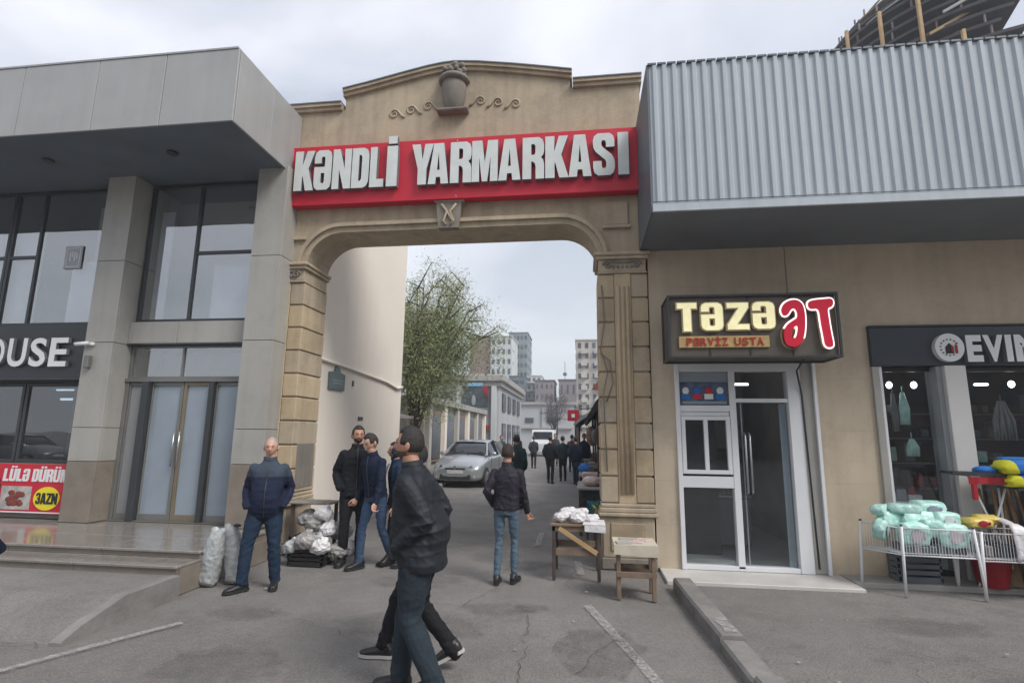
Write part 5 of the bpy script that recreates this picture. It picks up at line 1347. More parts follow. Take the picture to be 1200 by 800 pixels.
# ================================================================ PEOPLE
def remeshed(mb, voxel, smooth_it=6, name='m'):
    me = mb.mesh(name)
    o = bpy.data.objects.new('tmp', me); COL.objects.link(o)
    r = o.modifiers.new('r', 'REMESH'); r.mode = 'VOXEL'; r.voxel_size = voxel; r.use_smooth_shade = True
    s = o.modifiers.new('s', 'SMOOTH'); s.factor = .5; s.iterations = smooth_it
    dg = bpy.context.evaluated_depsgraph_get()
    out = bpy.data.meshes.new_from_object(o.evaluated_get(dg))
    bpy.data.objects.remove(o); bpy.data.meshes.remove(me)
    return out

def append_mesh(me, mb, smooth=True):
    """join extra closed shells (head, hands) to a mesh datablock"""
    bm = bmesh.new(); bm.from_mesh(me)
    vs_ = [bm.verts.new(v) for v in mb.v]
    for f in mb.f:
        try: g = bm.faces.new([vs_[i] for i in f]); g.smooth = smooth
        except ValueError: pass
    bmesh.ops.recalc_face_normals(bm, faces=bm.faces)
    bm.to_mesh(me); bm.free()

def ringloft(mb, rings, n=18, power=2.3):
    """rings: (center, xaxis, yaxis, rx, ry) -> closed loft with superellipse sections"""
    v = []; f = []
    for c, xa, ya, rx, ry in rings:
        for j in range(n):
            a = 2*PI*j/n; ca, sa = math.cos(a), math.sin(a)
            k = (abs(ca)**power+abs(sa)**power)**(-1/power)
            v.append(Vector(c)+xa*(rx*ca*k)+ya*(ry*sa*k))
    m = len(rings)
    for i in range(m-1):
        for j in range(n): f.append((i*n+j, i*n+(j+1) % n, (i+1)*n+(j+1) % n, (i+1)*n+j))
    f += [tuple(range(n))[::-1], tuple(range((m-1)*n, m*n))]
    mb.add(v, f, 0, True)

def limbtube(mb, pts, rad, n=14):
    """tapered limb with rounded ends"""
    P_ = [Vector(p) for p in pts]; out = [P_[0]]; rr = [rad[0]]
    mb.tube(P_, rad, n); 
    for p, r in ((P_[0], rad[0]), (P_[-1], rad[-1])): mb.ell(p, r*.99, r*.99, r*.99, 12, 8)

def bez(pts, n=6):
    """smooth a 3 point limb a little"""
    a, b, c = [Vector(p) for p in pts]; o = []
    o.append(a); o.append(a.lerp(b, .5)); o.append(a.lerp(b, .85)); o.append((a.lerp(b, .95)+b+b.lerp(c, .05))/3); o.append(b.lerp(c, .15)); o.append(b.lerp(c, .5)); o.append(c)
    return o

def ik(a, t, l1, l2, pole):
    d = t-a; L = d.length; dr = d.normalized()
    if L > l1+l2-.004: t = a+dr*(l1+l2-.004); L = l1+l2-.004
    x = (l1*l1-l2*l2+L*L)/(2*L); h = math.sqrt(max(0, l1*l1-x*x))
    p = Vector(pole); p = (p-dr*p.dot(dr)).normalized()
    return a+dr*x+p*h, t

def head_shape(u):
    """unit direction -> point on the head (origin between the ears, face toward -Y)"""
    x, y, z = u
    rx, ry, rz = .076, .098, .120
    X, Y, Z = x*rx, y*ry, z*rz
    if z < 0:
        t = -z
        X *= 1-.30*t**1.6
        if y > 0: Y *= 1-.38*t
        else: Y *= 1-.04*t
    else:
        X *= 1+.03*z
    if y < 0:
        g = lambda cx, cz, sx, sz: math.exp(-((x-cx)/sx)**2-((z-cz)/sz)**2)
        Y -= .026*g(0, -.22, .15, .15)+.012*g(0, -.02, .11, .20)
        Y -= .007*g(0, .22, .5, .09)
        Y += .010*g(.36, .05, .17, .11)+.010*g(-.36, .05, .17, .11)
        Y -= .008*g(0, -.52, .25, .06)+.006*g(0, -.64, .22, .06)
        Y += .004*g(0, -.58, .28, .03)
        Y -= .010*g(0, -.88, .3, .14)
    return Vector((X, Y, Z))

def head_grid(nu=44, nv=34, fn=None):
    v = []; f = []
    for i in range(nv+1):
        ph = -PI/2+PI*i/nv
        for j in range(nu):
            a = 2*PI*j/nu
            u = Vector((math.cos(ph)*math.cos(a), math.cos(ph)*math.sin(a), math.sin(ph)))
            p = head_shape(u)
            if fn: p = p+(p.normalized())*fn(u)
            v.append(p)
    for i in range(nv):
        for j in range(nu): f.append((i*nu+j, i*nu+(j+1) % nu, (i+1)*nu+(j+1) % nu, (i+1)*nu+j))
    return v, f

def sstep(a, b, x):
    t = max(0, min(1, (x-a)/(b-a))); return t*t*(3-2*t)

def hair_fn(style, seed):
    def cover(u):
        x, y, z = u
        if style in ('short', 'thin'):
            front = z-.60-.10*abs(x)          # hairline over the forehead
            side = z-(-.02) if y > -.42 else -1
            if y > .1: side = z+.42
            c = max(min(front, 1) if y < -.35 else -1, side if y >= -.42 else -1)
        elif style == 'fringe':               # bald on top
            c = (z+.35 if y > .1 else z+.02) if (y > -.45 and z < .60) else -1
            c = min(c, .60-z)
        elif style == 'cap':                  # hood
            c = .5
        return c
    def fn(u):
        c = cover(u)
        th = .012 if style not in ('fringe', 'thin') else .006
        if style == 'thin': c -= .22 if (u[2] > .35 and u[1] < .1) else 0
        nn = noise.noise(Vector(u)*9+Vector((seed, 0, 0)))
        if style == 'short': th *= (1+.5*max(0, u[2]))*(1+.35*nn)
        return -.005+(th+.005)*sstep(-.05, .12, c)
    return fn

def xf(verts, M_): return [M_ @ Vector(v) for v in verts]

def hand(mb, wrist, d, side_axis, curl=.5, s=1.0, left=1):
    """d: finger direction, side_axis: toward the thumb; palm normal = d x side"""
    d = Vector(d).normalized(); t = Vector(side_axis); t = (t-d*t.dot(d)).normalized(); nrm = d.cross(t).normalized()*left
    w = Vector(wrist)
    ringloft(mb, [(w-d*.02*s, t, nrm, .026*s, .020*s), (w+d*.02*s, t, nrm, .034*s, .018*s), (w+d*.06*s, t, nrm, .041*s, .016*s), (w+d*.088*s, t, nrm, .040*s, .013*s)], 14, 2.6)
    lens = (.075, .083, .077, .060)
    for i, L in enumerate(lens):
        off = (.030-.020*i)*s; b = w+d*.082*s+t*off
        c = curl*(1+.12*i); dirs = []
        p = b; pts = [p]; ang = .15*c
        for k, fr in enumerate((.45, .32, .23)):
            ang += c*.75; dd = d*math.cos(ang)+nrm*math.sin(ang)+t*(.05*(1.2-i))
            p = p+dd.normalized()*L*fr*s; pts.append(p)
        mb.tube(pts, [.0092*s, .0088*s, .008*s, .0062*s], 9); mb.ell(pts[-1], .0064*s, .0064*s, .0064*s, 8, 6)
    b = w+d*.025*s+t*.030*s; dd = (d*.65+t*.7+nrm*.25).normalized(); p1 = b+dd*.035*s; p2 = p1+(d*.9+t*.25+nrm*.35).normalized()*.030*s; p3 = p2+(d+nrm*.45).normalized()*.024*s
    mb.tube([b, p1, p2, p3], [.014*s, .0115*s, .0095*s, .007*s], 9); mb.ell(p3, .0072*s, .0072*s, .0072*s, 8, 6)

def wrinkle(me, amp, freq, seed, joints=()):
    """cloth folds: push vertices along their normals"""
    n = len(me.vertices)
    if not n: return
    co = np.empty(n*3); me.vertices.foreach_get('co', co); co = co.reshape(-1, 3)
    no = np.empty(n*3); me.vertices.foreach_get('normal', no); no = no.reshape(-1, 3)
    rs = np.random.RandomState(seed)
    d = np.zeros(n)
    for k in range(9):
        w = rs.normal(size=3); w /= np.linalg.norm(w); w[2] *= 1.5; fq = freq*rs.uniform(.5, 1.8)
        ph = rs.uniform(0, 6.28); warp = .8*np.sin(co @ (rs.normal(size=3)*freq*.35)+rs.uniform(0, 6))
        s = np.sin(co @ w*fq+ph+warp*2.2); d += (1-np.abs(s))**2*rs.uniform(.3, 1)-.3
    d /= 4.5
    g = np.full(n, .55)
    for (j, r, a) in joints:
        dist = np.linalg.norm(co-np.array(j), axis=1); g += a*np.exp(-(dist/r)**2)
    co += no*(d*amp*g)[:, None]
    me.vertices.foreach_set('co', co.ravel()); me.update()

def person(label, loc, heading, H, jacket, trousers, shoes=None, feet=((.10, 0, 0, 8), (-.10, 0, 0, -8)), hands=(None, None), lean=0, twist=0,
           hair='short', hairm=None, skin=None, head=(0, 0), vox=.016, group=None, hem=-.10, bulk=1.0, beard=None, pelvis=(0, 0), hood=False, poles=None,
           sole=None, belly=0.0, sleeve=1.0, collar=True, leg=1.0, crouch=0.0, wr=1.0, eyes=True, seed=0, extra=None, waist=1.0):
    """local frame: face toward -Y, left side +X. feet: (x, y, z, toe angle deg[, pitch deg]); hands: target offset or 'pocket' or None (hanging)"""
    s = H/1.75; skin = skin or MAT['skin']; shoes = shoes or MAT['shoe_black']
    Z = Vector((0, 0, 1)); Xa = Vector((1, 0, 0)); Ya = Vector((0, 1, 0))
    # pelvis height from the legs
    ank = []
    for ft in feet: ank.append(Vector((ft[0], ft[1]+.02, ft[2]+.085)))
    pz = .955-crouch
    for i, a in enumerate(ank):
        hx = .09 if i == 0 else -.09
        hd = math.hypot(a.x-hx-pelvis[0], a.y-pelvis[1])
        pz = min(pz, a.z+math.sqrt(max(.3, .868**2-hd*hd))-crouch)
    pel = Vector((pelvis[0], pelvis[1], pz))
    ln = R(lean); up = Vector((0, -math.sin(ln), math.cos(ln))); tw_ = R(twist)
    bx = Vector((math.cos(tw_), math.sin(tw_)*math.cos(ln), math.sin(tw_)*math.sin(ln))).normalized()
    by = up.cross(bx).normalized()
    spine = lambda t: pel+up*t
    hips = [pel+Xa*.09, pel-Xa*.09]
    sh = [spine(.462)+bx*.172, spine(.462)-bx*.172]
    knees = []; 
    for i, (h, a) in enumerate(zip(hips, ank)):
        ft = feet[i]; ta = R(ft[3]); fwd = Vector((math.sin(ta), -math.cos(ta), 0))
        k, a2 = ik(h, a, .44, .43, fwd*1.0+Vector((0, -.3, 0))); knees.append(k); ank[i] = a2
    elbows = []; wrists = []
    for i in (0, 1):
        sg_ = 1 if i == 0 else -1
        hd = hands[i]
        if hd == 'pocket': tgt = pel+Vector((sg_*.215, -.085, .045)); pole = Vector((sg_*.35, 1.0, 0))
        elif hd == 'back': tgt = pel+Vector((sg_*.05, .17, .06)); pole = Vector((sg_*1, .3, 0))
        elif isinstance(hd, dict): tgt = Vector(hd['pocket']); pole = Vector((sg_*.3, 1, -.2))
        elif hd is None: tgt = sh[i]+Vector((sg_*.07, -.05, -.535)); pole = Vector((sg_*.2, 1, 0))
        else: tgt = Vector(hd); pole = Vector((sg_*.3, 1, -.2))
        if poles and poles[i]: pole = Vector(poles[i])
        e, w = ik(sh[i], tgt, .29, .26, pole); elbows.append(e); wrists.append(w)
    neck = spine(.565); hy, hp = R(head[0]), R(head[1])
    hc = neck+up*.075+Vector((0, -.025, .085))
    HM = Matrix.Translation(hc) @ Matrix.Rotation(hy, 4, 'Z') @ Matrix.Rotation(hp, 4, 'X')
    S = Matrix.Diagonal((s, s, s, 1))
    # ---- body
    mb = MB()
    tors = [(-.09, .10, .08, 0), (-.03, .155, .105, .005), (.06, .15, .10, 0), (.16, .135, .092, -.004), (.30, .150, .102, -.004), (.42, .158, .098, .0), (.49, .13, .075, .0), (.54, .065, .06, .0), (.60, .056, .058, -.008), (.66, .054, .056, -.02)]
    ringloft(mb, [(spine(t)+by*o, bx.lerp(Xa, max(0, 1-t/.4)) if t < .4 else bx, by if t > .2 else by, rx, ry) for t, rx, ry, o in tors])
    for i in (0, 1):
        limbtube(mb, bez((sh[i], elbows[i], wrists[i])), [.050, .046, .041, .040, .041, .035, .026], 12)
        limbtube(mb, bez((hips[i], knees[i], ank[i])), [k*min(1, leg)*.88 for k in (.086, .076, .060, .056, .058, .052, .036)], 12)
        ft = feet[i]; ta = R(ft[3]); fwd = Vector((math.sin(ta), -math.cos(ta), 0)); limbtube(mb, [ank[i]+Vector((0, 0, -.03)), ank[i]+fwd*.12+Vector((0, 0, -.045))], [.034, .026], 10)
    body = remeshed(mb, vox, 4, 'person_body')
    hb = MB(); hv, hf = head_grid() if vox < .03 else head_grid(20, 16)
    hb.add(xf(hv, HM), hf)
    for sx_ in (-1, 1):
        e = MB().ell((sx_*.083, .010, -.012), .012, .020, .033, 10, 8, rot=Matrix.Rotation(sx_*R(-18), 3, 'Z') @ Matrix.Rotation(R(-10), 3, 'X'))
        hb.add(xf(e.v, HM), e.f)
    for i in (0, 1):
        if not (isinstance(hands[i], (str, dict))):
            fd = (wrists[i]-elbows[i]).normalized()
            if vox < .025: hand(hb, wrists[i], fd, Vector((0, -1, 0)) if hands[i] is None else Vector((0, -.2, 1)), .45 if hands[i] is None else .8, 1.0, -1 if i == 0 else 1)
            else: hb.ell(wrists[i]+fd*.07, .03, .035, .07, 8, 6)
    append_mesh(body, hb)
    body.transform(S)
    root = bpy.data.objects.new('person', body); COL.objects.link(root); body.materials.append(skin)
    root.location = loc; root.rotation_euler = (0, 0, R(heading)); tag(root, label, 'person', group)
    def child(name, me, m):
        me.transform(S); o = bpy.data.objects.new(name, me); COL.objects.link(o)
        for mm in (m if isinstance(m, (list, tuple)) else [m]): me.materials.append(mm)
        o.parent = root; return o
    # ---- jacket
    jb = MB(); b_ = bulk
    jt = [(hem, .178*waist, .130*waist), (hem+.035, .188*waist, .142*waist), (.0, .186*waist, .140*waist+belly*.6), (.10, .178*waist, .132+belly), (.22, .182, .132+belly*.7), (.34, .190, .136), (.43, .192, .128), (.49, .165, .105), (.535, .098, .085), (.575, .074, .074)]
    rings = []
    for t, rx, ry in jt:
        ax = bx if t > .2 else Xa.lerp(bx, max(0, t/.2)); 
        rings.append((spine(t)-by*(belly*.4 if .0 <= t <= .25 else 0)+(Vector((0, 0, 0))), ax.normalized(), (by if t > .1 else Ya), rx*b_, ry*b_))
    ringloft(jb, rings, 22, 2.4)
    for i in (0, 1):
        w2 = wrists[i].lerp(elbows[i], .04 if not (isinstance(hands[i], (str, dict))) else -.12)
        limbtube(jb, bez((sh[i], elbows[i], w2)), [k*b_*sleeve for k in (.068, .068, .064, .063, .062, .056, .046)], 14)
    if extra: extra(jb, spine, bx, by, sh, elbows)
    jm = remeshed(jb, vox*.8, 5, 'jacket')
    wrinkle(jm, .027*wr, 19, seed+3, [(elbows[0], .11, 1.1), (elbows[1], .11, 1.1), (pel+up*.05, .2, .5)])
    child('jacket', jm, jacket)
    if collar and vox < .03:
        cbm = MB(); n = 26; v = []; 
        base = spine(.55)
        for (zo, rr_, yo) in ((-.025, .082, 0), (.02, .080, -.004), (.060, .079, -.010), (.060, .068, -.010), (.01, .066, 0)):
            for j in range(n):
                a = 2*PI*j/n; op = .012*math.sin(a) if math.sin(a) < 0 else 0
                v.append(base+up*(zo+.6*op)+bx*rr_*math.cos(a)+by*(rr_*math.sin(a)*.98+yo))
        cbm.add(v, [(i*n+j, i*n+(j+1) % n, (i+1)*n+(j+1) % n, (i+1)*n+j) for i in range(4) for j in range(n)], 0, True)
        child('collar', cbm.mesh('collar'), jacket[0] if isinstance(jacket, (list, tuple)) else jacket)
        zp = MB(); pts = []
        for t in [hem+.01+k*(.56-hem)/14 for k in range(15)]:
            ry = np.interp(t, [q[0] for q in jt], [q[2] for q in jt])*b_; bel = belly*.4 if 0 <= t <= .25 else 0
            pts.append(spine(t)-(by if t > .1 else Ya)*(ry+bel+.001))
        zp.tube(pts, .006, 6); child('zip', zp.mesh('zip'), MAT['frame_dark'])
    if hood:
        hv2, hf2 = head_grid(30, 24, lambda u: .022 if not (u[1] < -.45 and -.85 < u[2] < .62 and abs(u[0]) < .75) else -.02)
        q = MB().add(xf(hv2, HM), hf2, 0, True); child('hood', q.mesh('hood'), jacket[0] if isinstance(jacket, (list, tuple)) else jacket)
    # ---- trousers
    tb = MB()
    ringloft(tb, [(pel+Z*-.09, Xa, Ya, .15, .110), (pel+Z*-.03, Xa, Ya, .168, .125), (pel+Z*.06, Xa, Ya, .160, .115), (pel+Z*.12, Xa, Ya, .145, .105)], 20)
    for i in (0, 1):
        limbtube(tb, bez((hips[i]+Z*-.02, knees[i], ank[i]+Z*.0)), [k*leg for k in (.104, .093, .076, .072, .072, .068, .060)], 14)
        c = ank[i]+(ank[i]-knees[i]).normalized()*.02; tb.tube([ank[i].lerp(knees[i], .3), c], [.066*leg, .063*leg], 14)
    tm = remeshed(tb, vox*.8, 4, 'trousers')
    wrinkle(tm, .025*wr, 20, seed+9, [(knees[0]+Vector((0, .05, 0)), .12, 1.0), (knees[1]+Vector((0, .05, 0)), .12, 1.0), (ank[0], .1, 1.3), (ank[1], .1, 1.3), (pel+Z*-.1, .12, .8)])
    child('trousers', tm, trousers)
    # ---- shoes
    for i in (0, 1):
        ft = feet[i]; ta = R(ft[3]); pt = R(ft[4]) if len(ft) > 4 else 0
        M_ = Matrix.Translation(Vector((ft[0], ft[1]+.02, ft[2]+.0))) @ Matrix.Rotation(ta, 4, 'Z')
        if pt: M_ = M_ @ Matrix.Translation((0, -.13, 0)) @ Matrix.Rotation(pt, 4, 'X') @ Matrix.Translation((0, .13, 0))
        sm = MB()
        ringloft(sm, [(Vector((0, y, z)), Xa, Z, rx, rz) for y, z, rx, rz in ((.085, .045, .018, .025), (.075, .052, .034, .044), (.03, .060, .039, .052), (-.02, .055, .040, .045), (-.07, .045, .046, .034), (-.13, .037, .048, .026), (-.175, .032, .038, .020), (-.195, .030, .018, .012))], 16, 2.4)
        sm.tube([(0, .035, .05), (0, .030, .115)], [.042, .046], 14)
        sm.v = xf(sm.v, M_); so_ = child('shoe', sm.mesh('shoe'), shoes)
        sl_ = MB(); out = [(.020, .095), (.038, .06), (.036, 0), (.044, -.06), (.052, -.12), (.044, -.175), (.018, -.205), (-.018, -.205), (-.044, -.175), (-.052, -.12), (-.044, -.06), (-.036, 0), (-.038, .06), (-.020, .095)]
        n = len(out); sl_.add([(x, y, 0) for x, y in out]+[(x, y, .024) for x, y in out], [list(range(n))[::-1], list(range(n, 2*n))]+[(a, (a+1) % n, (a+1) % n+n, a+n) for a in range(n)])
        sl_.v = xf(sl_.v, M_); sme = sl_.mesh('sole'); sme.transform(S)
        so2 = bpy.data.objects.new('sole', sme); COL.objects.link(so2); sme.materials.append(sole or MAT['sole_black']); so2.parent = so_
    # ---- hair, beard, eyes
    if hair and not hood:
        fn = hair_fn(hair, seed); v, f = head_grid(44 if vox < .03 else 20, 34 if vox < .03 else 16, fn)
        nu = 44 if vox < .03 else 20; nv = 34 if vox < .03 else 16
        keep = []
        val = []
        for i in range(nv+1):
            ph = -PI/2+PI*i/nv
            for j in range(nu):
                a = 2*PI*j/nu; val.append(fn(Vector((math.cos(ph)*math.cos(a), math.cos(ph)*math.sin(a), math.sin(ph)))))
        f = [q for q in f if max(val[i] for i in q) > -.003]
        child('hair', MB().add(xf(v, HM), f, 0, True).mesh('hair'), hairm or MAT['hair'])
    if beard:
        def bf(u):
            x, y, z = u
            c = (-.38-z) if y < .12 else -1
            if y < -.6 and z > -.5 and abs(x) < .3: c = min(c, abs(abs(z+.44)-.0)*-1+.05)
            return -.004+.006*sstep(-.08, .06, c)
        v, f = head_grid(44, 34, bf); val = []
        for i in range(35):
            ph = -PI/2+PI*i/34
            for j in range(44):
                a = 2*PI*j/44; val.append(bf(Vector((math.cos(ph)*math.cos(a), math.cos(ph)*math.sin(a), math.sin(ph)))))
        f = [q for q in f if max(val[i] for i in q) > -.003]
        child('beard', MB().add(xf(v, HM), f, 0, True).mesh('beard'), beard)
    if eyes and vox < .02:
        for sx_ in (-1, 1):
            q = MB().ell((sx_*.030, -.084, .005), .010, .008, .0045, 10, 8); q.v = xf(q.v, HM); child('eye', q.mesh('eye'), MAT['eye'])
            q = MB().tube([(sx_*.046, -.082, .024), (sx_*.030, -.093, .030), (sx_*.015, -.095, .026)], [.002, .003, .0025], 6); q.v = xf(q.v, HM); child('eyebrow', q.mesh('eyebrow'), hairm or MAT['hair'])
    if eyes and vox < .02:
        q = MB().tube([(-.022, -.088, -.068), (-.008, -.098, -.065), (.008, -.098, -.065), (.022, -.088, -.068)], [.0025, .0045, .0045, .0025], 6); q.v = xf(q.v, HM); child('mouth', q.mesh('mouth'), MAT['lip'])
    return root

MAT['lip'] = mat('lip', (.30, .10, .08), .5, bump=0)
def two_tone(name, low, high, z, soft=.01):
    """cloth with a yoke of another colour above height z (object coordinates)"""
    m = cloth(name, low); nt = m.node_tree; N = nt.nodes.new; L = nt.links.new
    b = nt.nodes['Principled BSDF']; old = b.inputs['Base Color'].links[0].from_socket
    tc = N('ShaderNodeTexCoord'); sp = N('ShaderNodeSeparateXYZ'); L(tc.outputs['Object'], sp.inputs[0])
    mr = N('ShaderNodeMapRange'); mr.inputs['From Min'].default_value = z-soft; mr.inputs['From Max'].default_value = z+soft; L(sp.outputs['Z'], mr.inputs['Value'])
    mx = N('ShaderNodeMix'); mx.data_type = 'RGBA'; L(mr.outputs[0], mx.inputs[0]); L(old, mx.inputs[6]); mx.inputs[7].default_value = (*high, 1); L(mx.outputs[2], b.inputs['Base Color'])
    return m

C = {}
C['black'] = cloth('black_jacket_cloth', (.012, .013, .016))
C['blacknylon'] = cloth('black_nylon', (.013, .016, .022), rough=.62, spec=.35, bump=.25, bs=9)
C['navy'] = cloth('navy_cloth', (.012, .018, .040))
C['navy2'] = cloth('dark_navy_jacket', (.018, .024, .045), rough=.6, spec=.35)
C['bluegrey'] = cloth('blue_grey_denim', (.085, .125, .165), bump=.5)
C['jeans'] = cloth('blue_jeans', (.045, .075, .135), bump=.5)
C['darkjeans'] = cloth('dark_teal_trousers', (.026, .037, .047))
C['dkblue'] = cloth('dark_blue_trousers', (.016, .032, .060))
C['blackt'] = cloth('black_trousers', (.014, .014, .017))
C['grey'] = cloth('charcoal_cloth', (.04, .04, .045))
C['brown'] = cloth('brown_cloth', (.09, .06, .045))
C['teal'] = cloth('dark_teal_cloth', (.02, .045, .05))

# bald man facing the camera, hands in pockets
person('older man with thin grey hair, hands in navy jacket pockets, beside silver sacks', (-3.47, 5.72, 0), 22, 1.56, two_tone('navy_yoke_jacket', (.013, .018, .042), (.050, .066, .092), 1.17), C['dkblue'],
       feet=((.16, .02, 0, 2), (-.19, -.10, 0, -55)), hands=('pocket', 'pocket'), lean=-1, hair='thin', hairm=MAT['hair_grey'], skin=MAT['skin_pale'], head=(2, 4), vox=.0125, bulk=1.05, belly=.05, leg=1.14, hem=-.12, seed=1)
# man in front walking left, seen in profile
def pad(jb, spine, bx, by, sh, el):
    ringloft(jb, [(spine(-.06)+by*.05, bx, by, .15, .08), (spine(.03)+by*.10, bx, by, .17, .10), (spine(.13)+by*.12, bx, by, .175, .10), (spine(.28)+by*.08, bx, by, .17, .085), (spine(.42)+by*.03, bx, by, .14, .07)], 18)
person('dark haired man in black jacket walking left close to the camera', (-1.08, 3.66, 0), -93, 1.665, C['blacknylon'], C['darkjeans'], feet=((.06, .12, .03, 0, 12), (-.07, -.17, 0, -3)), hands=({'pocket': (.17, -.10, .99)}, 'pocket'), poles=((.3, 1.5, -.1), (-.5, 1.3, 0)),
       lean=9, head=(3, -4), vox=.010, bulk=1.15, belly=.03, hem=-.13, beard=MAT['stubble'], extra=pad, wr=.9, seed=2, leg=1.2, skin=MAT['skin'])
person('person in dark trousers and pale soled shoes striding behind the man in black', (-1.22, 4.14, 0), -90, 1.60, C['black'], C['blackt'], feet=((.07, .30, .04, 0, 26), (-.07, -.34, 0, 0)), hands=('pocket', 'pocket'),
       lean=6, vox=.014, bulk=1.0, seed=3, sole=MAT['sole_white'], wr=1.0)
# young man walking away
person('young man in dark jacket and blue grey jeans walking away up the lane', (-.90, 6.42, 0), 176, 1.50, C['navy2'] if False else cloth('dark_plum_jacket', (.024, .021, .030), rough=.6), C['bluegrey'],
       feet=((.10, .06, 0, 5), (-.11, -.05, 0, -8)), hands=('pocket', (-.27, -.14, .86)), lean=2, vox=.0125, bulk=1.0, hem=-.03, leg=.88, seed=4, hairm=mat('brown_hair', (.035, .024, .02), .7, bump=.8, bscale=140), sole=MAT['sole_black'])
# group at the wall
person('tall bearded man in all black standing at the beige wall', (-3.0, 6.98, 0), 28, 1.70, C['black'], C['blackt'], feet=((.10, .05, 0, 10), (-.12, -.05, 0, -20)), hands=('back', 'pocket'), lean=-2, head=(4, 2), vox=.0125, bulk=1.06, beard=MAT['hair'], seed=5, leg=1.08)
person('young man in dark navy jacket and blue jeans bending beside the tall man', (-2.66, 6.86, 0), -25, 1.63, C['navy'], C['jeans'], feet=((.09, .22, .03, 5, 16), (-.08, -.20, 0, -10)), hands=((.22, -.22, .84), (-.26, -.12, .88)), lean=11, head=(-12, 22), vox=.0125, bulk=.97, hem=-.04, leg=.90, seed=6, skin=MAT['skin_pale'])
hoodp = person('hooded person in navy jacket with white stripe behind the man in black', (-2.38, 6.95, 0), -60, 1.50, C['dkblue'], C['grey'], feet=((.09, .08, 0, 5), (-.09, -.10, 0, -5)), hands=(None, None), lean=6, vox=.014, bulk=1.08, hood=True, seed=7)
st_ = MB().tube([(-.10, -.20, 1.02), (-.13, -.16, 1.20), (-.12, -.13, 1.26)], [.016, .018, .012], 8)
st2 = st_.build('stripe', MAT['white_plain'], hoodp, local=True)
# further up the lane
person('person in dark coat walking away just behind the young man', (-1.55, 12.6, 0), 176, 1.62, C['teal'], C['blackt'], feet=((.09, .12, 0, 3), (-.10, -.12, 0, -5)), hands=('pocket', 'pocket'), vox=.028, bulk=1.12, seed=8)
far = [(-1.18, 19.4, 1.62, 'black', 'blackt', 172, 'dark coated man walking away in the middle of the lane'),
       (-.78, 20.6, 1.60, 'teal', 'blackt', 185, 'companion in dark teal jacket beside the dark coated man'),
       (-2.55, 28.0, 1.58, 'grey', 'blackt', 180, 'distant person in charcoal walking left of the dark coated pair'),
       (-3.6, 30.0, 1.62, 'black', 'grey', 170, 'distant person in black near the corner building'),
       (-.28, 19.2, 1.60, 'navy', 'dkblue', 160, 'person in navy standing at the right hand stalls'),
       (.02, 21.5, 1.70, 'dkblue', 'jeans', 10, 'person in dark blue facing the camera by the stalls'),
       (-1.6, 31.0, 1.72, 'grey', 'blackt', 5, 'tall distant person in grey coming down the lane'),
       (-.55, 26.0, 1.66, 'brown', 'blackt', 175, 'distant person in brown coat between the stalls and the pair'),
       (-4.1, 27.0, 1.60, 'teal', 'grey', 20, 'distant person in teal by the left pavement')]
for i, (x, y, h, j, t, hd, lab) in enumerate(far):
    person(lab, (x, y, 0), hd, h, C[j], C[t], feet=((.09, .10 if i % 2 else -.14, 0, 3), (-.10, -.12 if i % 2 else .13, 0, -5)), hands=(None if i % 2 else 'pocket', 'pocket'), vox=.04, bulk=1.08, seed=20+i, collar=False)
# person cut off by the left edge
person('person in dark navy jacket cut off by the left edge', (-3.80, 2.95, 0), 175, 1.66, C['navy'], C['dkblue'], hands=('pocket', 'pocket'), vox=.016, bulk=1.1, seed=40)
# ================================================================ STALLS, GOODS, SACKS
def crumpled(name, mbx, voxel, amp, freq, seed, m, base, label=None, cat=None, group=None, parent=None):
    me = remeshed(mbx, voxel, 3, name); wrinkle(me, amp, freq, seed, [])
    off = Vector(base) if parent is None else wloc(parent)
    me.transform(Matrix.Translation(-off))
    o = bpy.data.objects.new(name, me); COL.objects.link(o); me.materials.append(m)
    if parent: o.parent = parent
    else: o.location = base
    if label: tag(o, label, cat or name, group)
    return o
# two silver sacks
for i, (x, y, h, tilt, lab) in enumerate([(-4.07, 5.72, .58, .05, 'left silver woven sack standing against the steps'), (-3.86, 5.86, .60, -.09, 'right silver woven sack beside the older man')]):
    b = MB(); X_ = Vector((1, 0, 0)); Y_ = Vector((0, 1, 0))
    ringloft(b, [(Vector((x-tilt*.2*0, y, .0)), X_, Y_, .07, .05), (Vector((x, y, .04)), X_, Y_, .105, .09), (Vector((x+tilt*.4, y, .3)), X_, Y_, .115, .10), (Vector((x+tilt*.9, y, h*.85)), X_, Y_, .10, .08), (Vector((x+tilt*1.1, y, h)), X_, Y_, .08, .045)], 18)
    b.ell((x+tilt*1.1-.04, y, h+.01), .05, .03, .03); b.ell((x+tilt*1.1+.05, y, h-.01), .045, .03, .04)
    crumpled('sack', b, .012, .035, 30, 50+i, MAT['silver'], (x, y, 0), lab, 'sack', 'silver sacks by the steps')
o = MB().ell((-3.86, 5.82, .62), .05, .03, .018).build('black_cord', MAT['crate_black'], base=(-3.86, 5.82, .62)); tag(o, 'black cord tying the top of the silver sack', 'cord')
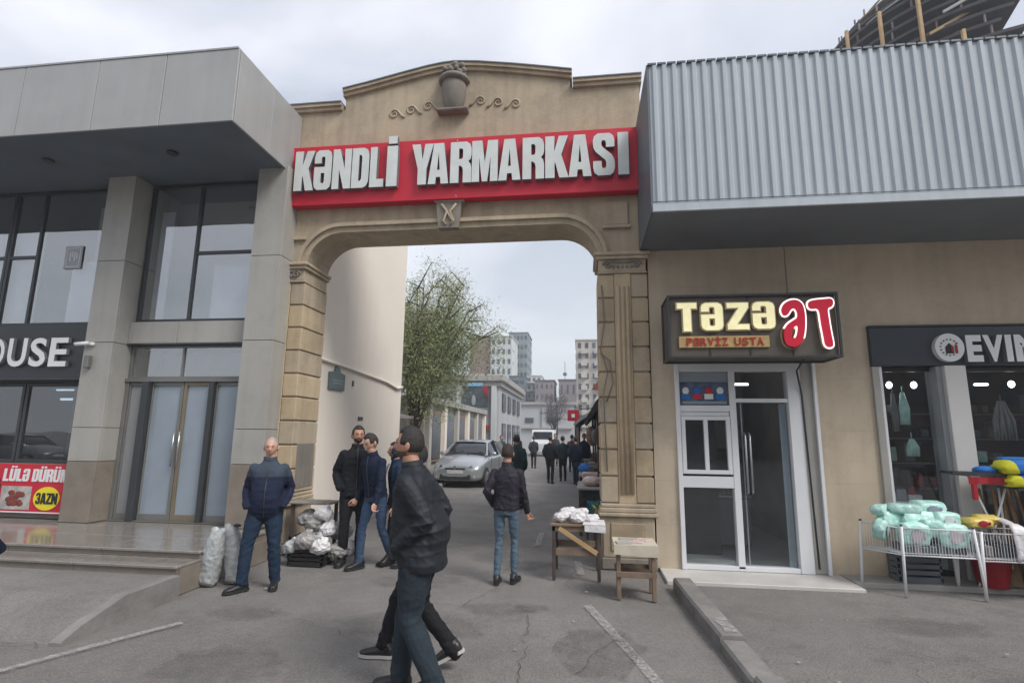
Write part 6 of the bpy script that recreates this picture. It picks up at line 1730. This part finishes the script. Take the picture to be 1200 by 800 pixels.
# crates with bagged goods by the left column
def crate(name, label, x0, x1, y0, y1, z0, h, m, grp=None):
    c = thing(name, label, 'crate', ((x0+x1)/2, (y0+y1)/2, z0), group=grp); t = .015
    MB().box(x0, x1, y0, y1, z0+.002, z0+.02).build('base', m, c)
    for a in ((x0, x1, y0, y0+t), (x0, x1, y1-t, y1), (x0, x0+t, y0+t, y1-t), (x1-t, x1, y0+t, y1-t)):
        w = MB(); n = 4; hh = h/n
        for k in range(n): w.box(a[0], a[1], a[2], a[3], z0+.02+k*hh*.98, z0+.02+k*hh*.98+hh*.62)
        for (px, py) in ((a[0], a[2]), (a[1]-.02, a[2])): w.box(px, min(px+.02, x1), py, py+.02 if py+.02 <= y1 else y1, z0+.02, z0+h)
        w.build('side', m, c)
    return c
crate('plastic_crate', 'black crate on the ground at the foot of the left column', -3.72, -3.26, 6.70, 7.05, 0, .20, MAT['crate_black'])
crate('plastic_crate', 'black crate behind the bagged goods next to the left column', -3.95, -3.55, 7.1, 7.4, 0, .28, MAT['crate_black'])
rnd = random.Random(9)
bag = 0
for (x, y, z, r, m, lab) in [(-3.62, 6.86, .27, .13, 'bag_clear', 'clear bag of goods at left end of the black crate'), (-3.42, 6.84, .28, .12, 'silver', 'shiny silver bag in middle of the black crate'), (-3.33, 6.98, .40, .13, 'bag_white', 'white plastic bag on top at right of the crate'),
                        (-3.55, 7.02, .46, .14, 'bag_clear', 'clear bag of goods stacked above the black crate'), (-3.75, 7.2, .50, .14, 'bag_clear', 'bag of goods leaning on the left column pedestal'), (-3.28, 7.25, .35, .17, 'silver', 'silver bag behind the crate near the beige wall'), (-3.1, 7.15, .14, .13, 'bag_white', 'white bag on the ground right of the crate'), (-3.50, 6.72, .30, .15, 'bag_clear', 'large clear bag bulging over the front of the black crate'), (-3.30, 6.72, .24, .13, 'bag_white', 'white bag spilling over the right front corner of the black crate'), (-3.70, 6.74, .22, .12, 'silver', 'silver bag at the left front corner of the black crate'), (-3.15, 6.90, .16, .14, 'bag_clear', 'clear bag on the ground right beside the black crate'), (-3.42, 7.0, .60, .12, 'bag_white', 'white bag at the very top of the heap')]:
    b = MB().ell((x, y, z), r*1.1, r*.9, r*.8, 14, 10).ell((x+.04, y, z+r*.7), r*.45, r*.4, r*.4, 10, 8).ell((x-.05, y, z-.02), r*.8, r*.7, r*.7, 10, 8)
    crumpled('goods_bag', b, .012, .095, 24, 70+bag, MAT[m], (x, y, z-r*.8), lab, 'bag', 'bags heaped at the left column'); bag += 1
tb_ = MB().box(-3.98, -3.38, 7.06, 7.44, .70, .725, .006)
o = tb_.build('board', MAT['stone_grey'], base=(-3.7, 7.25, .70)); tag(o, 'grey board laid over the goods at the left column', 'board')
leg_ = MB().box(-3.95, -3.91, 7.1, 7.14, .0, .70); leg_.box(-3.45, -3.41, 7.36, 7.40, 0, .70)
leg_.build('support', MAT['wood_dark'], o, local=False)

# trestle table with white bags on the right of the lane
tt = thing('trestle_table', 'brown wooden trestle table carrying white bags by the right column', 'table', (-.07, 6.95, 0), rz=0)
MB().box(-.40, .20, 6.60, 7.22, .60, .628, .004).build('tabletop', MAT['wood'], tt)
for x, y in ((-.36, 6.64), (.16, 6.64), (-.36, 7.17), (.16, 7.17)):
    MB().box(x-.02, x+.02, y-.02, y+.02, 0, .60, .004).build('leg', MAT['wood_dark'], tt)
MB().box(-.34, .14, 6.625, 6.65, .27, .35, .004).build('rail', MAT['wood'], tt)
MB().box(-.34, .14, 7.16, 7.185, .27, .35, .004).build('rail', MAT['wood'], tt)
MB().box(-.375, -.35, 6.66, 7.15, .27, .33, .004).build('rail', MAT['wood'], tt)
MB().obox((-.30, 6.61, .58), (.14, 6.61, .31), .02, .05).build('brace', MAT['wood_light'], tt)
MB().box(-.38, .18, 6.62, 6.64, .54, .598, .004).build('apron', MAT['wood'], tt)
for i, (x, y, z, r, lab) in enumerate([(-.28, 6.72, .69, .10, 'white plastic bag at the left front of the trestle table'), (-.08, 6.70, .68, .10, 'white plastic bag in the middle of the trestle table'), (-.20, 6.88, .72, .12, 'bulging white bag behind on the trestle table'), (.08, 6.80, .67, .09, 'flat white bag at right end of the trestle table'), (-.05, 7.02, .70, .11, 'white bag at back of the trestle table')]):
    b = MB().ell((x, y, z), r, r*.85, r*.62, 14, 10).ell((x+.05, y-.02, z+.02), r*.6, r*.5, r*.55, 10, 8)
    crumpled('white_bag', b, .011, .05, 40, 90+i, MAT['bag_white'], (x, y, .63), lab, 'bag', 'white bags on the trestle table')
o = MB().box(-.02, .24, 6.56, 6.95, .629, .640, .002).add([(.24, 6.55, .63), (.0, 6.55, .63), (.0, 6.548, .56), (.24, 6.548, .55)], [(0, 1, 2, 3)]).build('plastic_sheet', MAT['bag_white'], base=(.1, 6.75, .63)); tag(o, 'white plastic sheet hanging off the right end of trestle table', 'sheet')
# low bench with papers in front of the right column
bh = thing('wooden_stand', 'rough wooden stand with pale cover in front of the right column', 'stand', (.53, 6.15, 0))
for x, y in ((.345, 5.99), (.70, 5.97), (.36, 6.32), (.71, 6.30)): MB().box(x-.022, x+.022, y-.022, y+.022, 0, .50, .004).build('leg', MAT['wood'], bh)
MB().box(.32, .73, 5.95, 5.975, .22, .275, .004).build('rail', MAT['wood'], bh); MB().box(.32, .73, 6.33, 6.35, .22, .275, .004).build('rail', MAT['wood'], bh)
MB().box(.33, .72, 5.985, 6.32, .215, .235, .004).build('shelf', MAT['wood_dark'], bh)
MB().box(.31, .74, 5.945, 6.36, .50, .525, .004).build('top', MAT['wood'], bh)
paper = mat('cream_cardboard', (.52, .47, .38), .8, scale=5, bump=.2, var=.12)
o = MB().box(.30, .75, 5.93, 6.37, .527, .545, .003).add([(.30, 5.928, .544), (.75, 5.928, .544), (.75, 5.924, .43), (.30, 5.924, .45)], [(0, 1, 2, 3)]).build('cloth_cover', paper, base=(.53, 6.15, .527)); tag(o, 'cream cloth cover draped over the wooden stand', 'cloth')
for i, (x, y, w, d, rz) in enumerate([(.40, 6.02, .15, .11, .2), (.56, 6.10, .12, .16, -.3), (.47, 6.24, .2, .08, .1), (.65, 6.2, .09, .12, .5)]):
    b = MB().box(-w/2, w/2, -d/2, d/2, 0, .012, .002); c_, s_ = math.cos(rz), math.sin(rz); b.v = [(x+c_*a-s_*bb, y+s_*a+c_*bb, .546+z) for a, bb, z in b.v]
    o = b.build('paper_packet', MAT['pink_pk'] if i % 2 else MAT['concrete_lt'], base=(x, y, .546)); tag(o, ['grey packet at front left of the cream covered stand', 'pinkish packet near middle of the cream covered stand', 'long grey packet at back of cream covered stand', 'small pink packet at right of cream covered stand'][i], 'packet')
# stalls further in on the right
st = thing('market_stall', 'dark covered market stall with drooping awning along the right of the lane', 'stall', (.9, 11, 0))
MB().add([(.42, 8.6, 2.55), (.50, 9.8, 2.35), (1.8, 9.8, 3.0), (1.8, 8.6, 3.1)], [(0, 1, 2, 3)]).add([(.42, 8.6, 2.53), (.50, 9.8, 2.33), (1.8, 9.8, 2.98), (1.8, 8.6, 3.08)], [(3, 2, 1, 0)]).build('awning', MAT['wood_dark'], st)
MB().prism([(.05, 2.0), (.25, 2.35), (.75, 2.9), (1.7, 3.0), (1.7, 2.9), (.8, 2.8), (.35, 2.25), (.10, 1.95)], 11.2, 17.5).build('awning', mat('dark_tarpaulin', (.055, .048, .045), .8, scale=2, bump=.5, bscale=8, var=.3), st)
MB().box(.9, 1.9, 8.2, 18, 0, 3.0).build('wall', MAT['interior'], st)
for y in (11.3, 14.2, 17.3): MB().tube([(.30, y, 0), (.30, y, 2.3)], .03, 6).build('post', MAT['wood_dark'], st)
MB().prism([(.25, 3.0), (.65, 3.55), (1.2, 3.7), (1.2, 3.0)], 16.0, 16.1).build('red_cover', mat('faded_red_cover', (.26, .07, .06), .8, bump=.1), st)
for i, (y, lab) in enumerate([(10.2, 'stall table with brown sacks behind the gate column'), (13.2, 'second stall table further up the lane')]):
    t = thing('stall_table', lab, 'table', (.3, y, 0))
    MB().box(-.12, .88, y-.7, y+.7, .74, .78, .01).build('tabletop', MAT['concrete_lt'], t)
    for x, yy in ((-.06, y-.64), (.82, y-.64), (-.06, y+.64), (.82, y+.64)): MB().box(x-.03, x+.03, yy-.03, yy+.03, 0, .74).build('leg', MAT['wood_dark'], t)
    MB().box(-.05, .85, y-.62, y-.60, .1, .735).build('skirt', MAT['interior'], t)
for i, (x, y, z, rx, ry, rz_, m, lab) in enumerate([(.15, 9.9, .86, .20, .22, .10, 'brown', 'brown sack on the near stall table'), (.42, 9.7, .90, .17, .2, .13, 'grey', 'dark sack on the near stall table right of the brown one'), (.05, 13, .9, .2, .25, .13, 'dkblue', 'blue bundle on the second stall table'), (.45, 8.35, .95, .11, .10, .42, 'white', 'long white bag hanging behind the right column')]):
    mm = {'brown': MAT['pink_pk'], 'grey': MAT['wood_dark'], 'dkblue': MAT['blue_cloth'], 'white': MAT['bag_white']}[m]
    crumpled('goods_sack', MB().ell((x, y, z), rx, ry, rz_, 14, 10), .02, .05, 25, 120+i, mm, (x, y, z-rz_), lab, 'sack')
st2 = thing('market_stall', 'further market stall with low grey awning and dark goods at the right of the lane', 'stall', (.8, 23, 0))
MB().prism([(-.35, 2.05), (-.1, 2.3), (.6, 2.7), (1.8, 2.85), (1.8, 2.75), (.6, 2.6), (-.05, 2.2), (-.3, 2.0)], 19.0, 29.0).build('awning', MAT['interior_mid'], st2)
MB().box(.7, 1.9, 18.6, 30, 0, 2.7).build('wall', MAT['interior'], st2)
for y in (19.2, 24, 28.6): MB().tube([(-.2, y, 0), (-.2, y, 2.1)], .035, 6).build('post', MAT['wood_dark'], st2)
MB().box(-.15, .7, 19.4, 28.5, .1, .80).build('counter', MAT['wood_dark'], st2)
rnd = random.Random(55); mm_ = [MAT['pink_pk'], MAT['wood_dark'], MAT['corr_dark'], MAT['bag_white'], MAT['brown_far'], MAT['straw']]
for i in range(9):
    y = 11.6+i*.68; x = rnd.uniform(.12, .5); w = rnd.uniform(.12, .2); h = rnd.uniform(.1, .22)
    o = MB().box(x-w, x+w, y-.22, y+.22, .785, .785+h, .02).build('goods_box', mm_[i % 6], base=(x, y, .785))
    tag(o, ['first', 'second', 'third', 'fourth', 'fifth', 'sixth', 'seventh', 'eighth', 'last'][i]+' box of goods counted from the gate on the stall counter', 'box', 'boxes on the stall counter')
MB().box(-.1, .9, 14.2, 18.0, .70, .78).build('counter', MAT['wood'], st)
for i, (y, x, r, lab) in enumerate([(11.25, .34, .13, 'dark bag hanging from the first awning post'), (14.1, .22, .16, 'brown bag hanging from the middle awning post'), (12.6, .30, .12, 'grey bag hanging under the awning between posts')]):
    b = MB().ell((x, y, 1.65), r, r, r*1.6, 12, 8).tube([(x, y, 1.8), (x, y, 2.25)], .008, 5)
    o = b.build('hanging_bag', [MAT['wood_dark'], MAT['brown_far'], MAT['corr_dark']][i], base=(x, y, 1.5)); tag(o, lab, 'bag')
tealc = mat('teal_plastic', (.02, .27, .33), .4, bump=.02)
c_ = crate('plastic_crate', 'teal plastic crate in front of the near stall table', .05, .42, 8.75, 9.05, .42, .20, tealc)
MB().box(.0, .9, 8.55, 9.25, .38, .415).build('support_board', MAT['wood'], c_)
for x, y in ((.03, 8.6), (.86, 8.6), (.03, 9.2), (.86, 9.2)): MB().box(x, x+.03, y-.015, y+.015, 0, .38).build('support_leg', MAT['wood_dark'], c_)
gv = MB(); rnd = random.Random(17)
for i in range(700):
    x, y, z = .45+rnd.gauss(0, .13), 8.25+rnd.gauss(0, .15), .58+abs(rnd.gauss(0, .10)); s = rnd.uniform(.02, .05); a = Vector((rnd.uniform(-1, 1), rnd.uniform(-1, 1), rnd.uniform(0, 1))).normalized()*s; w = a.cross(Vector((rnd.random(), rnd.random(), .3))).normalized()*s*.4
    p = Vector((x, y, z)); gv.add([p-w, p+a, p+w, p-a], [(0, 1, 2, 3)], m=rnd.choice([0, 0, 0, 1]))
o = gv.build('greens', [mat('stall_greens', (.07, .11, .04), .7, bump=0, var=.4), MAT['yellow_pk']], base=(.45, 8.25, .5)); tag(o, 'heap of green herbs on the small table behind the trestle table', 'greens', kind='stuff')
t = thing('small_table', 'small dark table under the green herbs by the column', 'table', (.45, 8.3, 0))
MB().box(.12, .80, 8.05, 8.5, .54, .57).build('tabletop', MAT['wood_dark'], t)
for x, y in ((.15, 8.08), (.77, 8.08), (.15, 8.47), (.77, 8.47)): MB().box(x-.015, x+.015, y-.015, y+.015, 0, .54).build('leg', MAT['wood_dark'], t)

# ---------------------------------------------------------------- wire racks on the right
def rack(label, corners, ztop, zb, m=MAT['wire_white']):
    """wire basket table: corners counter clockwise from back-left, basket between zb and ztop"""
    r = thing('wire_rack', label, 'rack', (sum(c[0] for c in corners)/4, sum(c[1] for c in corners)/4, .05))
    cs = [Vector((*c, 0)) for c in corners]; mid = sum(cs, Vector())/4
    for c in cs:
        out = (c-mid).normalized()*.04
        MB().tube([c+out+Vector((0, 0, 0.0)), c+Vector((0, 0, ztop+.02))], .015, 8).build('leg', m, r)
        MB().ell(c+Vector((0, 0, ztop+.03)), .018, .018, .012, 8, 6).build('leg_cap', MAT['frame_dark'], r)
    rim = MB(); 
    for i in range(4):
        a, b = cs[i], cs[(i+1) % 4]
        for z in (ztop, zb): rim.tube([a+Vector((0, 0, z)), b+Vector((0, 0, z))], .008, 6)
    rim.build('rim', m, r)
    for i in range(4):
        a, b = cs[i], cs[(i+1) % 4]; w = MB(); n = int((b-a).length/.028)
        for k in range(1, n):
            p = a.lerp(b, k/n); w.obox(p+Vector((0, 0, zb)), p+Vector((0, 0, ztop)), .0032, .0032)
        o = w.build('wire_side', m, r); tag(o, kind='stuff')
    w = MB(); n = 22
    for k in range(1, n):
        w.obox(cs[0].lerp(cs[1], k/n)+Vector((0, 0, zb+.02)), cs[3].lerp(cs[2], k/n)+Vector((0, 0, zb+.02)), .005, .005); 
    for k in range(1, 14): w.obox(cs[0].lerp(cs[3], k/14)+Vector((0, 0, zb+.025)), cs[1].lerp(cs[2], k/14)+Vector((0, 0, zb+.025)), .005, .005)
    o = w.build('wire_floor', m, r); tag(o, kind='stuff'); return r
rack('white wire rack holding mint green packages', [(3.17, 6.95), (3.42, 6.60), (4.10, 6.55), (4.10, 6.95)], .70, .42)
rack('white wire rack with cloths and yellow packages at the right edge', [(4.17, 6.95), (4.17, 6.55), (5.75, 6.50), (5.75, 6.95)], .68, .40)
def packet(label, x, y, z, w, d, h, rz, tilt, m, seed, print_m=None, cat='package', group=None, name='package'):
    """plump sealed packet with flat seam ends"""
    b = MB(); X_, Y_, Z_ = Vector((1, 0, 0)), Vector((0, 1, 0)), Vector((0, 0, 1))
    rings = []
    for t, k in ((-1, .30), (-.93, .35), (-.88, .90), (-.5, .98), (0, 1.04), (.5, .98), (.88, .90), (.93, .35), (1, .30)):
        rings.append((X_*t*w/2, Y_, Z_, d/2*(.86+.14*min(1, k)), h/2*k))
    ringloft(b, rings, 24, 3.6)
    M_ = Matrix.Translation((x, y, z)) @ Matrix.Rotation(rz, 4, 'Z') @ Matrix.Rotation(tilt, 4, 'X')
    b.v = xf(b.v, M_); me = b.mesh(name, (x, y, z-h/2)); wrinkle(me, .040, 30, seed)
    o = bpy.data.objects.new(name, me); COL.objects.link(o); me.materials.append(m); o.location = (x, y, z-h/2); WORLD[o.name] = Vector((x, y, z-h/2)); tag(o, label, cat, group)
    if print_m:
        q = MB()
        q.ell((0, -d*.505, 0), w*.20, .004, h*.30, 14, 6); q.ell((w*.26, -d*.50, h*.02), w*.06, .004, h*.16, 8, 4); q.v = xf(q.v, M_)
        me2 = q.mesh('print', (x, y, z-h/2)); c = bpy.data.objects.new('print', me2); COL.objects.link(c); me2.materials.append(print_m); c.parent = o
    return o
prm = mat('pale_pack_print', (.62, .56, .58), .4, bump=0, var=.2)
rnd = random.Random(6); 
pl_ = [(3.32, 6.80, .66, .30, .13, .24, .85), (3.58, 6.68, .63, .30, .14, .27, -.05), (3.95, 6.66, .63, .30, .14, .27, -.06), (3.46, 6.84, .76, .32, .14, .20, .3), (3.70, 6.80, .76, .34, .16, .22, 0), (3.97, 6.80, .76, .28, .16, .22, .1), (3.58, 6.84, .88, .34, .2, .13, -.1), (3.86, 6.88, .90, .32, .2, .15, .05), (3.36, 6.86, .86, .24, .15, .13, .7), (3.77, 6.68, .70, .22, .13, .20, -.1)]
lab = ['front left mint package leaning on the rack corner', 'mint package standing at the front of the rack', 'large mint package at front right of the rack', 'mint package behind at left of the rack', 'mint package in the middle layer of the rack', 'mint package at the right of the middle layer', 'mint package on top at left of the heap', 'mint package on top at right of the heap', 'small mint package at the far left top', 'thin mint package lying in front of the middle layer']
for i, (x, y, z, w, d, h, rz) in enumerate(pl_):
    packet(lab[i], x, y, z, w, d, h, rz, rnd.uniform(-.3, .3), MAT['mint'], 200+i, prm if i in (0, 1, 2, 5) else (MAT['film'] if i == 7 else None), group='mint green packages in the wire rack')
packet('yellow package on the second rack beside the mint ones', 4.28, 6.78, .76, .26, .2, .12, .1, 0, MAT['yellow_pk'], 230, MAT['red_pl'], group='packages on second rack')
packet('yellow package lying behind on the second rack', 4.42, 6.85, .79, .24, .16, .10, -.2, .2, MAT['yellow_pk'], 231, None, group='packages on second rack')
packet('pale pink package on the second rack', 4.95, 6.70, .76, .34, .22, .14, .1, .1, MAT['pink_pk'], 232, None, group='packages on second rack')
packet('pale yellow package at lower right of the second rack', 5.05, 6.60, .64, .3, .14, .09, .0, .1, MAT['yellow_pk'], 233, None, group='packages on second rack')
packet('brownish package behind the pink one on the second rack', 5.25, 6.82, .78, .34, .2, .14, -.2, 0, MAT['straw'], 234, None, group='packages on second rack')
# white cloth draped over the front wires
cl = MB(); nx, nz = 10, 10; v = []
for j in range(nz+1):
    for i in range(nx+1):
        u = i/nx; t = j/nz; x = 4.47+.42*u+.01*math.sin(t*9)
        if t < .45: y = 6.88-.34*(t/.45)*1.0; z = .74+.05*math.sin(u*5+1)+.02*math.sin(t*14)
        else: y = 6.525+.012*math.sin(u*11); z = .74-(t-.45)*.62
        v.append((x, y, z+.01*math.sin(u*9)))
cl.add(v, [(j*(nx+1)+i, j*(nx+1)+i+1, (j+1)*(nx+1)+i+1, (j+1)*(nx+1)+i) for j in range(nz) for i in range(nx)], 0, True)
o = cl.build('white_cloth', MAT['bag_white'], base=(4.68, 6.6, .6)); s = o.modifiers.new('s', 'SOLIDIFY'); s.thickness = .006; tag(o, 'white cloth hanging over the front of the second rack', 'cloth')
# red bins below, dark crates
for i, (x, y, lab_) in enumerate([(4.50, 6.98, 'left red plastic tub on the ground beneath the second rack'), (4.95, 6.80, 'right red plastic tub on the ground beneath the second rack')]):
    b = MB().lathe([(.13, 0), (.14, .01), (.185, .30), (.20, .305), (.20, .325), (.175, .325), (.165, .30), (.125, .02), (.0, .02)], x, y, 24, z0=.052)
    tag(b.build('red_tub', MAT['red_pl'], base=(x, y, .052)), lab_, 'tub', 'red tubs under the rack')
crate('plastic_crate', 'dark crate on the ground beneath the mint package rack', 3.55, 4.0, 6.99, 7.22, .052, .28, MAT['corr_dark'])
crate('plastic_crate', 'dark crate on the ground at the right edge under the rack', 5.2, 5.6, 6.7, 7.1, .052, .24, MAT['crate_black'])
# dark goods lying in the bottom of the baskets
for i, (x0, x1) in enumerate([(3.45, 4.06), (4.25, 4.85), (4.95, 5.6)]):
    g = MB(); rnd = random.Random(300+i); x = x0
    while x < x1-.05:
        w = rnd.uniform(.05, .11); g.box(x, x+w-.006, 6.62, 6.90, .435, .50+rnd.uniform(0, .05), .008, m=rnd.choice([0, 0, 1, 2])); x += w
    o = g.build('packed_goods', [MAT['corr_dark'], MAT['interior'], MAT['mauve_far']], base=((x0+x1)/2, 6.75, .435)); tag(o, ['dark packed goods in the bottom of the mint package rack', 'dark packed goods under the yellow packages', 'dark packed goods at the right end of the second rack'][i], 'goods', kind='stuff')
# ironing-board like tables, red hanging pieces, blue and yellow cushion, brooms
ib = thing('folding_board', 'narrow dark folding board standing behind the wire racks', 'board', (4.5, 7.05, .05))
MB().prism([(4.14, 1.275), (4.30, 1.25), (4.95, 1.25), (4.95, 1.285), (4.30, 1.30), (4.16, 1.30)], 6.85, 7.08).build('top', MAT['frame_dark'], ib)
for a, b in (((4.35, 6.97, .05), (4.8, 6.97, 1.25)), ((4.8, 7.0, .05), (4.4, 7.0, 1.25))): MB().tube([a, b], .012, 6).build('leg', MAT['white_plain'], ib)
rp = MB(); 
for j in range(5): rp.add([(4.30+j*.10, 6.845-.01*(j % 2), 1.245), (4.40+j*.10, 6.845-.01*((j+1) % 2), 1.245), (4.40+j*.10, 6.845-.01*((j+1) % 2), 1.17), (4.30+j*.10, 6.845-.01*(j % 2), 1.165)], [(0, 1, 2, 3)])
rp.box(4.33, 4.39, 6.84, 6.88, .99, 1.19, .015)
tag(rp.build('red_cover_cloth', MAT['red_pl'], base=(4.5, 6.84, 1.2)), 'red cloth and bag hanging off the dark folding board', 'cloth')
o = MB().ell((4.56, 6.96, 1.315), .13, .09, .05, 14, 8).build('blue_bundle', MAT['blue_cloth'], base=(4.56, 6.96, 1.3)); tag(o, 'small blue cloth bundle lying on the dark folding board', 'bundle')
cu_m = bpy.data.materials.new('striped_cushion_cloth'); cu_m.use_nodes = True
nt = cu_m.node_tree; tc = nt.nodes.new('ShaderNodeTexCoord'); mp = nt.nodes.new('ShaderNodeMapping'); wv = nt.nodes.new('ShaderNodeTexWave'); rp_ = nt.nodes.new('ShaderNodeValToRGB')
wv.wave_profile = 'SIN'; wv.inputs['Scale'].default_value = .95; wv.inputs['Distortion'].default_value = .3; wv.inputs['Phase Offset'].default_value = 2.2
nt.links.new(tc.outputs['Object'], mp.inputs[0]); mp.inputs['Rotation'].default_value = (0, R(20), 0); nt.links.new(mp.outputs[0], wv.inputs[0]); nt.links.new(wv.outputs['Fac'], rp_.inputs[0])
rp_.color_ramp.interpolation = 'CONSTANT'; rp_.color_ramp.elements[0].color = (.015, .14, .50, 1); rp_.color_ramp.elements[1].position = .5; rp_.color_ramp.elements[1].color = (.68, .66, .03, 1)
nt.links.new(rp_.outputs[0], nt.nodes['Principled BSDF'].inputs['Base Color']); nt.nodes['Principled BSDF'].inputs['Roughness'].default_value = .8
for i, (x, z, w, h, lab_) in enumerate([(4.98, 1.36, .74, .17, 'upper blue and yellow striped cushion above the brooms'), (5.03, 1.21, .74, .16, 'lower blue and yellow striped cushion above the brooms')]):
    packet(lab_, x, 6.84, z, w, .26, h, -.05, 0, cu_m, 240+i, None, 'cushion', 'striped cushions above the brooms', 'cushion')
packet('blue cloth roll lying behind the striped cushions', 4.95, 7.02, 1.44, .4, .12, .07, .0, 0, MAT['blue_cloth'], 243, None, 'cloth', None, 'cloth_roll')
bs_ = thing('cushion_shelf', 'thin shelf on posts carrying the striped cushions', 'shelf', (5.2, 6.95, .05))
MB().box(4.72, 5.8, 6.74, 7.08, 1.12, 1.135).build('board', MAT['frame_dark'], bs_)
for x in (4.74, 5.76): MB().tube([(x, 7.06, .05), (x, 7.06, 1.12)], .012, 6).build('post', MAT['white_plain'], bs_)
def broom(i, x, y, lean_, m):
    b = thing('broom', ['first', 'second', 'third', 'fourth', 'fifth', 'sixth', 'seventh', 'eighth', 'ninth', 'tenth', 'eleventh', 'twelfth', 'thirteenth', 'fourteenth', 'fifteenth', 'last'][i]+' brown handled broom from the left in the bundle behind the second rack', 'broom', (x, y, .05), group='brooms bundled behind the rack')
    MB().tube([(x, y, .35), (x+lean_, y+.08, 1.10)], .017, 6).build('handle', MAT['bamboo'], b)
    h = MB(); h.add(*(lambda t: (t.v, t.f))(MB().lathe([(.02, .32), (.05, .28), (.075, .10), (.085, .0)], x, y, 10, z0=.06))); h.build('bristles', MAT['straw'], b)
rnd = random.Random(41)
for i in range(16): broom(i, 4.62+.072*i+rnd.uniform(-.02, .02), 7.0+rnd.uniform(-.02, .14), rnd.uniform(-.10, .10), None)
